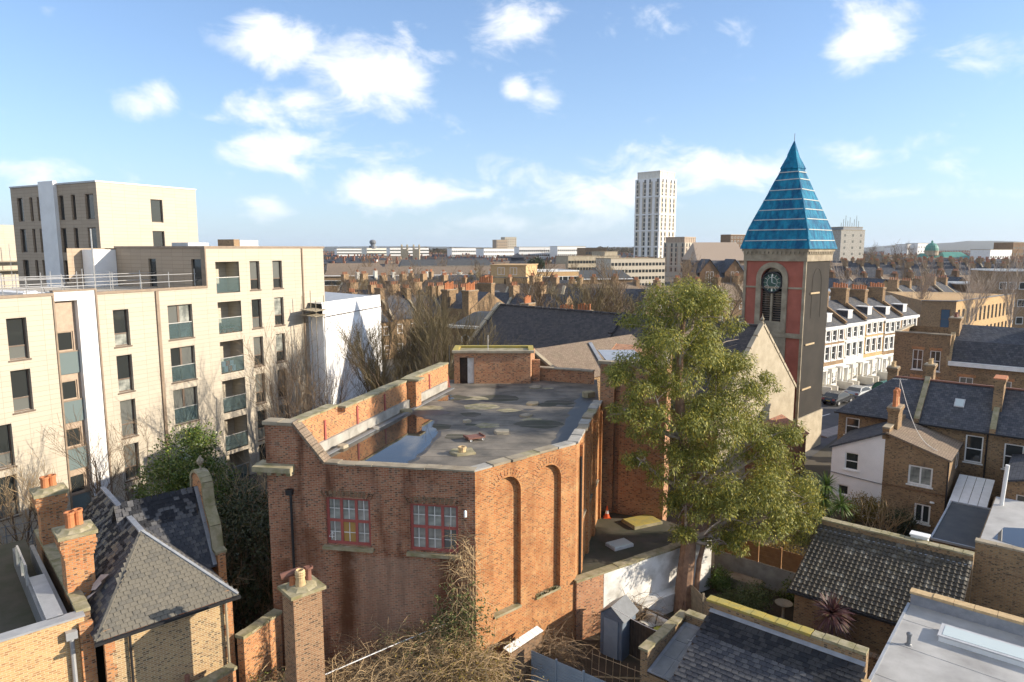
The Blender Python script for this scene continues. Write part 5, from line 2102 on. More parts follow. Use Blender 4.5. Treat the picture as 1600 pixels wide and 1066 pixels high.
for k in range(7):
    mb = MB()
    mb.box(-.53 + k * .153, -.53 + k * .153 + .14, -.625, -.601, .05, 1.93)
    mb.build('board', 'shed_blue', sh)
mb = MB()
mb.box(-.35, .35, -.66, -.627, .05, 1.8)
mb.build('door', 'fence_blue', sh)
so = thing('garden_sofa', 'low outdoor corner sofa with pale and lime cushions behind board fence', 'sofa', (6.75, 30.0, 0), R(-48))
mb = MB()
mb.box(-.95, .95, -.45, .45, .1, .34)
mb.box(-.95, .95, .35, .45, .34, .8)
mb.box(-.95, -.85, -.45, .35, .34, .62)
mb.build('frame', 'wood_dark', so)
for (x, y, z, rx, m_, s_) in ((-.45, .2, .5, -.35, 'sofa_cushion', .3), (.2, .2, .5, -.3, 'sofa_cushion', .3), (.7, .22, .48, -.25, 'sofa_cushion', .26), (-.4, -.15, .4, 1.4, 'sofa_cushion', .36), (.4, -.15, .4, 1.45, 'cushion_green', .38)):
    mb = MB()
    K = 8
    for i in range(K):
        for j in range(K):
            q = []
            for (a, b) in ((i, j), (i + 1, j), (i + 1, j + 1), (i, j + 1)):
                X, Z = (a / K * 2 - 1), (b / K * 2 - 1)
                puff = .09 * max(0, (1 - X ** 4)) ** .5 * max(0, (1 - Z ** 4)) ** .5
                q.append((X * s_, -puff, Z * s_))
            mb.face(q)
            mb.face([(x_, -y_, z_) for x_, y_, z_ in q[::-1]])
    c = mb.build('cushion', m_, so, (x, y, z), smooth=True)
    c.rotation_euler = (rx, 0, 0)
mb = MB()
mb.lathe((0, 0, 0), [(.16, 0), (.16, .45), (.13, .5)], 10)
tag(mb.build('metal_bin', 'zinc', None, (8.0, 29.2, 0)), 'small galvanised bin standing beside the garden seat', 'bin')
bb = thing('bird_bath', 'stone bird bath on a stem by tiled extension corner', 'bird bath', (*gw(-9.9, 32.3), 0.02))
mb = MB()
mb.lathe((0, 0, 0), [(.22, 0), (.2, .08), (.08, .14), (.07, .7), (.14, .78)], 10)
mb.build('stem', 'stone', bb)
mb = MB()
mb.lathe((0, 0, .78), [(.14, 0), (.4, .12), (.42, .16), (.36, .14), (.1, .06)], 14)
mb.build('bowl', 'stone', bb)
mb = MB()
mb.box(-.8, .8, -.3, .3, .0, .5)
mb.box(-.9, .9, -.4, .4, .5, .58)
tag(mb.build('raised_bed', 'stone', None, (*gw(-12.6, 34.2), .02), GRZ), 'pale slab-topped raised bed below the grey rendered wall', 'planter')
tre = thing('trellis', 'thin cane trellis leaning among bare stems in the shaded garden', 'trellis', (3.3, 26.3, 0), R(-35))
for k in range(8):
    mb = MB()
    mb.tube([(k * .32, 0, 0), (k * .32 + .03, .02, 1.5)], .012, 4)
    mb.build('cane', 'timber_pale', tre)
for z in (.7, 1.35):
    mb = MB()
    mb.tube([(0, 0, z), (2.3, 0, z)], .012, 4)
    mb.build('cane_rail', 'timber_pale', tre)
wire = MB()
pts = [(4.3, 27.8, 2.6)] + [(lerp(4.3, 7.2, t_ / 8), lerp(27.8, 24.6, t_ / 8), lerp(2.6, 2.9, t_ / 8) - .25 * math.sin(math.pi * t_ / 8)) for t_ in range(1, 9)]
wire.tube(pts, .014, 5)
tag(wire.build('washing_line', 'paint_dirty'), 'pale washing line sagging from shed to the lead bay', 'cord')
# clutter behind the fence: leaning boards, brick stack
wb = thing('lean_to_roof', 'white corrugated lean-to roof at the foot of the arched wall', 'lean-to', (-.35, 25.35, 0), math.atan2(2.0, 1.75))
mb = MB()
mb.box(0, 2.1, -.3, .0, 0, 2.0)
mb.build('wall', 'brick_brown', wb)
for k in range(8):
    mb = MB()
    lean(mb, k * .27, k * .27 + .25, -.34, .0, 2.12, 2.2, th=.03)
    mb.build('roof_panel', 'paint_white', wb)

# ------------------------------------------------------------------ slate lodge on the left
LRZ = math.atan2(.67, .74)
LO = Vector((-14.06, 21.95))
lg = thing('lodge', 'small brick lodge with lichened hipped slate roof and curved gable', 'house', (LO.x, LO.y, 0), LRZ)
mb = MB()
mb.wall((0, 0), (4.3, 0), 0, 4.7)
mb.build('front_wall', 'brick_gault', lg)
mb = MB()
for z in [k * .45 for k in range(11)]:
    a = .34 if int(z / .45) % 2 else .22
    mb.box(4.3 - a, 4.33, -.02, .2, z, z + .45)
    mb.box(-.02, .3 if a > .3 else .2, -.02, .2, z, z + .45)
mb.box(.301, 3.95, -.02, .05, 4.5, 4.72)
mb.build('red_quoins', 'brick_orange', lg)
mb = MB()
mb.wall((4.3, .2), (4.3, 3.2), 0, 4.7)
mb.wall((4.3, 6.2), (4.3, 9), 0, 4.7)
mb.wall((4.3, 9), (0, 9), 0, 4.7)
mb.build('side_wall', 'brick_gault', lg)
e = .2
P1, P2 = (-e - .1, -e, 4.72), (4.3 + e, -e, 4.72)
R1, R2 = (1.95, 2.55, 7.15), (1.95, 9.0, 7.15)
mb = MB()
mb.face([P1, P2, R1])
mb.face([(-.3, 9, 4.72), P1, R1, R2])
mb.face([P2, (4.3 + e, 9, 4.72), R2, R1])
rf = mb.build('roof_deck', 'slate_near', lg)
# hip-end slope slates
evv = Vector((0, 2.75, 2.43)).normalized()
Ls = math.hypot(2.75, 2.43)
Wb = P2[0] - P1[0]


def in_hip(a, b):
    t_ = b / Ls
    lo, hi = lerp(0, R1[0] - P1[0], t_), lerp(Wb, R1[0] - P1[0], t_)
    return lo - .02 < a < hi + .02


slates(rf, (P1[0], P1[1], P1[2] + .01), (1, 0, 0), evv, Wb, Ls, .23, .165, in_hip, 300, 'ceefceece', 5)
# left slope: darker slate mix puts its shade into the colour
ev2 = Vector((2.2, 0, 2.43)).normalized()
L2 = math.hypot(2.2, 2.43)
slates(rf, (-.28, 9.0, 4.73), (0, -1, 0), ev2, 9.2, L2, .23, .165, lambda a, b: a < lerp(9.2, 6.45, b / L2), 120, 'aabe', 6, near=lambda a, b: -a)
for (p, q) in ((P2, R1),):
    mb = MB()
    mb.beam((p[0], p[1], p[2] + .06), (q[0], q[1], q[2] + .06), .13, .05)
    mb.build('lead_hip', 'lead', rf)
mb = MB()
mb.beam((P1[0], P1[1], P1[2] + .05), (R1[0], R1[1], R1[2] + .05), .1, .05)
mb.build('hip_tiles', 'slate_f', rf)
mb = MB()
mb.beam((1.95, 2.5, 7.19), (1.95, 9, 7.19), .2, .08)
mb.build('ridge', 'lead', rf)
mb = MB()
mb.beam((-.35, -.3, 4.68), (4.55, -.3, 4.68), .12, .1)
mb.build('gutter', 'iron_black', lg)
pipe(lg, [(4.05, -.12, 0), (4.05, -.12, 4.6)], .05, 'stone')
pipe(lg, [(.75, -.1, 0), (.75, -.1, 4.55)], .045, 'iron_black')
pipe(lg, [(2.3, -.9, 0), (2.3, -.9, 2.7)], .09, 'pot_brown', 'soil_pipe')
# gabled cross wing behind with curved parapet gable
gx, gy0, gy1, gz, gr_ = 4.75, 3.0, 6.4, 4.75, 7.65
mb = MB()
mb.face([(1.5, 4.7, gr_), (1.5, gy0 - .2, gz), (gx, gy0 - .2, gz), (gx, 4.7, gr_)])
mb.face([(gx, 4.7, gr_), (gx, gy1 + .2, gz), (1.5, gy1 + .2, gz), (1.5, 4.7, gr_)])
wr = mb.build('wing_roof', 'slate_near', lg)
sl = math.hypot(1.9, 2.9)
slates(wr, (1.75, gy0 - .2, gz + .01), (1, 0, 0), Vector((0, 1.9, 2.9)), gx - 1.78, sl, .23, .165, lambda a, b: a > (1 - b / sl) * -.1 + (0 if b > 1.6 else 1.9 - b * 1.2), 140, 'aab', 7)  # darker mix: the shadow over the wing is put into the slate colour
mb = MB()
prof = [(gy0 - .35, 0), (gy1 + .35, 0), (gy1 + .35, 5.3), (gy1 - .1, 5.35), (gy1 - .25, 6.3), (gy1 - .8, 7.0), (gy1 - .95, 7.8)]
K = 8
for k in range(K + 1):
    th = math.pi * k / K
    prof.append((4.7 + .8 * math.cos(th), 7.8 + .55 * math.sin(th)))
prof += [(gy0 + .95, 7.8), (gy0 + .8, 7.0), (gy0 + .25, 6.3), (gy0 + .1, 5.35), (gy0 - .35, 5.3)]
front = [(gx + .32, y, z) for y, z in prof]
back = [(gx, y, z) for y, z in prof]
mb.face(front)
mb.face(back[::-1])
for k in range(len(prof)):
    k2 = (k + 1) % len(prof)
    mb.face([front[k2], front[k], back[k], back[k2]])
gwall = mb.build('curved_gable', 'brick_orange', lg)
for k in range(2, len(prof) - 1):
    a, b = prof[k], prof[k + 1]
    mb = MB()
    mb.beam((gx + .16, a[0], a[1] + .04), (gx + .16, b[0], b[1] + .04), .46, .12)
    mb.build('coping_stone', 'stone_moss', gwall)
mb = MB()
mb.lathe((gx + .16, 4.7, 8.35), [(.05, 0), (.03, .25), (.14, .4), (.16, .5), (.02, .72)], 8)
mb.build('finial', 'stone', gwall)
mb = MB()
mb.beam((gx - .06, gy0 - .2, gz + .08), (gx - .06, 4.7, gr_ + .08), .2, .05)
mb.build('lead_soaker', 'lead', wr)
# party wall with two orange stacks
mb = MB()
mb.box(-.55, -.2, .9, 10.5, 0, 5.35)
pw = mb.build('party_wall', 'brick_brown', lg)
coping(pw, (-.38, 1.0, 5.35), (-.38, 10.4, 5.35), .44, .12, 12, 'stone_moss', rnd=rh)


def stack(y, z1, potz, label):
    mb = MB()
    mb.box(-.45, .45, -.45, .45, 5.0, 6.75)
    for (k, z) in enumerate((6.75, 6.9, 7.05, 7.2)):
        h_ = .45 + .035 * (k + 1)
        mb.box(-h_, h_, -h_, h_, z, z + .15)
    mb.box(-.56, .56, -.56, .56, 7.35, z1)
    c = mb.build('chimney', 'brick_orange', lg, (-.12, y, 0))
    mb = MB()
    mb.box(-.63, .63, -.63, .63, z1, z1 + .14)
    K = 9
    mb.lathe((0, 0, z1 + .14), [(.6, 0), (.45, .1), (.2, .14)], K)
    mb.build('mossy_cap', 'stone_moss', c)
    for dx in (-.14, .14):
        pm = MB()
        pm.lathe((0, 0, 0), [(.16, 0), (.15, potz - .1), (.18, potz - .08), (.18, potz), (.12, potz), (.11, potz * .4)], 12)
        pm.build('chimney_pot', 'terracotta', c, (dx, dx * .4, z1 + .22))


stack(3.1, 7.55, .62, '')
stack(8.6, 7.6, .5, '')
mb = MB()
for k in range(14):
    a = rh.uniform(0, 6.28)
    x, y = -.05 + .35 * math.cos(a), 2.3 + .5 * math.sin(a)
    q = [(x, y), (x + rh.uniform(.15, .4), y + rh.uniform(-.1, .1)), (x + rh.uniform(.1, .3), y + rh.uniform(.2, .4)), (x - .1, y + .3)]
    mb.face([(px_, py_, 5.42 + (px_ + .05) * .9 + rh.uniform(0, .05)) for px_, py_ in q])
mb.build('torn_flashing', 'zinc', lg)

# flat-roofed yellow brick house with roof terrace
yf = thing('terrace_house', 'yellow brick house with walled roof terrace and grey metal coping', 'house', (LO.x, LO.y, 0), LRZ)
mb = MB()
mb.wall((-9, .75), (-.42, .75), 0, 5.35)
mb.wall((-.42, .75), (-.42, 9), 4.6, 5.35)
mb.build('wall', 'brick_yellow', yf)
mb = MB()
mb.box(-.62, -.2, .55, .75, 0, 5.15)
mb.build('brick_end', 'brick_orange', yf)
mb = MB()
mb.face([(-9, .9, 4.55), (-.8, .9, 4.55), (-.8, 12, 4.55), (-9, 12, 4.55)])
mb.build('terrace_floor', 'yard', yf)
mb = MB()
mb.box(-9, -.42, 1.0, 1.15, 4.55, 5.35)
mb.box(-1.55, -1.4, 1.15, 9.0, 4.55, 5.35)
mb.box(-.95, -.8, 1.15, 9.0, 4.0, 5.3)
mb.build('parapet_lining', 'steel_grey', yf)
for (a, b) in (((-9, .9), (-.4, .9)), ((-1.2, 1.1), (-1.2, 5.2))):
    mb = MB()
    mb.beam((a[0], a[1], 5.39), (b[0], b[1], 5.39), .5, .07)
    mb.build('metal_coping', 'zinc', yf)
pipe(yf, [(-.85, .66, 0), (-.85, .66, 4.75)], .075, 'zinc')
mb = MB()
mb.box(-1.02, -.68, .52, .74, 4.72, 5.0)
mb.build('rain_hopper', 'zinc', yf)
rl = MB()
for k in range(3):
    rl.box(-1.6 - k * .02, -1.52, 4.6 + k * 1.1, 4.68 + k * 1.1, 5.35, 6.15)
rl.box(-1.6, -1.53, 4.6, 6.9, 6.15, 6.2)
rl.build('terrace_rail', 'metal_pole', yf)
rl = MB()
rl.box(-1.57, -1.55, 4.7, 6.8, 5.5, 6.1)
rl.build('glass_panel', 'glass_clear', yf)
for k, (x, y) in enumerate(((-3.4, 5.6), (-4.3, 6.4))):
    lo_ = Vector((x, y)); c_, s_ = math.cos(LRZ), math.sin(LRZ)
    wp = (LO.x + lo_.x * c_ - lo_.y * s_, LO.y + lo_.x * s_ + lo_.y * c_)
    pt = thing('potted_bush', ['leafy bush in a dark tub on the roof terrace beside rail', 'further leafy bush in a tub at the edge of the roof terrace'][k], 'plant', (*wp, 4.555))
    mb = MB()
    mb.lathe((0, 0, 0), [(.3, 0), (.36, .5), (.34, .52), (.3, .45)], 12)
    mb.build('tub', 'iron_black', pt)
    mb = MB()
    for _ in range(700):
        d = Vector((rh.gauss(0, 1), rh.gauss(0, 1), rh.gauss(0, 1))).normalized() * rh.uniform(.2, .55)
        p = Vector((0, 0, 1.15)) + Vector((d.x, d.y, d.z * 1.2))
        a = Vector((rh.gauss(0, 1), rh.gauss(0, 1), rh.gauss(0, 1))).normalized() * .05
        b = Vector((rh.gauss(0, 1), rh.gauss(0, 1), rh.gauss(0, 1))).normalized() * .06
        mb.face([p - a, p + b, p + a, p - b])
    mb.build('leaves', 'leaf_shrub', pt)

brick('brick_chimney', (.32, .185, .10), (.24, .125, .068), (.33, .25, .165), dirt=(.14, .085, .05), dirt_amt=.5)
# tall stack in the foreground, broken pots on top
sx, sy = -7.45, 22.8
ck_ = thing('chimney_stack', 'tall pale brick chimney stack with broken pots before the hall', 'chimney', (sx, sy, 0), LRZ)
mb = MB()
mb.box(-.53, .53, -.45, .45, -.05, 6.03)
mb.box(-.575, -.16, -.49, .49, -.05, 2.9)
mb.build('shaft', 'brick_chimney', ck_)
mb = MB()
mb.box(-.65, .65, -.57, .57, 6.03, 6.15)
mb.lathe((0, 0, 6.15), [(.55, 0), (.4, .08), (.2, .12)], 8)
mb.build('cap_slab', 'stone_moss', ck_)
mb = MB()
mb.lathe((-.08, -.08, 6.21), [(.19, 0), (.15, .32), (.18, .35), (.18, .39), (.16, .41), (.18, .44), (.18, .48), (.16, .5), (.18, .54), (.13, .6), (.1, .58), (.1, .3)], 14)
mb.build('buff_pot', 'pot_buff', ck_)
mb = MB()
mb.lathe((.3, .12, 6.21), [(.13, 0), (.12, .4), (.15, .43), (.15, .5), (.1, .5), (.09, .3)], 10)
mb.beam((.12, .12, 6.66), (.48, .12, 6.66), .12, .1)
mb.build('brown_pot', 'pot_brown', ck_)
mb = MB()
mb.lathe((-.25, .15, 6.21), [(.13, 0), (.12, .3), (.15, .34), (.1, .36)], 10)
mb.build('broken_pot', 'terracotta', ck_)
mb = MB()
mb.tube([(-.62, .3, 6.58), (.02, .12, 6.7)], .12, 10)
mb.build('fallen_pot', 'pot_brown', ck_)
# garden walls by lodge
for (a, b, z, lab) in (((-10.55, 24.7), (-9.75, 26.6), 3.0, 'mossy-topped brick garden wall joining the lodge and hall corner'), ((-11.6, 22.3), (-10.55, 23.9), 2.3, 'short stepped brick garden wall with mossy coping before the lodge')):
    d = Vector((b[0] - a[0], b[1] - a[1]))
    w_ = thing('garden_wall', lab, 'wall', (a[0], a[1], 0), math.atan2(d.y, d.x))
    mb = MB()
    mb.box(0, d.length, -.17, .17, 0, z)
    mb.build('wall', 'brick_orange', w_)
    coping(w_, (-.05, 0, z), (d.length + .05, 0, z), .44, .12, 6, 'stone_moss', rnd=rh)
p = on(524, 1000, 1.2)
rl2 = thing('cellar_light', 'grey glazed cellar light at the foot of the hall wall', 'rooflight', (p.x, p.y, 0), .3)
mb = MB()
mb.box(-.55, .55, -.45, .45, 0, 1.1)
mb.build('kerb', 'brick_brown', rl2)
mb = MB()
mb.box(-.6, .6, -.5, .5, 1.1, 1.17)
mb.build('pane', 'glass_grey', rl2)
a, b = on(490, 1062, 2.4), on(718, 966, 3.0)
mb = MB()
mb.tube([a, a.lerp(b, .5) + Vector((0, 0, .03)), b], .022, 6)
tag(mb.build('white_pole', 'paint_white'), 'long white pole lying across the bramble thicket below hall', 'pole')

# ------------------------------------------------------------------ plants


def bare(seed, h, r0, stems=1, spread=.5, lv=4, kids=(7, 6, 5, 4), up=.35, twigr=.006, first=.25, trunk_frac=.9, len_=(.42, .55, .6, .6), nseg=4):
    """leafless tree: (trunk mesh builder, twig mesh builder)"""
    rnd = random.Random(seed)
    tr_, cr = MB(), MB()

    def grow(p, d, L, r, level):
        n = nseg if level < 2 else 3
        pts, rs = [p.copy()], [r]
        q = p.copy()
        dd = d.copy()
        for k in range(n):
            dd = (dd + Vector((rnd.gauss(0, .13), rnd.gauss(0, .13), rnd.gauss(0, .06) + up * .10))).normalized()
            q = q + dd * (L / n)
            pts.append(q.copy())
            rs.append(max(twigr, r * (1 - (k + 1) / n * (.55 if level == 0 else .72))))
        (tr_ if level < 2 else cr).tube(pts, rs, 6 if level == 0 else (5 if level == 1 else 3), cap=False)
        if level >= lv:
            return
        nk = kids[level]
        for k in range(nk):
            t_ = lerp(first if level == 0 else .15, 1.0, (k + rnd.random() * .8) / nk)
            i = min(int(t_ * n), n - 1)
            base = pts[i].lerp(pts[i + 1], t_ * n - i)
            rr = lerp(rs[i], rs[i + 1], t_ * n - i)
            axis = (pts[i + 1] - pts[i]).normalized()
            side = axis.cross(Vector((rnd.gauss(0, 1), rnd.gauss(0, 1), rnd.gauss(0, 1)))).normalized()
            nd = (axis * (1 - spread) + side * spread + Vector((0, 0, up * .5))).normalized()
            grow(base, nd, L * len_[level] * rnd.uniform(.7, 1.2), max(twigr, rr * .55), level + 1)
    for s_ in range(stems):
        a = 2 * math.pi * s_ / max(stems, 1) + rnd.random()
        off = Vector((math.cos(a), math.sin(a), 0)) * (.25 if stems > 1 else 0)
        d0 = Vector((math.cos(a) * .22, math.sin(a) * .22, 1)).normalized() if stems > 1 else Vector((rnd.gauss(0, .04), rnd.gauss(0, .04), 1))
        grow(off, d0, h * trunk_frac * rnd.uniform(.85, 1.05), r0, 0)
    return tr_, cr


def plant_tree(name, label, cat, loc, parts, tm, cm, group=None, rz=0.0, scale=1.0):
    t = thing(name, label, cat, loc, rz, group)
    t.scale = (scale,) * 3
    parts[0].build('trunk', tm, t)
    parts[1].build('crown', cm, t)
    return t


def leaf(mb, p, d, n, L, w, m=0, fold=0.0):
    """one leaf blade from p along d"""
    s_ = d.cross(n)
    if s_.length < 1e-4:
        s_ = Vector((1, 0, 0))
    s_ = s_.normalized() * (w / 2)
    mid = p + d * (L * .45)
    tip = p + d * L
    mb.face([p, mid + s_, tip, mid - s_], m)


def clumps(mb, blobs, nclump, nleaf, rc_, L, w, seed, droop=.3, shell=.55, m=0):
    """leaf clumps through a set of ellipsoids (centre, radii), denser towards the outside"""
    rnd = random.Random(seed)
    wts = [b[1][0] * b[1][1] + b[1][1] * b[1][2] for b in blobs]
    tot = sum(wts)
    for b, wt_ in zip(blobs, wts):
        for _ in range(max(1, int(nclump * wt_ / tot))):
            d = Vector((rnd.gauss(0, 1), rnd.gauss(0, 1), rnd.gauss(0, 1))).normalized()
            rad = rnd.uniform(shell, 1.03) ** .8
            c = Vector(b[0]) + Vector((d.x * b[1][0], d.y * b[1][1], d.z * b[1][2])) * rad
            rr = rc_ * rnd.uniform(.6, 1.4)
            for _ in range(int(nleaf * rnd.uniform(.6, 1.3))):
                e_ = Vector((rnd.gauss(0, .5), rnd.gauss(0, .5), rnd.gauss(0, .5)))
                p = c + e_ * rr
                dr = (e_ + d * .4 + Vector((rnd.gauss(0, .5), rnd.gauss(0, .5), rnd.gauss(0, .4) - droop))).normalized()
                leaf(mb, p, dr, d + e_ * .6 + Vector((rnd.gauss(0, .45), rnd.gauss(0, .45), rnd.gauss(0, .45) + .2)), L * rnd.uniform(.6, 1.3), w * rnd.uniform(.7, 1.3), m)


# the big eucalyptus
EB = []
re_ = random.Random(21)
for (px, py, r_, yy) in [(1048, 470, 42, 33.5), (1085, 490, 50, 34.0), (1012, 510, 36, 33.5), (1122, 535, 44, 34.5), (1065, 545, 55, 33.0), (1000, 575, 34, 33.0), (968, 590, 24, 32.5), (975, 640, 26, 32.5), (1020, 610, 40, 32.5),
                         (1085, 605, 58, 34.5), (1145, 590, 40, 34.5), (1190, 605, 26, 34.0), (1008, 665, 30, 32.0), (1060, 665, 46, 32.5), (1125, 665, 52, 33.0), (1180, 680, 44, 33.5), (1225, 690, 32, 33.5),
                         (995, 715, 20, 31.8), (1050, 725, 36, 32.2), (1105, 735, 52, 32.5), (1165, 745, 54, 33.0), (1225, 755, 40, 33.5), (1252, 790, 26, 33.5), (1072, 790, 32, 32.0), (1130, 810, 50, 32.0), (1190, 808, 44, 32.5),
                         (1238, 826, 28, 33.0), (1125, 842, 24, 32.0), (1168, 845, 26, 32.0), (1068, 838, 18, 31.8)]:
    c = at(px, py, yy)
    s_ = r_ / 1067.0 * (yy * 1.02)
    EB.append((c, (s_ * 1.05, s_ * 1.15, s_ * .92)))
eu = thing('eucalyptus_tree', 'big evergreen eucalyptus towering over gardens beside brick annexe', 'tree', (8.55, 32.0, 0))
mb = MB()
base = Vector((0, 0, 0))
off = Vector((8.55, 32.0, 0))
spine = [Vector((0, 0, -.1)), Vector((.05, .1, 1.6)), Vector((.25, .3, 3.6)), Vector((.2, .6, 6.0)), Vector((-.1, .9, 8.6)), Vector((-.3, 1.2, 11.2)), Vector((-.2, 1.4, 13.6)), Vector((0, 1.5, 15.2))]
mb.tube(spine, [.52, .42, .36, .31, .26, .2, .13, .06], 10)
for k in range(3):
    a = k * 2.1
    mb.tube([(.2 * math.cos(a), .2 * math.sin(a), .9), (.62 * math.cos(a), .62 * math.sin(a), -.1)], [.2, .12], 6)
mb.tube([(.5, -.1, -.1), (.62, 0, 1.2), (.75, .15, 2.6), (1.3, .5, 4.5), (2.4, 1.0, 6.5)], [.16, .14, .13, .1, .07], 7)
mb.build('trunk', 'bark_euc', eu)
mb = MB()
for b in EB:
    c = b[0] - off
    best = min(range(2, len(spine)), key=lambda i: (spine[i] - c).length + max(0, spine[i].z - c.z + 1.0) * 2)
    s0 = spine[best]
    mid = s0.lerp(c, .5) + Vector((re_.gauss(0, .2), re_.gauss(0, .2), -.15))
    mb.tube([s0, mid, c], [.12, .085, .04], 5)
    for _ in range(6):
        d = Vector((re_.gauss(0, 1), re_.gauss(0, 1), re_.gauss(0, .8))).normalized()
        e_ = c + Vector((d.x * b[1][0], d.y * b[1][1], d.z * b[1][2])) * .9
        q = mid.lerp(c, re_.uniform(.3, 1))
        mb.tube([q, q.lerp(e_, .5) + Vector((0, 0, .1)), e_], [.04, .025, .008], 4, cap=False)
mb.build('limbs', 'bark_pale', eu)
mb = MB()
SUBS = []
for b in EB:
    c = b[0] - off
    for _ in range(13):
        d = Vector((re_.gauss(0, 1), re_.gauss(0, 1), re_.gauss(0, 1) + .25)).normalized()
        q = re_.uniform(.34, .52)
        k_ = re_.uniform(.62, .98)
        SUBS.append((c + Vector((d.x * b[1][0], d.y * b[1][1], d.z * b[1][2])) * k_, tuple(x * q for x in (b[1][0], b[1][1], b[1][2] * .8))))
for s_ in SUBS:
    rad = s_[1][0]
    for _ in range(int(330 * (rad / .6) ** 1.6)):
        d = Vector((re_.gauss(0, 1), re_.gauss(0, 1), re_.gauss(0, 1))).normalized()
        p = Vector(s_[0]) + Vector((d.x * s_[1][0], d.y * s_[1][1], d.z * s_[1][2])) * re_.uniform(.55, 1.12)
        dr = (d * .6 + Vector((re_.gauss(0, .5), re_.gauss(0, .5), re_.gauss(0, .35) - .7))).normalized()
        leaf(mb, p, dr, d + Vector((re_.gauss(0, .35), re_.gauss(0, .35), re_.gauss(0, .35) + .15)), re_.uniform(.11, .22), re_.uniform(.035, .06))
mb.build('crown', 'leaf_euc', eu)
# big many-stemmed leafless tree behind the hall parapet
for (loc, h, sd, st, lab, rr) in (((-7.4, 53.5, 0), 11.6, 3, 6, 'big many-stemmed leafless tree behind the hall parapet', .16), ((-10.6, 56.5, 0), 9.8, 4, 4, 'leafless tree standing before the white sheeting, nearest to it', .13), ((-5.2, 56.5, 0), 10.6, 14, 5, 'leafless tree rising left of the stair hut', .14)):
    plant_tree('leafless_tree', lab, 'tree', loc, bare(sd, h, rr, stems=st, spread=.34, lv=3, kids=(12, 9, 7), up=.5, twigr=.009, first=.2, len_=(.38, .50, .6)), 'bark', 'twig_olive')
for (loc, h, sd, lab) in (((-16.4, 48.5, 0), 9.4, 5, 'thin leafless tree with wiry twigs against the balconies'), ((-12.2, 46.0, 0), 9.8, 6, 'leafless tree with wiry twigs against the white sheeting'), ((-13.6, 42.0, 0), 8.4, 7, 'leafless bushy tree between hall and cream apartments'),
                          ((-23.2, 37.2, 0), 6.6, 8, 'slender leafless tree before the white stair surround'), ((-26.0, 35.0, 0), 5.6, 12, 'low russet leafless shrub under the cream left wing')):
    plant_tree('leafless_tree', lab, 'tree', loc, bare(sd, h, .075, stems=3, spread=.42, lv=3, kids=(8, 6, 5), up=.4, twigr=.0065, first=.25), 'bark', 'twig' if sd != 12 else 'twig_straw')
# evergreen holly and the dark ivy thicket by the hall
hol = thing('holly_tree', 'glossy evergreen holly standing before the cream apartments', 'tree', (-17.6, 35.6, 0))
mb = MB()
mb.tube([(0, 0, -.1), (.1, 0, 3), (0, .1, 6.5)], [.2, .15, .05], 7)
mb.build('trunk', 'bark', hol)
mb = MB()
clumps(mb, [((0, 0, 6.6), (1.7, 1.6, 1.9)), ((-.9, .2, 5.0), (1.9, 1.7, 1.8)), ((1.0, -.2, 5.2), (1.7, 1.6, 1.7)), ((-.3, -.4, 3.2), (2.3, 1.9, 1.7)), ((.9, 0, 7.6), (.8, .8, .9))], 900, 26, .34, .15, .085, 8, droop=.1, shell=.5)
mb.build('crown', 'leaf_holly', hol)
for (loc, blobs, n_, lab, sd) in (((-12.0, 31.0, 0), [((0, 0, 2.8), (2.0, 2.4, 2.8)), ((-1.6, 1.5, 3.2), (1.8, 2.0, 2.9)), ((1.0, 2.6, 3.6), (1.4, 2.0, 3.0))], 850, 'dark ivy thicket in the shade between lodge and hall', 31),
                                  ((-15.2, 33.0, 0), [((0, 0, 2.6), (2.2, 1.8, 2.6)), ((1.4, 1.4, 3.4), (1.6, 1.6, 2.6))], 520, 'shaded evergreen thicket under the holly behind the lodge gable', 32),
                                  ((-10.2, 35.5, 0), [((0, 0, 2.5), (1.6, 2.6, 2.6)), ((.4, 3.0, 2.6), (1.5, 2.4, 2.6))], 450, 'dark evergreen mass along the far side of the hall', 33)):
    t = thing('ivy_thicket', lab, 'bush', loc)
    mb = MB()
    for k in range(5):
        mb.tube([(k * .3 - .6, 0, -.1), (k * .35 - .8, .3, 2.2), (k * .5 - 1.1, .6, 4.0)], [.07, .05, .02], 5)
    mb.build('stems', 'bark', t)
    mb = MB()
    clumps(mb, blobs, n_, 24, .38, .15, .10, sd, droop=.2, shell=.5)
    mb.build('foliage', 'leaf_dark', t)
rq = random.Random(77)
for (loc, n_, hgt, wid, sd, lab) in (((-12.3, 29.2, 0), 45, 6.5, 1.4, 41, 'bare straggling twigs rising out of dark ivy behind the lodge'), ((-13.6, 35.4, 0), 60, 7.4, 2.0, 42, 'pale bare thicket beside the hall cornice')):
    rnd = random.Random(sd)
    t = thing('bare_thicket', lab, 'bush', loc)
    mb = MB()
    for k in range(n_):
        a, l_ = rnd.uniform(0, 6.28), rnd.uniform(.55, 1) * hgt
        p = Vector((rnd.gauss(0, wid * .4), rnd.gauss(0, wid * .4), 0))
        pts = [p]
        d = Vector((math.cos(a) * .25, math.sin(a) * .25, 1)).normalized()
        for j in range(6):
            d = (d + Vector((rnd.gauss(0, .12), rnd.gauss(0, .12), -.03))).normalized()
            p = p + d * l_ / 6
            pts.append(p)
            for _ in range(2):
                e_ = (d + Vector((rnd.gauss(0, .6), rnd.gauss(0, .6), rnd.gauss(0, .3)))).normalized()
                mb.tube([p, p + e_ * .5, p + e_ * 1.0 + Vector((0, 0, .05))], [.011, .008, .005], 3, cap=False)
        mb.tube(pts, [.028, .026, .022, .018, .014, .01, .007], 4, cap=False)
    mb.build('stems', 'twig_straw' if sd == 42 else 'twig', t)


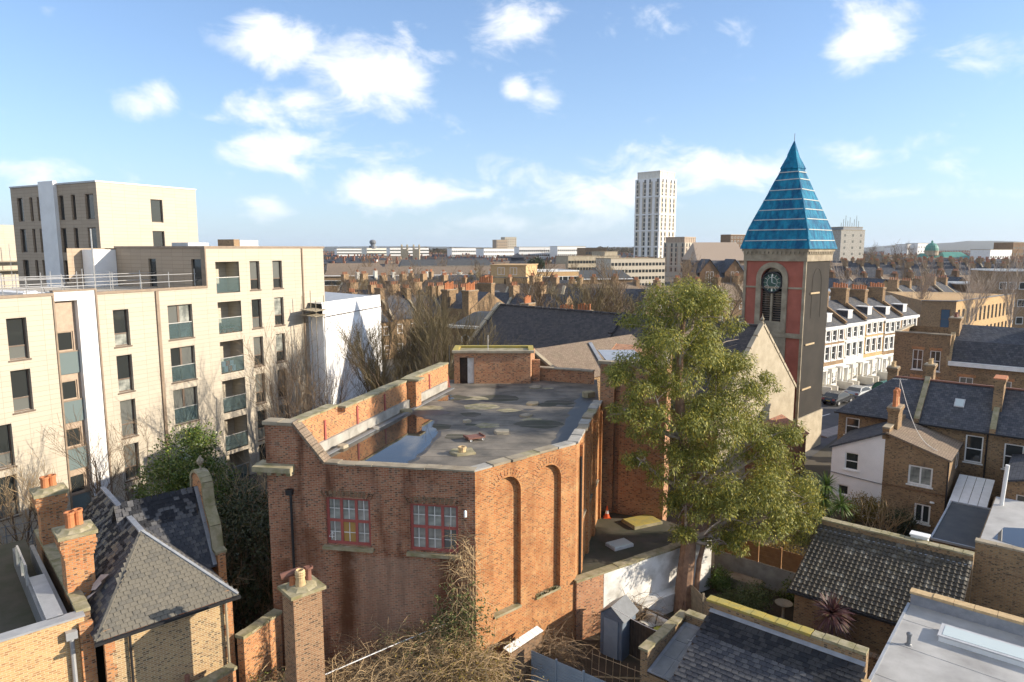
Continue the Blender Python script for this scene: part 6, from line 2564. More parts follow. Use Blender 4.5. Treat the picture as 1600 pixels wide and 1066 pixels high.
def bramble(label, loc, rx, ry, hgt, n_, seed, leafm, nleaf, cane='twig_straw', flat=1.0):
    """arching canes in a tangle with some leaves left"""
    rnd = random.Random(seed)
    t = thing('bramble', label, 'bush', loc)
    mb, lf = MB(), MB()
    for k in range(n_):
        p = Vector((rnd.gauss(0, rx * .45), rnd.gauss(0, ry * .45), rnd.uniform(0, hgt * .45)))
        a = rnd.uniform(0, 6.28)
        L = rnd.uniform(.6, 1.9)
        d = Vector((math.cos(a) * .8, math.sin(a) * .8, rnd.uniform(.1, 1.0) * flat)).normalized()
        pts = [p]
        for j in range(6):
            d = (d + Vector((rnd.gauss(0, .18), rnd.gauss(0, .18), -.2))).normalized()
            p = p + d * L / 6
            pts.append(p)
            if rnd.random() < .5:
                e_ = (d + Vector((rnd.gauss(0, .7), rnd.gauss(0, .7), rnd.gauss(0, .5)))).normalized()
                mb.tube([p, p + e_ * .18, p + e_ * .36 + Vector((0, 0, -.03))], [.008, .006, .004], 3, cap=False)
            for _ in range(nleaf):
                if rnd.random() < .6:
                    leaf(lf, p + Vector((rnd.gauss(0, .06), rnd.gauss(0, .06), rnd.gauss(0, .06))), Vector((rnd.gauss(0, 1), rnd.gauss(0, 1), rnd.gauss(0, .6))).normalized(), Vector((rnd.gauss(0, 1), rnd.gauss(0, 1), 1)), .09, .06)
        r_ = rnd.uniform(.006, .015)
        mb.tube(pts, [r_, r_, r_ * .9, r_ * .8, r_ * .7, r_ * .5, r_ * .35], 3, cap=False)
    mb.build('canes', cane, t)
    if lf.f:
        lf.build('leaves', leafm, t)
    return t


bramble('tangled straw-coloured bramble thicket over the yard below hall windows', (-4.8, 23.6, .9), 2.7, 1.6, 3.2, 1500, 51, 'leaf_shrub', 0)
bramble('yellowing climber heaped at the corner foot of the brick hall', (-1.9, 24.0, .9), 1.5, 1.0, 3.8, 900, 52, 'leaf_autumn', 2, 'twig_straw')
bramble('bare bramble tangle against the foot of shaded hall front', (-3.2, 24.9, 1.2), 1.4, .6, 3.6, 620, 53, 'leaf_shrub', 1)
bramble('straw bramble canes spilling round the foreground chimney stack', (-8.4, 22.8, .8), 1.1, 1.2, 2.6, 380, 54, 'leaf_shrub', 1)
bramble('green and brown undergrowth beside the stepped garden wall', (-10.2, 23.4, .3), .9, .9, 2.0, 260, 55, 'leaf_holly', 3, 'twig')
bramble('leafless tangled garden tree in shade right of the arched wall', (1.5, 27.0, .3), 1.0, .8, 2.6, 300, 56, 'leaf_shrub', 0, 'twig')
bramble('bare climbing plant spread on the white garden wall', (5.6, 30.3, .2), 1.1, .3, 2.4, 150, 57, 'leaf_shrub', 0, 'twig')
# dead creeper up the front corner of the hall
t = thing('wall_creeper', 'dead creeper climbing the hall front beside its right-hand window', 'climber', (-1.75, 25.35, 0))
mb, lf = MB(), MB()
rnd = random.Random(61)
for k in range(430):
    z0 = rnd.uniform(1.2, 7.0) if k % 3 else rnd.uniform(1.2, 4.5)
    p = Vector((rnd.gauss(-.15, .3) - max(0, 4.6 - z0) * rnd.uniform(0, .42), -rnd.uniform(0, .35), z0))
    d = Vector((rnd.gauss(0, .8), -rnd.uniform(0, .3), rnd.gauss(.2, .8))).normalized()
    pts = [p]
    for j in range(5):
        d = (d + Vector((rnd.gauss(0, .25), rnd.gauss(0, .1), -.18))).normalized()
        p = p + d * rnd.uniform(.12, .28)
        pts.append(p)
        if z0 < 4.5 and rnd.random() < .7:
            for _ in range(3):
                leaf(lf, p, Vector((rnd.gauss(0, 1), rnd.gauss(0, 1), rnd.gauss(0, 1))).normalized(), Vector((rnd.gauss(0, 1), 1, 0)), .1, .07)
    mb.tube(pts, [.014, .012, .01, .008, .006, .004], 3, cap=False)
for k in range(5):
    mb.tube([(-.2 + k * .1, -.03, 0), (-.3 + k * .12, -.04, 3), (-.15 + k * .1, -.04, 6.5)], [.03, .025, .012], 4)
mb.build('stems', 'twig_straw', t)
lf.build('leaves', 'leaf_shrub', t)


def shrub(name, label, loc, blobs, n_, mat, sd, L=.10, w=.06, nl=24, rc_=.25):
    t = thing(name, label, 'shrub', loc)
    mb = MB()
    for k in range(4):
        b = blobs[k % len(blobs)]
        mb.tube([(0, 0, -.05), Vector(b[0]) * .5, Vector(b[0])], [.05, .035, .015], 5)
    mb.build('stems', 'bark', t)
    mb = MB()
    clumps(mb, blobs, n_, nl, rc_, L, w, sd, droop=.1, shell=.35)
    mb.build('leaves', mat, t)
    return t


shrub('garden_shrub', 'rounded grey-green shrub beside bird bath in the walled garden', (*gw(-11.6, 31.6), 0), [((0, 0, .7), (1.0, .8, .65)), ((.8, .2, .9), (.8, .7, .6)), ((-.7, .1, .55), (.7, .7, .5))], 260, 'leaf_shrub', 71)
shrub('garden_shrub', 'small bright green shrub by the woven fence', (*gw(-13.5, 33.2), 0), [((0, 0, .6), (.55, .5, .6))], 90, 'leaf_palm', 72)
shrub('garden_shrub', 'dark green shrub behind the bird bath', (*gw(-10.0, 34.1), 0), [((0, 0, .6), (.7, .5, .6)), ((.6, .1, .5), (.5, .5, .5))], 130, 'leaf_holly', 73)
shrub('garden_shrub', 'ragged autumn shrub beyond the orange fence', (*gw(-11.5, 36.9), 0), [((0, 0, 1.2), (1.2, .9, 1.0)), ((-1.4, .4, .9), (.9, .9, .9))], 220, 'leaf_autumn', 74)
shrub('garden_shrub', 'olive hedge shrub against the white rear wing', (*gw(-10.3, 47.6), 0), [((0, 0, 1.1), (1.2, .7, 1.0)), ((1.2, 0, .9), (.8, .6, .8))], 220, 'leaf_autumn', 75)
shrub('garden_shrub', 'dark shrub in the shade of brick rear wing', (*gw(-7.6, 47.8), 0), [((0, 0, .8), (1.0, .6, .8))], 120, 'leaf_dark', 76)
shrub('garden_shrub', 'small olive-leaved tree below the eucalyptus crown', (*gw(-12.6, 43.0), 0), [((0, 0, 2.4), (1.3, 1.2, 1.3)), ((.6, .2, 1.6), (1.2, 1.1, 1.0))], 330, 'leaf_euc', 77, .14, .05)
rnd = random.Random(81)
t = thing('dead_stems', 'tall pale dead stems standing before the brick rear wing', 'shrub', (*gw(-8.5, 46.6), 0))
mb = MB()
for k in range(26):
    a = rnd.uniform(0, 6.28)
    p = Vector((rnd.gauss(0, .5), rnd.gauss(0, .3), 0))
    d = Vector((math.cos(a) * .3, math.sin(a) * .3, 1)).normalized()
    pts = [p]
    for j in range(5):
        d = (d + Vector((rnd.gauss(0, .15), rnd.gauss(0, .15), 0))).normalized()
        p = p + d * rnd.uniform(.3, .6)
        pts.append(p)
        mb.tube([p, p + (d + Vector((rnd.gauss(0, .7), rnd.gauss(0, .7), 0))).normalized() * .5], [.012, .006], 3, cap=False)
    mb.tube(pts, [.03, .028, .024, .02, .014, .008], 4, cap=False)
mb.build('stems', 'twig_straw', t)


def cordyline(label, loc, h, heads, L, mat, n_, sd):
    rnd = random.Random(sd)
    t = thing('cordyline', label, 'palm', loc)
    tr_ = MB()
    for (hx, hy, hz) in heads:
        tr_.tube([(0, 0, -.05), (hx * .4, hy * .4, hz * .6), (hx, hy, hz)], [.09, .08, .07], 7)
    tr_.build('trunk', 'bark', t)
    for (hx, hy, hz) in heads:
        mb = MB()
        for k in range(n_):
            a = rnd.uniform(0, 6.28)
            el = math.asin(rnd.uniform(-.75, 1))
            d = Vector((math.cos(a) * math.cos(el), math.sin(a) * math.cos(el), math.sin(el)))
            p = Vector((hx, hy, hz))
            s_ = d.cross(Vector((0, 0, 1)))
            s_ = s_.normalized() if s_.length > .01 else Vector((1, 0, 0))
            l_ = L * rnd.uniform(.75, 1.1)
            w = .045
            prev = (p - s_ * w * .6, p + s_ * w * .6)
            for j in range(1, 5):
                t_ = j / 4
                q = p + d * l_ * t_ + Vector((0, 0, -.35 * l_ * t_ * t_ * max(.2, math.cos(el))))
                ww = w * (1 - t_ ** 2) + .003
                cur = (q - s_ * ww, q + s_ * ww)
                mb.face([prev[0], prev[1], cur[1], cur[0]])
                prev = cur
        mb.build('leaf_head', mat, t)
    return t


cordyline('purple-leaved cordyline with a round spiky head in the yard', (*gw(-7.2, 30.1), 0), 2, [(0, 0, 2.35)], 1.05, 'leaf_purple', 230, 91)
cordyline('bright green many-headed cordyline palm beside eucalyptus crown', (*gw(-11.6, 44.6), 0), 3, [(0, 0, 2.2), (1.0, -.3, 2.0), (.4, .6, 2.9), (-.6, -.2, 1.5)], 1.15, 'leaf_palm', 110, 92)

# ------------------------------------------------------------------ middle distance
ORD = 'first second third fourth fifth sixth seventh eighth ninth tenth eleventh twelfth thirteenth fourteenth fifteenth sixteenth seventeenth eighteenth nineteenth twentieth'.split()
ORD += ['twenty-' + o for o in ORD[:9]]


def fx(px, y):
    return (px - 800) / 1067.0 * y * .991


def flat_block(name, label, cat, loc, rz, W, D, H, wallm, roofm='felt_grey', rows_=0, cols_=0, ww=1.2, wh=1.5, z0=1.2, faces='fr', pane='glass_dark', frame=None, parapet=.3, group=None, frm=.12, each=False):
    """flat-roofed block; small far windows are one joined part, larger ones are windows of their own"""
    b = thing(name, label, cat, loc, rz, group)
    mb = MB()
    mb.prism([(0, 0), (W, 0), (W, D), (0, D)], 0, H, 0)
    mb.build('wall', wallm, b)
    mb = MB()
    for (x0, x1, y0, y1) in ((-.1, W + .1, -.1, .2), (-.1, W + .1, D - .2, D + .1), (-.1, .2, .2, D - .2), (W - .2, W + .1, .2, D - .2)):
        mb.box(x0, x1, y0, y1, H, H + parapet)
    mb.build('parapet', frame or 'stone', b)
    mb = MB()
    mb.face([(.2, .2, H + .02), (W - .2, .2, H + .02), (W - .2, D - .2, H + .02), (.2, D - .2, H + .02)])
    mb.build('roof', roofm, b)
    sides = {'f': ((0, 0), (W, 0), W), 'r': ((W, 0), (W, D), D), 'l': ((0, D), (0, 0), D)}
    if rows_:
        dz = (H - z0) / rows_
        jm = MB()
        for f in faces:
            A, B, L = sides[f]
            n = max(1, int(round(cols_ * L / W)))
            for c in range(n):
                for r_ in range(rows_):
                    s_ = (c + .5) * L / n - ww / 2
                    z = z0 + r_ * dz
                    if each:
                        window(b, A, B, s_, s_ + ww, z, z + wh, depth=-.03, rows=2, frame=frame or 'paint_white', pane=pane)
                    else:
                        d = (Vector(B) - Vector(A)).normalized()
                        no = Vector((d.y, -d.x))
                        p, q = Vector(A) + d * s_ + no * .03, Vector(A) + d * (s_ + ww) + no * .03
                        jm.face([(p.x, p.y, z), (q.x, q.y, z), (q.x, q.y, z + wh), (p.x, p.y, z + wh)], 0)
                        if frame:
                            p2, q2 = Vector(A) + d * (s_ - frm) + no * .02, Vector(A) + d * (s_ + ww + frm) + no * .02
                            jm.face([(p2.x, p2.y, z - frm), (q2.x, q2.y, z - frm), (q2.x, q2.y, z + wh + frm), (p2.x, p2.y, z + wh + frm)], 1)
        if jm.f:
            stuff(jm.build('window_grid', [pane, frame or 'paint_white'], b))
    return b


rvar = random.Random(23)


def terrace(label, group, loc, rz, n, w, d, ze, zr, wallm='brick_far', roofm='slate', nwin=2, floors=2, white=False, chim=True, rear=False, pots=4, partym='stone_pale', dormer=False, cat='house'):
    """a run of n like houses along local x, fronts towards local -y; each house is a thing of its own"""
    proto = None
    c_, s_ = math.cos(rz), math.sin(rz)
    for k in range(n):
        lx = k * w
        p = (loc[0] + c_ * lx, loc[1] + s_ * lx, loc[2] if len(loc) > 2 else 0)
        if proto:
            dup(proto, p, rz, label % ORD[k], (1, 1, rvar.uniform(.95, 1.05)))
            continue
        h = thing('row_house', label % ORD[k], cat, p, rz, group)
        mb = MB()
        mb.prism([(0, 0), (w, 0), (w, d), (0, d)], 0, ze)
        mb.face([(0, d, ze), (0, 0, ze), (0, d / 2, zr)])
        mb.face([(w, 0, ze), (w, d, ze), (w, d / 2, zr)])
        mb.build('wall', wallm, h)
        mb = MB()
        mb.face([(0, -.2, ze - .1), (w, -.2, ze - .1), (w, d / 2, zr), (0, d / 2, zr)])
        mb.face([(w, d + .2, ze - .1), (0, d + .2, ze - .1), (0, d / 2, zr), (w, d / 2, zr)])
        mb.build('roof', roofm, h)
        mb = MB()
        for (y0, z0, y1, z1) in ((-.2, ze, d / 2, zr), (d / 2, zr, d + .2, ze)):
            mb.face([(-.2, y0, z0), (.2, y0, z0 + .0), (.2, y0, z0 + .3), (-.2, y0, z0 + .3)])
            mb.face([(-.2, y0, z0 + .3), (.2, y0, z0 + .3), (.2, y1, z1 + .3), (-.2, y1, z1 + .3)])
            mb.face([(.2, y0, z0), (.2, y1, z1), (.2, y1, z1 + .3), (.2, y0, z0 + .3)])
            mb.face([(-.2, y1, z1), (-.2, y0, z0), (-.2, y0, z0 + .3), (-.2, y1, z1 + .3)])
        mb.build('party_wall', partym, h)
        if chim:
            mb = MB()
            mb.box(-.4, .4, d / 2 - 1.1, d / 2 + 1.1, ze, zr + 1.3)
            mb.box(-.47, .47, d / 2 - 1.17, d / 2 + 1.17, zr + 1.1, zr + 1.3)
            c = mb.build('chimney', wallm, h)
            for j in range(pots):
                pm = MB()
                pm.lathe((0, 0, 0), [(.16, 0), (.13, .5), (.16, .55), (.1, .6)], 6)
                pm.build('chimney_pot', 'pot_far', c, (0, d / 2 - .8 + j * 1.6 / max(1, pots - 1), zr + 1.3))
        if nwin:
            fh = ze / floors
            for f in range(floors):
                for j in range(nwin):
                    x = (j + .5) * w / nwin - .5
                    window(h, (0, 0), (w, 0), x, x + 1.0, f * fh + .8, f * fh + 2.3, depth=-.03, rows=2, pane='glass_dark', fr=.12)
        proto = h
    return proto


# white-fronted terrace beyond the street
wt_names = ['nearest white-fronted terrace house beside the church tower', 'second white-fronted terrace house from the church tower', 'third white-fronted terrace house with slim dormer from the tower', 'fourth white-fronted terrace house along the street', 'fifth white-fronted terrace house along the street', 'last white-fronted terrace house before the leafless birch']
wh = None
TRZ = math.atan2(.6, .8)
for k in range(6):
    p = tw(77.5 + k * 5.3, -44.8)
    if wh:
        h = dup(wh, (*p, -.7), TRZ, wt_names[k], (1, 1, (1, .985, 1.0, 1.02, .99, 1.0)[k]))
        for c in h.children:
            swap = {'brick_front': ('brick_yellow', 'brick_far', 'stucco_cream', 'brick_yellow', 'brick_stock', 'brick_far')[k], 'ground_front': ('stucco_cream', 'paint_white')[k % 2], 'roof': ('slate', 'slate_near')[k % 2]}.get(c.name.split('.')[0])
            if swap:
                c.material_slots[0].link = 'OBJECT'
                c.material_slots[0].material = M[swap]
        continue
    h = thing('terraced_house', wt_names[k], 'house', (*p, -.7), TRZ, 'white-fronted terrace')
    w = 5.3
    up = [(.55, 1.5, 4.5, 6.3), (2.15, 3.1, 4.5, 6.3), (3.8, 4.75, 4.5, 6.3)]
    u2 = [(a, b, 7.0, 8.4) for a, b, _, _ in up]
    mb = MB()
    mb.wall((0, 0), (w, 0), 3.5, 8.9, up + u2, .12)
    mb.wall((w, 0), (w, 8), 0, 8.9)
    mb.wall((0, 8), (0, 0), 0, 8.9)
    mb.wall((w, 8), (0, 8), 0, 8.9)
    mb.face([(w, 0, 8.9), (w, 8, 8.9), (w, 4, 11.6)])
    mb.face([(0, 8, 8.9), (0, 0, 8.9), (0, 4, 11.6)])
    mb.build('brick_front', 'brick_yellow', h)
    mb = MB()
    gd = [(3.75, 4.75, 1.3, 3.4)]
    mb.wall((0, 0), (w, 0), 0, 3.5, gd, .3, back=0)
    mb.build('ground_front', 'stucco_cream', h)
    mb = MB()
    bay = [(.5, -.0), (.95, -.85), (2.35, -.85), (2.8, 0)]
    for a, b in zip(bay[:-1], bay[1:]):
        L = math.hypot(b[0] - a[0], b[1] - a[1])
        mb.wall(a, b, 0, 3.55, [(.14, L - .14, 1.5, 3.1)], .08)
    mb.face([(x, y, 3.55) for x, y in bay])
    by = mb.build('bay', 'stucco_cream', h)
    for a, b in zip(bay[:-1], bay[1:]):
        L = math.hypot(b[0] - a[0], b[1] - a[1])
        window(by, a, b, .14, L - .14, 1.5, 3.1, depth=.04, rows=2, pane='glass_dark', name='bay_window')
    for o in up + u2:
        window(h, (0, 0), (w, 0), *o, depth=.06, rows=2, pane='glass_dark', bar=.07, fr=.09)
        mb = MB()
        a, b, c, d = o
        mb.box(a - .2, a - .002, -.07, .01, c, d)
        mb.box(b + .002, b + .2, -.07, .01, c, d)
        mb.box(a - .25, b + .25, -.12, .01, d, d + .25)
        mb.box(a - .25, b + .25, -.14, .01, c - .14, c)
        mb.build('surround', 'paint_white', h)
    mb = MB()
    mb.box(0, w, -.25, .0, 8.55, 8.9)
    mb.build('cornice', 'paint_white', h)
    mb = MB()
    mb.box(0, w, -.12, -.001, 3.5, 3.8)
    mb.build('string_band', 'paint_white', h)
    mb = MB()
    mb.face([(0, -.05, 8.92), (w, -.05, 8.92), (w, 4, 11.6), (0, 4, 11.6)])
    mb.face([(w, 8.1, 8.85), (0, 8.1, 8.85), (0, 4, 11.6), (w, 4, 11.6)])
    rfx = mb.build('roof', 'slate', h)
    mb = MB()
    mb.box(1.9, 3.0, .75, 2.6, 9.0, 10.45, 1)
    mb.box(1.8, 3.1, .65, 2.7, 10.45, 10.56, 0)
    mb.box(1.88, 3.02, .70, .752, 9.1, 10.45, 0)
    dm = mb.build('dormer', ['paint_white', 'slate'], h)
    window(dm, (1.9, .7), (3.0, .7), .12, .98, 9.45, 10.35, depth=-.03, cols=2, pane='glass_dark', name='dormer_window')
    party_mb = MB()
    for sg in (0,):
        for (y0, z0, y1, z1) in ((-.05, 8.92, 4, 11.6), (4, 11.6, 8.1, 8.85)):
            party_mb.beam((sg, y0, z0 + .12), (sg, y1, z1 + .12), .35, .4)
    party_mb.build('party_wall', 'brick_stock', h)
    chimney(h, 0, 3.8, .8, 2.2, 9.5, 13.0, 6, bm='brick_stock', potmat='terracotta')
    mb = MB()
    for s_ in range(6):
        mb.box(3.6, 4.9, -2.4 + s_ * .38, -.003, s_ * .2, s_ * .2 + .2)
    mb.box(3.4, 3.58, -2.4, -.004, 0, 1.7)
    mb.box(4.92, 5.1, -2.4, -.004, 0, 1.7)
    mb.build('steps', 'stucco_cream', h)
    mb = MB()
    mb.box(3.45, 5.05, -1.0, -.002, 3.42, 3.62)
    mb.box(3.5, 3.72, -.95, -.73, 1.2, 3.42)
    mb.box(4.78, 5.0, -.95, -.73, 1.2, 3.42)
    mb.build('porch', 'paint_white', h)
    mb = MB()
    mb.box(0, 3.3, -3.3, -3.05, 0, .9)
    mb.build('front_garden_wall', 'stucco_cream', h)
    wh = h


# parked cars: rounded body, glass, wheels, lamps
def car(label, loc, rz, paint, group='cars parked along the street'):
    t = thing('parked_car', label, 'car', loc, rz, group)
    prof = [(-2.1, .35), (-2.15, .62), (-2.05, .92), (-1.75, .98), (-1.25, 1.38), (-.2, 1.47), (.55, 1.36), (1.15, .98), (1.9, .86), (2.15, .62), (2.12, .35)]
    mb = MB()
    n = len(prof)
    W = .88

    def sec(x, z):
        k = 1.0 if z < .98 else 1 - (z - .98) * .42
        return W * k
    for i in range(n - 1):
        a, b = prof[i], prof[i + 1]
        mb.face([(a[0], -sec(*a), a[1]), (b[0], -sec(*b), b[1]), (b[0], sec(*b), b[1]), (a[0], sec(*a), a[1])][::-1])
    for sg in (-1, 1):
        low = [(x, sg * sec(x, z), z) for x, z in prof]
        mb.face(low if sg < 0 else low[::-1])
    mb.build('body', paint, t, smooth=False)
    mb = MB()
    for sg in (-1, 1):
        q = [(-1.5, sg * (W * .98), 1.0), (.95, sg * (W * .98), 1.0), (.45, sg * W * .845, 1.32), (-.2, sg * W * .80, 1.42), (-1.15, sg * W * .85, 1.34)]
        q = [(x, y + sg * .012, z) for x, y, z in q]
        mb.face(q if sg < 0 else q[::-1])
    mb.face([(-1.72, -.78, 1.01), (-1.72, .78, 1.01), (-1.29, .68, 1.37), (-1.29, -.68, 1.37)][::-1])
    mb.face([(1.12, -.78, 1.02), (1.12, .78, 1.02), (.62, .68, 1.36), (.62, -.68, 1.36)])
    mb.build('windows', 'car_glass', t)
    for x in (-1.35, 1.35):
        for sg in (-1, 1):
            mb = MB()
            mb.tube([(x, sg * .72, .32), (x, sg * .9, .32)], .32, 14)
            w = mb.build('wheel', 'rubber', t)
            mb = MB()
            mb.tube([(x, sg * .9, .32), (x, sg * .905, .32)], .19, 10)
            mb.build('rim', 'zinc', w)
    for sg in (-1, 1):
        mb = MB()
        mb.box(-2.16, -2.06, sg * .62 - .16, sg * .62 + .16, .68, .86)
        mb.build('tail_light', 'frame_red', t)
        mb = MB()
        mb.box(2.02, 2.14, sg * .62 - .16, sg * .62 + .16, .6, .76)
        mb.build('headlight', 'glass_roof', t)
    mb = MB()
    mb.box(-2.175, -2.15, -.26, .26, .56, .67)
    mb.build('number_plate', 'moss_yellow', t)
    return t


for k, (v, w_, paint, lab) in enumerate(((77.2, -39.6, 'car_black', 'dark saloon car parked nearest the church tower'), (82.6, -39.7, 'car_silver', 'silver car parked behind the dark saloon'), (93.5, -39.7, 'car_black', 'dark car parked beyond the green cycle store'), (99.0, -39.6, 'car_silver', 'silver car furthest along the parked row'))):
    car(lab, (*tw(v, w_), .055), TRZ, paint)
cs = thing('cycle_store', 'domed dark green metal cycle store standing at the kerb', 'cycle store', (*tw(88.2, -39.4), .055), TRZ)
mb = MB()
K = 10
arc = [(-1.0 * math.cos(math.pi * k / K), 1.45 * math.sin(math.pi * k / K)) for k in range(K + 1)]
for k in range(K):
    a, b = arc[k], arc[k + 1]
    mb.face([(-1.3, a[0], a[1]), (1.3, a[0], a[1]), (1.3, b[0], b[1]), (-1.3, b[0], b[1])])
mb.build('shell', 'green_metal', cs)
for sg in (-1, 1):
    mb = MB()
    mb.face([(sg * 1.3, y, z) for y, z in (arc if sg < 0 else arc[::-1])])
    mb.build('end_panel', 'green_metal', cs)
    mb = MB()
    mb.tube([(sg * 1.31, y * 1.01, z * 1.01) for y, z in arc], .035, 5)
    mb.build('hoop', 'iron_black', cs)
# gate and pillars by the tower
gt = thing('timber_gate', 'dark timber yard gate with brick pillars at the tower foot', 'gate', (30.2, 57.0, 0), R(-25))
for k in range(7):
    mb = MB()
    mb.box(0, 2.6, -.03, .03, .25 + k * .28, .25 + k * .28 + .2)
    mb.build('board', 'wood_dark', gt)
for x in (-.4, 2.62):
    mb = MB()
    mb.box(x, x + .4, -.2, .2, 0, 2.2)
    mb.box(x - .05, x + .45, -.25, .25, 2.2, 2.35)
    mb.build('pillar', 'brick_stock', gt)

# houses across the second street
bh = gthing('parapet_house', 'stock brick end house with flat parapet and two sash windows', 'house', -14.4, 77.5)
ob = [(1.7, 2.6, 6.0, 8.0), (3.2, 4.1, 6.0, 8.0)]
mb = MB()
mb.wall((0, 0), (4.8, 0), 0, 9.6, ob, .1)
mb.wall((4.8, 0), (4.8, 8), 0, 9.6)
mb.wall((4.8, 8), (0, 8), 0, 9.6)
mb.wall((0, 8), (0, 0), 0, 9.6)
mb.face([(0, 0, 9.0), (4.8, 0, 9.0), (4.8, 8, 9.0), (0, 8, 9.0)])
mb.build('wall', 'brick_stock', bh)
for o in ob:
    window(bh, (0, 0), (4.8, 0), *o, depth=.06, cols=2, rows=2, pane='glass_dark', bar=.05, sill=.08)
    mb = MB()
    for z in (8.02, 5.2):
        mb.box(o[0] - .1, o[1] + .1, -.015, .01, z, z + .28)
    mb.build('red_lintel', 'brick_orange', bh)
coping(bh, (-.05, .12, 9.6), (4.85, .12, 9.6), .4, .12, 5, 'stone', rnd=rh)
coping(bh, (.12, .3, 9.6), (.12, 8, 9.6), .4, .12, 7, 'stone_pale', rnd=rh)
for k, lab in enumerate(('brick house with dark mansard and two blue rooflights', 'brick mansard house cut by the picture edge')):
    mh = gthing('mansard_house', lab, 'house', -9.6 + k * 6.6, 77.5)
    om = [(1.0, 2.1, 3.9, 5.7), (4.0, 5.1, 3.9, 5.7)]
    mb = MB()
    mb.wall((0, 0), (6.6, 0), 0, 7.0, om, .1)
    mb.wall((6.6, 0), (6.6, 8), 0, 7.0)
    mb.wall((0, 8), (0, 0), 0, 7.0)
    mb.build('wall', 'brick_stock', mh)
    for o in om:
        window(mh, (0, 0), (6.6, 0), *o, depth=.06, cols=2, rows=2, pane='glass_grey', bar=.05, sill=.08)
        mb = MB()
        mb.box(o[0] - .2, o[1] + .2, -.015, .01, o[3] + .02, o[3] + .3)
        mb.build('red_lintel', 'brick_orange', mh)
    mb = MB()
    mb.box(0, 6.6, -.35, .0, 6.75, 7.15)
    mb.build('cornice', 'paint_white', mh)
    mb = MB()
    mb.face([(0, .05, 7.15), (6.6, .05, 7.15), (6.6, .95, 9.1), (0, .95, 9.1)])
    mb.face([(0, .95, 9.1), (6.6, .95, 9.1), (6.6, 4, 10.4), (0, 4, 10.4)])
    mb.face([(6.6, 8, 7.15), (0, 8, 7.15), (0, 4, 10.4), (6.6, 4, 10.4)])
    mr_ = mb.build('mansard_roof', 'slate', mh)
    for x in (1.2, 4.0):
        mb = MB()
        mb.box(0, 1.25, -.04, .06, 0, 1.2)
        f = mb.build('rooflight', 'skylight_frame', mr_, (x, .38, 7.7))
        f.rotation_euler = (-math.atan2(.9, 1.95), 0, 0)
        mb = MB()
        mb.face([(.1, -.05, .1), (1.15, -.05, .1), (1.15, -.05, 1.1), (.1, -.05, 1.1)])
        mb.build('pane', 'glass_blue', f)
    for x in (0, 6.6):
        mb = MB()
        mb.prism([(x - .2, 0), (x + .2, 0), (x + .2, 8), (x - .2, 8)], 6.5, 7.6)
        q = [(0, 7.6), (.9, 9.5), (4, 10.75), (8, 7.6)]
        for sx_ in (-.2, .2):
            mb.face([(x + sx_, y, z) for y, z in (q if sx_ > 0 else q[::-1])])
        for (a, b) in zip(q[:-1], q[1:]):
            mb.face([(x - .2, a[0], a[1]), (x + .2, a[0], a[1]), (x + .2, b[0], b[1]), (x - .2, b[0], b[1])])
        mb.build('party_wall', 'brick_gault', mh)
    chimney(mh, 0, 2.6, .9, 1.8, 8.5, 11.2, 3, potmat='pot_brown', poth=.4)
# school-like yellow block and flat roofs beyond the white terrace
sb = thing('yellow_school', 'long yellow brick building with tall windows on its sunlit side', 'building', (71.0, 118.0, 0), R(-16.5))
mb = MB()
mb.wall((0, 0), (5.2, 0), 0, 9, [(3.0, 4.4, 4.2, 7.6)], .1)
mb.wall((0, 30), (0, 0), 0, 9)
mb.build('shaded_wall', 'brick_far', sb)  # browner brick than the lit side: shade put into the colour
window(sb, (0, 0), (5.2, 0), 3.0, 4.4, 4.2, 7.6, depth=.05, rows=2, pane='glass_blue', frame='frame_dark')
lw = []
dq = Vector((22, 18)).normalized()
cq, sq_ = math.cos(R(16.5)), math.sin(R(16.5))
dloc = Vector((dq.x * cq - dq.y * sq_, dq.x * sq_ + dq.y * cq))
E2 = (5.2 + dloc.x * 32, dloc.y * 32)
for k in range(14):
    for z in (1.2, 4.9):
        lw.append((1.0 + k * 2.2, 2.1 + k * 2.2, z, z + 2.6))
mb = MB()
mb.wall((5.2, 0), E2, 0, 9, lw, .1)
mb.face([(0, 0, 8.8), (5.2, 0, 8.8), (*E2, 8.8), (E2[0] - 10, E2[1] + 5, 8.8), (0, 30, 8.8)])
mb.build('lit_wall', 'brick_yellow', sb)
for o in lw:
    window(sb, (5.2, 0), E2, *o, depth=.05, rows=2, pane='glass_dark', frame='frame_brown')
mb = MB()
mb.beam((-.1, 0, 9.05), (5.2, -.05, 9.05), .4, .12)
mb.beam((5.2, -.05, 9.05), (E2[0], E2[1], 9.05), .4, .12)
mb.build('coping', 'steel_grey', sb)
FLATS = [  # (px left, px right, distance, height, depth, wall, roof, rows, cols, label)
    (1305, 1395, 150, 8.2, 12, 'brick_far', 'zinc', 1, 8, 'low stock brick workshop with long pale roof behind the white terrace'),
    (1378, 1426, 138, 7.2, 9, 'render_white', 'steel_grey', 1, 3, 'white rendered flat-roofed block with dark panels beyond the terrace'),
    (1438, 1478, 128, 7.8, 8, 'render_white', 'zinc', 1, 3, 'white low building with metal roof plant near the yellow school'),
    (1500, 1600, 165, 9.4, 9, 'brick_brown', 'zinc', 2, 9, 'brown brick range with pale eaves band and white windows'),
    (1565, 1640, 150, 13.0, 10, 'brick_far', 'felt_grey', 3, 5, 'taller stock brick block at the far picture edge'),
    (1290, 1316, 128, 8.5, 9, 'render_white', 'zinc', 2, 2, 'pale block showing between church tower and the birch')]
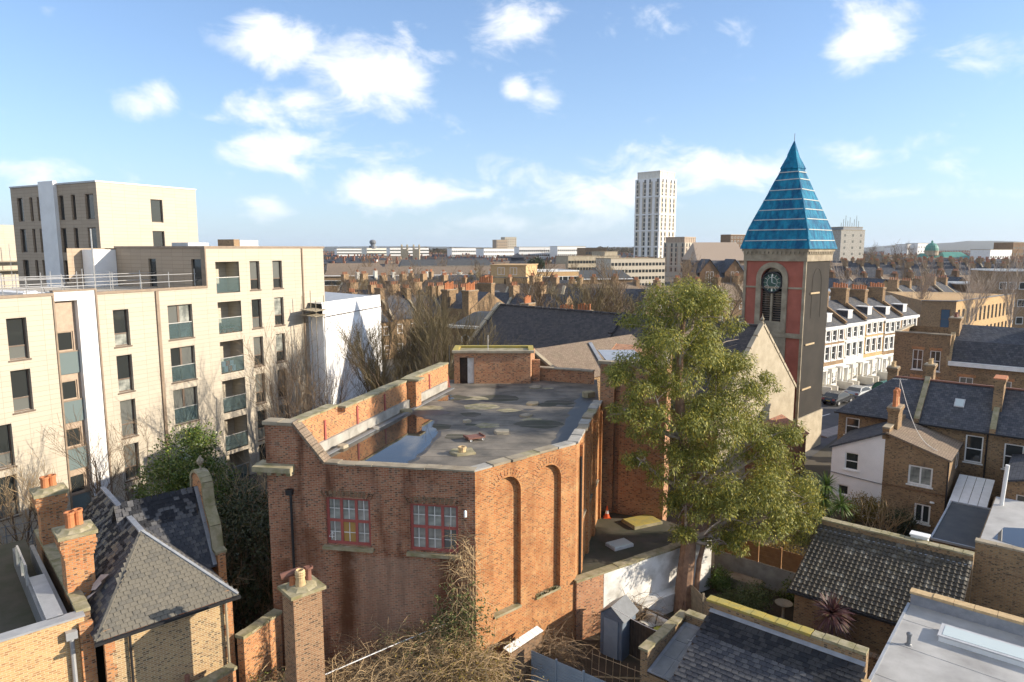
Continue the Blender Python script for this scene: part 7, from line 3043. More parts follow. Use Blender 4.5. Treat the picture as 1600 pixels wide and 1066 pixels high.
for (a, b, y, h, d, wm, rm, r_, c, lab) in FLATS:
    flat_block('flat_roofed_block', lab, 'building', (fx(a, y), y, 0), R(-3), fx(b, y) - fx(a, y), d, h, wm, rm, r_, c, 1.3, 1.4, h - 3.4 if r_ == 1 else 1.5, 'fr', frame='paint_white')
for (px, y, w, ze, zr, wm, lab) in ((1306, 172, 8.5, 6.5, 10.2, 'render_white', 'white gabled house left of the birch row'), (1334, 168, 6.5, 6.5, 9.6, 'brick_far', 'brown-roofed gabled house next to the white gable'), (1365, 172, 7.5, 6.5, 10.2, 'brick_yellow', 'yellow gabled house in the middle of the back gardens'), (1392, 175, 7.5, 6.5, 9.8, 'brick_far', 'dark gabled house with pale ridges beyond the birches'), (1482, 178, 9.0, 6.5, 10.5, 'brick_far', 'brick gable with white verge right of the birches')):
    h = thing('gabled_house', lab, 'house', (fx(px, y), y, 0), R(6))
    mb = MB()
    mb.prism([(0, 0), (w, 0), (w, 12), (0, 12)], 0, ze)
    mb.face([(0, 0, ze), (w, 0, ze), (w / 2, 0, zr)])
    mb.build('wall', wm, h)
    mb = MB()
    mb.face([(-.3, -.3, ze - .2), (w / 2, -.3, zr + .05), (w / 2, 12, zr + .05), (-.3, 12, ze - .2)][::-1])
    mb.face([(w + .3, -.3, ze - .2), (w / 2, -.3, zr + .05), (w / 2, 12, zr + .05), (w + .3, 12, ze - .2)])
    mb.build('roof', 'tile_brown' if px in (1334,) else 'slate', h)
    for x in (w * .3, w * .7):
        window(h, (0, 0), (w, 0), x - .5, x + .5, 3.6, 5.2, depth=-.03, rows=2)
# long dark-roofed rows on the right
terrace('%s house from the left in the long dark row right of tower', 'long dark row right of the tower', (fx(1308, 222), 222), R(-2), 16, 5.1, 9.5, 8.0, 12.2, 'brick_far', 'slate', 1, 2)
terrace('%s house from the left in the row behind the long dark row', 'second dark row far right', (fx(1330, 262), 262), R(-2), 20, 5.1, 9.5, 8.0, 12.4, 'brick_far', 'slate', 0)
terrace('%s house from the left in the farthest row below the green dome', 'far row below the green dome', (fx(1290, 330), 330), R(2), 26, 5.4, 9.5, 7.5, 11.8, 'brick_far', 'slate', 0)
terrace('%s house from the left in the short row before the yellow school', 'short row before the yellow school', (fx(1440, 150), 152), R(30), 5, 5.0, 9, 6.2, 9.6, 'brick_far', 'slate', 2, 2)
terrace('%s house from the left in the brown row behind the birches', 'brown row behind the birches', (fx(1318, 196), 196), R(8), 9, 5.0, 9, 6.2, 9.8, 'brick_brown', 'tile_brown', 2, 2)
# left middle distance
terrace('%s house from the left in the slanting row beyond the bare thicket', 'slanting row beyond the thicket', (fx(560, 105), 108), R(38), 6, 5.0, 9, 6.2, 9.6, 'brick_far', 'slate', 2, 2)
terrace('%s house from the left in the row below the dark school', 'row below the dark school', (fx(560, 190), 192), R(25), 9, 5.2, 9, 6.4, 10.0, 'stucco_cream', 'slate', 2, 2)
terrace('%s house from the left in the far row behind the parish hall', 'far row behind the parish hall', (fx(905, 150), 150), R(14), 9, 5.2, 9, 6.0, 9.8, 'brick_far', 'tile_brown', 2, 2)
terrace('%s house from the left in the grey-roofed row beyond white sheeting', 'row beyond the white sheeting', (fx(512, 122), 127), R(-28), 9, 5.0, 9, 6.6, 10.2, 'brick_far', 'slate', 2, 2)
terrace('%s house from the left in the tile-roofed row beyond white sheeting', 'further row beyond the sheeting', (fx(505, 150), 158), R(-20), 12, 5.2, 9, 6.8, 10.6, 'brick_far', 'tile_brown', 2, 2)
terrace('%s house from the left in the slate row beside yellow flats', 'row left of the yellow flats', (fx(630, 168), 172), R(-8), 8, 5.2, 9, 6.5, 10.4, 'brick_far', 'slate', 2, 2)
bs = thing('pot_house', 'tall stock brick house side with crowded orange chimney pots', 'house', (fx(686, 88), 90, 0), R(-30))
mb = MB()
mb.prism([(0, 0), (4.6, 0), (4.6, 9), (0, 9)], 0, 10.2)
mb.face([(0, 9, 10.2), (0, 0, 10.2), (0, 4.5, 12.2)])
mb.face([(4.6, 0, 10.2), (4.6, 9, 10.2), (4.6, 4.5, 12.2)])
mb.build('wall', 'brick_stock', bs)
mb = MB()
mb.face([(0, 0, 10.2), (4.6, 0, 10.2), (4.6, 4.5, 12.2), (0, 4.5, 12.2)])
mb.face([(4.6, 9, 10.2), (0, 9, 10.2), (0, 4.5, 12.2), (4.6, 4.5, 12.2)])
mb.build('roof', 'slate', bs)
chimney(bs, .5, 1.0, .9, 2.0, 8, 12.6, 6, poth=.9)
chimney(bs, 4.0, .8, 1.0, 2.2, 8, 12.6, 6, poth=.9)
chimney(bs, 2.2, 7.6, 2.2, .9, 8, 13.2, 6, poth=.9)
window(bs, (4.6, 0), (4.6, 9), 4.4, 5.4, 7.2, 9.2, depth=-.03, rows=2)
window(bs, (4.6, 0), (4.6, 9), 6.6, 7.6, 7.2, 9.2, depth=-.03, rows=2)
vl = thing('stucco_villa', 'flat-roofed villa with white cornice and arched windows left of nave', 'house', (fx(703, 76), 77, 0), R(-24))
mb = MB()
vo = [(1.4, 2.2, 6.0, 8.2), (3.6, 4.4, 6.0, 8.2), (5.7, 6.5, 6.0, 8.2)]
mb.wall((0, 0), (7.4, 0), 0, 9.1, vo, .15, back=1, arch=True)
mb.wall((7.4, 0), (7.4, 8), 0, 9.1)
mb.wall((0, 8), (0, 0), 0, 9.1)
mb.build('wall', ['brick_stock', 'glass_dark'], vl)
for o in vo:
    mb = MB()
    mb.box(o[0] - .22, o[0] - .003, -.07, .01, o[2], o[3] - .35)
    mb.box(o[1] + .003, o[1] + .22, -.07, .01, o[2], o[3] - .35)
    mb.box(o[0] - .25, o[1] + .25, -.1, .01, o[2] - .2, o[2])
    r_ = (o[1] - o[0]) / 2
    mb.tube([(o[0] + r_ + (r_ + .11) * math.cos(math.pi * k / 10), -.03, o[3] - r_ + (r_ + .11) * math.sin(math.pi * k / 10)) for k in range(11)], .1, 5)
    mb.build('surround', 'paint_white', vl)
mb = MB()
mb.box(-.5, 7.9, -.5, .0, 9.1, 9.4)
mb.box(-.5, 0, .0, 8, 9.1, 9.4)
mb.box(7.4, 7.9, .0, 8, 9.1, 9.4)
mb.build('cornice', 'stucco_cream', vl)
mb = MB()
mb.face([(0, 0, 9.42), (7.4, 0, 9.42), (6.2, 3.2, 10.6), (1.2, 3.2, 10.6)])
mb.face([(0, 8, 9.42), (0, 0, 9.42), (1.2, 3.2, 10.6), (1.2, 5, 10.6)])
mb.face([(7.4, 0, 9.42), (7.4, 8, 9.42), (6.2, 5, 10.6), (6.2, 3.2, 10.6)])
mb.face([(1.2, 3.2, 10.6), (6.2, 3.2, 10.6), (6.2, 5, 10.6), (1.2, 5, 10.6)])
mb.build('roof', 'roof_dark', vl)
chimney(vl, 6.6, 6.5, 1.0, 2.0, 8, 11.6, 5, poth=.8)
yb = flat_block('yellow_flats', 'yellow brick flats with stacked balconies and set-back penthouse', 'building', (fx(757, 150), 150, 0), R(-14), 9.6, 16, 11.6, 'brick_yellow', 'felt_grey', 0, 0)
mb = MB()
mb.box(.8, 8.8, 2, 14, 11.62, 14.2)
mb.box(.6, 9.0, 1.8, 14.2, 14.2, 14.4)
mb.build('penthouse', 'brick_yellow', yb)
for z in (2.4, 5.2, 8.0):
    for s_ in (1.5, 5.5, 10.5):
        window(yb, (9.6, 0), (9.6, 16), s_, s_ + 1.6, z, z + 1.8, depth=-.03, cols=2, pane='glass_dark')
        mb = MB()
        mb.box(9.6, 10.7, s_ - .3, s_ + 2.0, z - .5, z - .35)
        mb.build('balcony', 'iron_black', yb)
for z in (12.2,):
    for s_ in (1.0, 3.8):
        window(yb, (.8, 2), (8.8, 2), s_ + .6, s_ + 2.2, z, z + 1.6, depth=-.03, cols=2, pane='glass_dark')
pipe(yb, [(4.6, -.06, 0), (4.6, -.06, 11.4)], .12)
lt = thing('roof_lantern', 'dark pyramid-roofed lantern rising behind the yellow flats', 'building', (fx(786, 205), 205, 0))
mb = MB()
mb.prism([(0, 0), (8.6, 0), (8.6, 8), (0, 8)], 0, 11.5)
mb.build('wall', 'brick_far', lt)
mb = MB()
for (a, b) in (((0, 0), (8.6, 0)), ((8.6, 0), (8.6, 8)), ((8.6, 8), (0, 8)), ((0, 8), (0, 0))):
    pa = (lerp(a[0], 4.3, .55), lerp(a[1], 4, .55))
    pb = (lerp(b[0], 4.3, .55), lerp(b[1], 4, .55))
    mb.face([(a[0], a[1], 11.5), (b[0], b[1], 11.5), (pb[0], pb[1], 14.3), (pa[0], pa[1], 14.3)])
mb.box(2.4, 6.2, 2.2, 5.8, 14.3, 15.2)
for (a, b) in (((2.1, 1.9), (6.5, 1.9)), ((6.5, 1.9), (6.5, 6.1)), ((6.5, 6.1), (2.1, 6.1)), ((2.1, 6.1), (2.1, 1.9))):
    mb.face([(a[0], a[1], 15.2), (b[0], b[1], 15.2), (4.3, 4, 16.6)])
mb.build('roof', 'slate', lt)
MIDB = [  # px left, right, distance, top, depth, wall, roof, rows, cols, label
    (836, 905, 175, 12.0, 12, 'brick_yellow', 'zinc', 2, 8, 'yellow brick range right of the flats with white windows'),
    (876, 990, 195, 9.0, 14, 'brick_far', 'roof_dark', 0, 0, 'long low brick hall with dark roof behind the bare trees'),
    (505, 790, 205, 9.6, 16, 'brick_far', 'tile_brown', 1, 40, 'very long low block with pinkish roof across the middle distance'),
    (625, 770, 262, 11.0, 14, 'steel_grey', 'roof_dark', 2, 26, 'long dark metal-clad school building under the white slabs'),
    (510, 600, 265, 9.5, 14, 'brick_far', 'tile_brown', 1, 12, 'low brown block left of the dark school building'),
    (700, 760, 160, 9.0, 10, 'brick_yellow', 'slate', 2, 5, 'small yellow block behind the chimney pots'),
    (735, 760, 140, 8.8, 9, 'fence_blue', 'fence_blue', 0, 0, 'block under bright blue sheeting near the yellow flats')]
for (a, b, y, h, d, wm, rm, r_, c, lab) in MIDB:
    u1_, rz_b = (b - 800) / 1067.0 * .991, R(12 if b - a > 100 else 22)
    W_ = (fx(b, y) - fx(a, y)) / (math.cos(rz_b) - u1_ * math.sin(rz_b))
    bl = flat_block('low_block', lab, 'building', (fx(a, y), y, 0), rz_b, W_, d, h, wm, rm, r_, c, 1.4, 1.3, h - 2.6 * max(r_, 1), 'f', frame='paint_white' if wm != 'steel_grey' else None)
    if rm in ('tile_brown', 'roof_dark', 'slate'):
        mb = MB()
        mb.face([(-.3, -.4, h), (W_ + .3, -.4, h), (W_ - 1, d / 2, h + 2.6), (1, d / 2, h + 2.6)])
        mb.face([(W_ + .3, d + .4, h), (-.3, d + .4, h), (1, d / 2, h + 2.6), (W_ - 1, d / 2, h + 2.6)])
        mb.face([(W_ + .3, -.4, h), (W_ + .3, d + .4, h), (W_ - 1, d / 2, h + 2.6)])
        mb.face([(-.3, d + .4, h), (-.3, -.4, h), (1, d / 2, h + 2.6)])
        mb.build('pitched_roof', rm, bl)
ph = thing('parish_hall', 'hall with dark pitched roof and pale verge behind leafless trees', 'building', (fx(872, 112), 112, 0), R(-18))
mb = MB()
mb.prism([(0, 0), (14, 0), (14, 9), (0, 9)], 0, 6.5)
mb.face([(0, 9, 6.5), (0, 0, 6.5), (0, 4.5, 11.4)])
mb.face([(14, 0, 6.5), (14, 9, 6.5), (14, 4.5, 11.4)])
mb.build('wall', 'brick_far', ph)
mb = MB()
mb.face([(0, -.3, 6.3), (14, -.3, 6.3), (14, 4.5, 11.4), (0, 4.5, 11.4)])
mb.face([(14, 9.3, 6.3), (0, 9.3, 6.3), (0, 4.5, 11.4), (14, 4.5, 11.4)])
mb.build('roof', 'slate', ph)
for x in (0, 14):
    mb = MB()
    mb.beam((x, -.4, 6.5), (x, 4.5, 11.65), .5, .25)
    mb.beam((x, 9.4, 6.5), (x, 4.5, 11.65), .5, .25)
    mb.build('verge_coping', 'stone_pale', ph)
tc_ = thing('twin_stacks', 'pair of brick chimney stacks with orange pots beyond nave ridge', 'house', (fx(866, 86), 86, 0), R(-20))
mb = MB()
mb.prism([(0, 0), (7, 0), (7, 6), (0, 6)], 0, 7.0)
mb.build('wall', 'brick_stock', tc_)
mb = MB()
mb.face([(0, 0, 7), (7, 0, 7), (7, 3, 9), (0, 3, 9)])
mb.face([(7, 6, 7), (0, 6, 7), (0, 3, 9), (7, 3, 9)])
mb.build('roof', 'slate', tc_)
chimney(tc_, .8, 3, 2.0, .8, 7.5, 9.9, 5, poth=.8, bm='brick_gault')
chimney(tc_, 3.2, 3, 2.0, .8, 7.5, 10.1, 5, poth=.8, bm='brick_gault')
# Victorian school with gables left of the tower
vs_ = thing('gabled_school', 'dark brick Victorian school with white-windowed gables by the tower', 'building', (fx(1092, 165), 165, 0), R(4))
W_ = fx(1172, 165) - fx(1092, 165)
mb = MB()
mb.prism([(0, 0), (W_, 0), (W_, 12), (0, 12)], 0, 11.0)
for gx_ in (2.8, 9.0):
    mb.face([(gx_ - 2.4, -.06, 9.0), (gx_ + 2.4, -.06, 9.0), (gx_ + 2.4, -.06, 12.2), (gx_, -.06, 15.2), (gx_ - 2.4, -.06, 12.2)])
mb.build('wall', 'brick_brown', vs_)
mb = MB()
mb.face([(0, 0, 11.0), (W_, 0, 11.0), (W_, 6, 15.0), (0, 6, 15.0)])
for gx_ in (2.8, 9.0):
    mb.face([(gx_ - 2.6, -.2, 12.1), (gx_, -.2, 15.4), (gx_, 6, 15.4), (gx_ - 2.6, 6, 12.1)][::-1])
    mb.face([(gx_ + 2.6, -.2, 12.1), (gx_, -.2, 15.4), (gx_, 6, 15.4), (gx_ + 2.6, 6, 12.1)])
mb.build('roof', 'slate', vs_)
for gx_ in (2.8, 9.0):
    for dx in (-.85, .25):
        window(vs_, (0, -.06), (W_, -.06), gx_ + dx, gx_ + dx + .75, 9.6, 12.4, depth=-.03, rows=2)
    for dx in (-1.4, .4):
        window(vs_, (0, 0), (W_, 0), gx_ + dx, gx_ + dx + 1.0, 5.0, 7.4, depth=-.03, rows=2)

# ------------------------------------------------------------------ far skyline
def slab(px0, px1, y, top, lab, rows_, cols_, wm='render_white', d=12, frame=None, pane='glass_grey', ww=1.3, wh=1.25, ang=24):
    u0, u1 = (px0 - 800) / 1067.0 * .991, (px1 - 800) / 1067.0 * .991
    ca, sa = math.cos(R(ang)), math.sin(R(ang))
    W = (u1 - u0) * y / (ca - u1 * sa)
    return flat_block('slab_block', lab, 'building', (fx(px0, y), y, 0), R(ang), W, d, top, wm, 'felt_grey', rows_, cols_, ww, wh, 2.0, 'fr', pane, frame)


slab(526, 572, 620, 17.6, 'long white slab block furthest left on the skyline', 6, 20)
slab(573, 608, 600, 18.0, 'white slab block with a round tank on its roof', 6, 16, 'stucco_cream', ang=34)
slab(609, 670, 590, 18.2, 'white slab block left of the wooded gap on the skyline', 6, 26)
slab(706, 752, 560, 18.0, 'white slab block right of the wooded gap on the skyline', 5, 16)
slab(756, 806, 540, 17.6, 'white slab block below the twin brown towers', 5, 16, pane='glass_dark', ang=34)
slab(811, 868, 520, 18.8, 'white slab block tallest of the row at skyline centre', 5, 18, pane='glass_dark', ang=18)
slab(871, 915, 510, 19.2, 'white slab block next to the tall white tower side', 5, 14)
slab(915, 948, 480, 18.0, 'brown slab block beyond the beige modern block', 4, 8, 'brick_far')
slab(776, 793, 760, 27.0, 'lower of two brown towers on the skyline', 8, 5, 'cladding_shade_brown')
slab(789, 807, 800, 30.5, 'taller of two brown towers on the skyline', 10, 5, 'cladding')
mb = MB()
mb.lathe((0, 0, 17.9), [(3.5, 0), (3.5, 2.2), (2, 2.3), (2, 3.4), (2.9, 4.6), (3.0, 6.0), (2.0, 7.2), (.3, 7.6)], 12)
tag(mb.build('water_tank', 'steel_grey', None, (fx(582, 604), 606, 0)), 'dark round tank on the roof of a white slab block', 'tank')
ct = thing('gothic_tower', 'pale stone church tower with pinnacles before the white slabs', 'tower', (fx(626, 520), 520, 0))
for dx in (0, 9):
    mb = MB()
    mb.prism([(dx, 0), (dx + 5, 0), (dx + 5, 5), (dx, 5)], 0, 17.5)
    for (a, b) in ((dx, 0), (dx + 4.2, 0), (dx, 4.2), (dx + 4.2, 4.2)):
        mb.box(a, a + .8, b, b + .8, 17.5, 19.6)
        mb.lathe((a + .4, b + .4, 19.6), [(.5, 0), (.05, 1.6)], 5)
    mb.build('tower_stage', 'stone_pale', ct)
# tall white tower and the blocks at its foot
def banded(name, label, px, y, side, H, nst, base, strip, crown, bands, rz=45, floors=20):
    t = thing(name, label, 'tower', (fx(px, y), y, 0), R(rz))
    mb = MB()
    mb.prism([(0, 0), (side, 0), (side, side), (0, side)], 0, H)
    mb.build('wall', base, t)
    pitch = side / nst
    fh = H / floors
    for f, (A, B) in enumerate((((0, 0), (side, 0)), ((0, side), (0, 0)))):
        d = (Vector(B) - Vector(A)).normalized()
        no = Vector((d.y, -d.x))
        for k in range(nst):
            mb, gm = MB(), MB()
            s0, s1 = (k + .22) * pitch, (k + .78) * pitch
            for (m2, a, b, o_) in ((mb, s0, s1, .06),):
                p, q = Vector(A) + d * a + no * o_, Vector(A) + d * b + no * o_
                m2.face([(p.x, p.y, 3), (q.x, q.y, 3), (q.x, q.y, H - 2), (p.x, p.y, H - 2)])
            st_ = mb.build('panel_strip', strip, t)
            for j in range(1, floors):
                a, b = s0 + (s1 - s0) * (.1 if (k + f) % 2 else .45), s0 + (s1 - s0) * (.55 if (k + f) % 2 else .95)
                p, q = Vector(A) + d * a + no * .1, Vector(A) + d * b + no * .1
                z = j * fh + .4
                gm.face([(p.x, p.y, z), (q.x, q.y, z), (q.x, q.y, z + fh * .72), (p.x, p.y, z + fh * .72)])
            stuff(gm.build('window_column', 'glass_dark', st_))
        for z in bands:
            mb = MB()
            p, q = Vector(A) + no * .1, Vector(B) + no * .1
            mb.beam((p.x, p.y, z), (q.x, q.y, z), .3, .9)
            mb.build('white_band', base, t)
    mb = MB()
    mb.box(1.2, side - 1.2, 1.2, side - 1.2, H, H + crown)
    mb.box(.9, side - .9, .9, side - .9, H + crown, H + crown + .6)
    for k in range(7):
        mb.box(1.0 + k * (side - 2.4) / 6, 1.4 + k * (side - 2.4) / 6, 1.0, 1.2, H, H + crown)
        mb.box(1.0, 1.2, 1.0 + k * (side - 2.4) / 6, 1.4 + k * (side - 2.4) / 6, H, H + crown)
    mb.build('crown', 'stucco_cream' if crown > 3 else 'panel_tan', t)
    return t


banded('residential_tower', 'tall white residential tower with vertical bands on the skyline', 1029, 470, 20.3, 65.0, 4, 'render_white', 'cladding', 4.4, (8, 19, 30, 41, 53), floors=20)
banded('residential_block', 'square tan brick block at the foot of the tall white tower', 1070, 430, 15.5, 21.5, 4, 'cladding', 'panel_tan', 3.0, (7,), floors=7)
slab(888, 968, 310, 14.2, 'long beige modern block left of the tall white tower', 4, 18, 'stone_pale', pane='glass_dark')
slab(955, 1040, 285, 13.6, 'beige terraced block with open roof storey before the white tower', 4, 16, 'cladding', pane='glass_dark')
slab(945, 965, 330, 16.2, 'raised beige stair block behind the long modern block', 2, 3, 'stone_pale')
slab(1313, 1350, 350, 27.0, 'grey concrete tower block with aerials right of the blue spire', 8, 3, 'concrete')
slab(1316, 1346, 352, 28.6, 'dark rooftop plant room over the grey concrete tower', 0, 0, 'steel_grey')
slab(1292, 1306, 470, 29.0, 'red brick tower block half hidden by the blue spire', 9, 4, 'brick_redfar', frame='paint_white')
slab(1141, 1165, 560, 29.0, 'dark brick tower block peeping left of the blue spire', 9, 5, 'brick_brown', frame='paint_white')
slab(1010, 1030, 470, 12.0, 'low red-brown block behind the beige terraced block', 2, 4, 'brick_redfar')
slab(1418, 1432, 640, 21.5, 'left of three pale flats under the wooded hill', 4, 4)
slab(1434, 1450, 640, 22.5, 'middle of three pale flats under the wooded hill', 5, 4)
slab(1400, 1416, 660, 19.0, 'lowest of three pale flats under the wooded hill', 3, 4)
slab(1548, 1582, 420, 17.0, 'white stucco terrace block at far right below the hill', 3, 9)
slab(1583, 1600, 440, 21.5, 'brown tower block at the far right edge', 5, 4, 'brick_brown')
slab(1352, 1384, 420, 9.5, 'low brick range beneath the russet trees', 2, 8, 'brick_far')
mb = MB()
for k in range(9):
    x = fx(1318 + k * 3.4, 352)
    mb.tube([(x, 356, 28.5), (x, 356, 31 + (k * 37 % 5) * .9)], .12, 4)
tag(mb.build('roof_aerials', 'steel_grey'), 'cluster of aerials on the grey concrete tower', 'aerials')
# great brown hall roof
gh = thing('great_hall', 'broad hall with huge brown roof left of the blue spire', 'building', (fx(1091, 340), 340, 0))
W_ = fx(1168, 340) - fx(1091, 340)
mb = MB()
mb.prism([(0, 0), (W_, 0), (W_, 30), (0, 30)], 0, 12)
mb.build('wall', 'brick_far', gh)
mb = MB()
mb.face([(-.5, -.5, 12), (W_ + .5, -.5, 12), (W_ - 1, 14, 21), (1, 14, 21)])
mb.face([(W_ + .5, 30.5, 12), (-.5, 30.5, 12), (1, 14, 21), (W_ - 1, 14, 21)])
mb.face([(-.5, 30.5, 12), (-.5, -.5, 12), (1, 14, 21)])
mb.face([(W_ + .5, -.5, 12), (W_ + .5, 30.5, 12), (W_ - 1, 14, 21)])
mb.build('roof', 'panel_tan', gh)
# domed brick complex
y = 430
dg = thing('domed_building', 'red brick building with green copper dome on the far right', 'building', (fx(1434, y), y, 0))
W_ = fx(1542, y) - fx(1434, y)
mb = MB()
mb.prism([(0, 0), (W_, 0), (W_, 25), (0, 25)], 0, 10.5)
mb.prism([(15, -1), (25, -1), (25, 10), (15, 10)], 0, 12.2)
mb.build('wall', 'brick_redfar', dg)
wj = MB()
for k in range(22):
    for z in (2.0, 6.2):
        wj.face([(1 + k * 1.9, -.05, z), (2.0 + k * 1.9, -.05, z), (2.0 + k * 1.9, -.05, z + 2), (1 + k * 1.9, -.05, z + 2)])
stuff(wj.build('window_grid', 'glass_dark', dg))
mb = MB()
for (x0, x1, z0, z1) in ((6, 22, 10.6, 14.8), (20, 38, 11.5, 15.6)):
    mb.face([(x0, 4, z0), (x1, 4, z0), (x1 - 3, 12, z1), (x0 + 3, 12, z1)])
    mb.face([(x1, 20, z0), (x0, 20, z0), (x0 + 3, 12, z1), (x1 - 3, 12, z1)])
    mb.face([(x1, 4, z0), (x1, 20, z0), (x1 - 3, 12, z1)])
    mb.face([(x0, 20, z0), (x0, 4, z0), (x0 + 3, 12, z1)])
mb.build('copper_roof', 'dome_green', dg)
mb = MB()
mb.lathe((15.5, 11, 13.5), [(4.0, 0), (4.0, 2.6), (4.3, 2.7), (4.3, 3.0)], 16)
dr = mb.build('drum', 'stone_pale', dg)
mb = MB()
mb.lathe((15.5, 11, 16.5), [(4.0, 0), (3.9, 1.6), (3.3, 3.0), (2.2, 4.2), (.9, 4.9), (.6, 5.0), (.6, 5.9), (.1, 6.6)], 16)
mb.build('dome', 'dome_green', dr)

# ------------------------------------------------------------------ trees of the middle distance and the far woods
protoA = bare(101, 11.5, .17, 1, .42, 3, (10, 8, 6), .45, .020, .25)
protoB = bare(102, 12.5, .14, 1, .34, 3, (11, 7, 6), .5, .016, .2)
protoC = bare(103, 10.0, .16, 2, .45, 3, (9, 8, 6), .4, .022, .25)
PT = {}
for nm, pr_, tm, cm, lab in (('a', protoA, 'bark', 'twig', ''), ('b', protoB, 'bark_pale', 'bark_pale', ''), ('c', protoC, 'bark', 'twig_olive', '')):
    PT[nm] = (pr_[0].mesh('trunk', tm), pr_[1].mesh('crown', cm))


def tree_at(kind, px, y, label, group, sc=1.0, rz=0.0):
    t = thing('leafless_tree', label, 'tree', (fx(px, y), y, 0), rz, group)
    t.scale = (sc,) * 3
    put('trunk', PT[kind][0], t)
    put('crown', PT[kind][1], t)


for k, (px, y, sc) in enumerate(((1352, 118, .98), (1437, 126, 1.05), (1512, 108, .98), (1590, 118, 1.0), (1546, 140, .95))):
    tree_at('b', px, y, ['slim pale birch rising before the white terrace dormers', 'pale birch between white terrace and yellow school', 'pale leafless tree before the sunlit school wall', 'pale leafless tree at the picture edge beyond the school', 'pale leafless tree above the school roofline'][k], 'pale street trees', sc, k * 1.3)
CT = [(842, 98), (868, 92), (890, 100), (915, 92), (940, 96), (962, 90), (985, 98), (1000, 104), (925, 110), (862, 116), (1110, 120), (1140, 126), (1075, 135)]
CT.sort()
LT_ = None
for k, (px, y) in enumerate(CT):
    tree_at('ac'[k % 2], px, y, ('%s bare tree from the left in the grove beyond nave ridge' % ORD[k]) if px < 1010 else '%s of three bare trees below the gabled school' % ('leftmost', 'middle', 'rightmost')[k - 10], 'grove beyond the nave' if px < 1010 else 'trees below the gabled school', .88 + .07 * (k % 4), k * .9)
LT = [(602, 110), (640, 102), (660, 118), (625, 140), (676, 135), (700, 150), (560, 150), (590, 170), (650, 180), (745, 185), (720, 200), (535, 190), (770, 240)]
LT.sort()
for k, (px, y) in enumerate(LT):
    tree_at('ca'[k % 2], px, y, '%s bare tree from the left among roofs left of nave' % ORD[k], 'bare trees among the left roofs', .75 + .06 * (k % 4), k * 1.1)
RT_ = [(1365, 300), (1378, 310), (1392, 305), (1404, 315), (1416, 320), (1370, 325), (1540, 200), (1480, 210), (1425, 205), (1330, 190)]
RT_.sort()
for k, (px, y) in enumerate(RT_):
    tree_at('ac'[k % 2], px, y, ('%s bare tree from the left among roofs right of blue spire' % ORD[k]), 'bare trees among the right roofs', 1.25 if y > 290 else .8, k * .8)
XT_ = sorted([(520, 135), (548, 128), (575, 142), (612, 160), (690, 170), (735, 165), (810, 200), (850, 230), (905, 225), (950, 240), (700, 240), (640, 250), (580, 240), (530, 230)])
for k, (px, y) in enumerate(XT_):
    tree_at('ac'[k % 2], px, y, '%s of the smaller bare trees from the left before the skyline' % ORD[k], 'smaller bare trees before the skyline', .7 + .08 * (k % 5), k * 1.7)
XR_ = sorted([(1300, 180), (1345, 205), (1410, 190), (1450, 180), (1500, 225), (1560, 185), (1580, 240), (1600, 210), (1525, 245), (1466, 240), (1390, 250)])
for k, (px, y) in enumerate(XR_):
    tree_at('ca'[k % 2], px, y, '%s of the smaller bare trees from the left, right of tower' % ORD[k], 'smaller bare trees right of tower', .7 + .08 * (k % 5), k * 1.7)
sg_ = thing('evergreen_tree', 'round dark evergreen in front of the parish hall roof', 'tree', (fx(838, 95), 95, 0))
mb = MB()
mb.tube([(0, 0, 0), (0, 0, 7)], [.2, .08], 6)
mb.build('trunk', 'bark', sg_)
mb = MB()
clumps(mb, [((0, 0, 6.6), (2.6, 2.2, 2.2)), ((2.4, .3, 5.6), (2.4, 2.0, 1.8))], 420, 22, .5, .24, .16, 111, droop=.1)
mb.build('crown', 'leaf_dark', sg_)
sg_ = thing('evergreen_tree', 'small dark evergreen below white slab blocks at centre', 'tree', (fx(839, 330), 330, 0))
mb = MB()
mb.tube([(0, 0, 0), (0, 0, 9)], [.3, .1], 6)
mb.build('trunk', 'bark', sg_)
mb = MB()
clumps(mb, [((0, 0, 10), (4.6, 4, 3.2))], 200, 20, .9, .5, .4, 112, droop=.1)
mb.build('crown', 'leaf_dark', sg_)
# far masses of winter trees and roofs that read as one
rw = random.Random(9)
mb = MB()
for (pa, pb, y0, y1, h0, h1, n_) in ((500, 800, 380, 560, 6, 12, 420), (700, 1000, 420, 900, 7, 15, 420), (1350, 1620, 360, 900, 7, 13, 420), (660, 720, 700, 1000, 14, 24, 130), (930, 1000, 900, 1300, 14, 26, 120), (500, 530, 500, 900, 8, 14, 60), (1000, 1180, 520, 900, 8, 14, 160)):
    for _ in range(n_):
        y = rw.uniform(y0, y1)
        c = Vector((fx(rw.uniform(pa, pb), y), y, rw.uniform(h0, h1) * .6))
        rr = rw.uniform(2.2, 4.2) * (y / 500) ** .5
        for _ in range(46):
            d = Vector((rw.gauss(0, 1), rw.gauss(0, 1), rw.gauss(0, 1))).normalized()
            p = c + Vector((d.x * rr * 1.15, d.y * rr, abs(d.z) * rr * .9)) * rw.uniform(.6, 1.05)
            a = Vector((rw.gauss(0, 1), rw.gauss(0, .4), rw.gauss(0, 1))).normalized() * rr * .24
            b = Vector((rw.gauss(0, 1), rw.gauss(0, .4), rw.gauss(0, 1))).normalized() * rr * .15
            mb.face([p - a, p + b, p + a, p - b])
tag(stuff(mb.build('far_woods', 'leaf_far')), 'brown winter woods and garden trees massed below the skyline', 'woods', kind='stuff')
roofs = MB()
rr_ = random.Random(17)
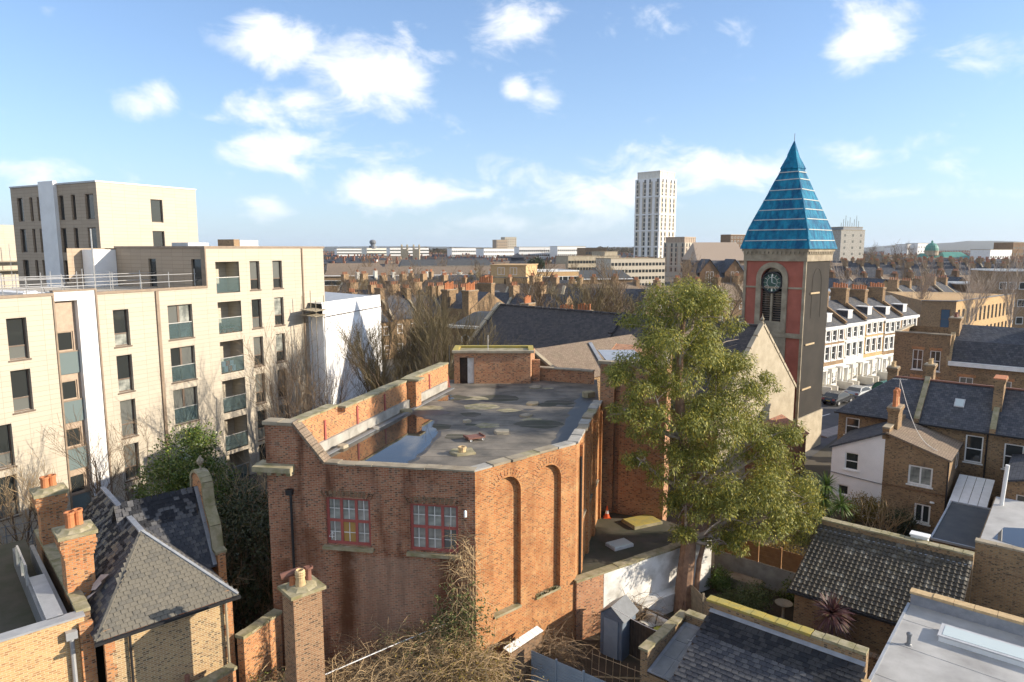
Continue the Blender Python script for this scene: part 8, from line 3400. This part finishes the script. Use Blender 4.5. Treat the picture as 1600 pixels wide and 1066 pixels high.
for _ in range(900):
    y = rr_.uniform(300, 1500)
    px = rr_.uniform(480, 1640)
    if 985 < px < 1100 and y < 500:
        continue
    x = fx(px, y)
    w, d, h = rr_.uniform(8, 26), rr_.uniform(8, 12), rr_.uniform(6, 10)
    m_ = rr_.choice((0, 0, 1, 2))
    roofs.prism([(x, y), (x + w, y), (x + w, y + d), (x, y + d)], 0, h, m_)
    roofs.face([(x, y - .2, h), (x + w, y - .2, h), (x + w, y + d / 2, h + 3), (x, y + d / 2, h + 3)], 3 + rr_.choice((0, 0, 1)))
    roofs.face([(x + w, y - .2, h), (x + w, y + d, h), (x + w, y + d / 2, h + 3)], m_)
    for k in range(int(w / 5)):
        roofs.box(x + k * 5, x + k * 5 + .9, y + d / 2 - .6, y + d / 2 + .6, h + 2, h + 4.2, 2)
tag(stuff(roofs.build('far_roofs', ['brick_far', 'stucco_cream', 'brick_redfar', 'slate', 'tile_brown'])), 'far rooftops spreading to the horizon', 'rooftops', kind='stuff')


def hill(pts, y, dep, name='hills'):
    mb = MB()
    n = len(pts)
    rowz = []
    for j in range(6):
        t_ = j / 5
        row = []
        for k, (px, z) in enumerate(pts):
            yy = y + dep * t_
            row.append((fx(px, y) * (yy / y), yy, z * math.sin(math.pi * (.08 + .92 * min(1, t_ * 1.6)) / 2) * (1 + .05 * noise.noise(Vector((px * .03, t_ * 3, 0))))))
        rowz.append(row)
    for j in range(5):
        for k in range(n - 1):
            mb.face([rowz[j][k], rowz[j][k + 1], rowz[j + 1][k + 1], rowz[j + 1][k]])
    return struct(mb.build(name, 'hill_wood'))


rz_ = random.Random(4)
hill([(px, (10 + 52 * max(0, min(1, (px - 1290) / 220)) + 3 * math.sin(px * .05) + rz_.uniform(0, 3)) if px > 1290 else 22 + 3 * math.sin(px * .04)) for px in range(-300, 2100, 12)], 3600, 1500)
hill([(px, 28 + 8 * math.sin(px * .013) + rz_.uniform(0, 3)) for px in range(-300, 2100, 14)], 5200, 2200)

# ------------------------------------------------------------------ haze: the thin winter air over the town
mb = MB()
mb.box(-6500, 6500, -45, 7800, -1.0, 96)
hz = mb.build('haze', 'zinc')
stuff(hz)
hm = bpy.data.materials.new('haze_air')
hm.use_nodes = True
nt = hm.node_tree
nt.nodes.clear()
ho = nt.nodes.new('ShaderNodeOutputMaterial')
hv = nt.nodes.new('ShaderNodeVolumePrincipled')
hv.inputs['Color'].default_value = (.80, .88, 1.0, 1)
hv.inputs['Density'].default_value = 0.00006
hv.inputs['Anisotropy'].default_value = 0.2
nt.links.new(hv.outputs[0], ho.inputs['Volume'])
hz.data.materials.clear()
hz.data.materials.append(hm)
tag(hz, 'thin pale winter haze over the far rooftops', 'haze', kind='stuff')
cy.volume_bounces = 0
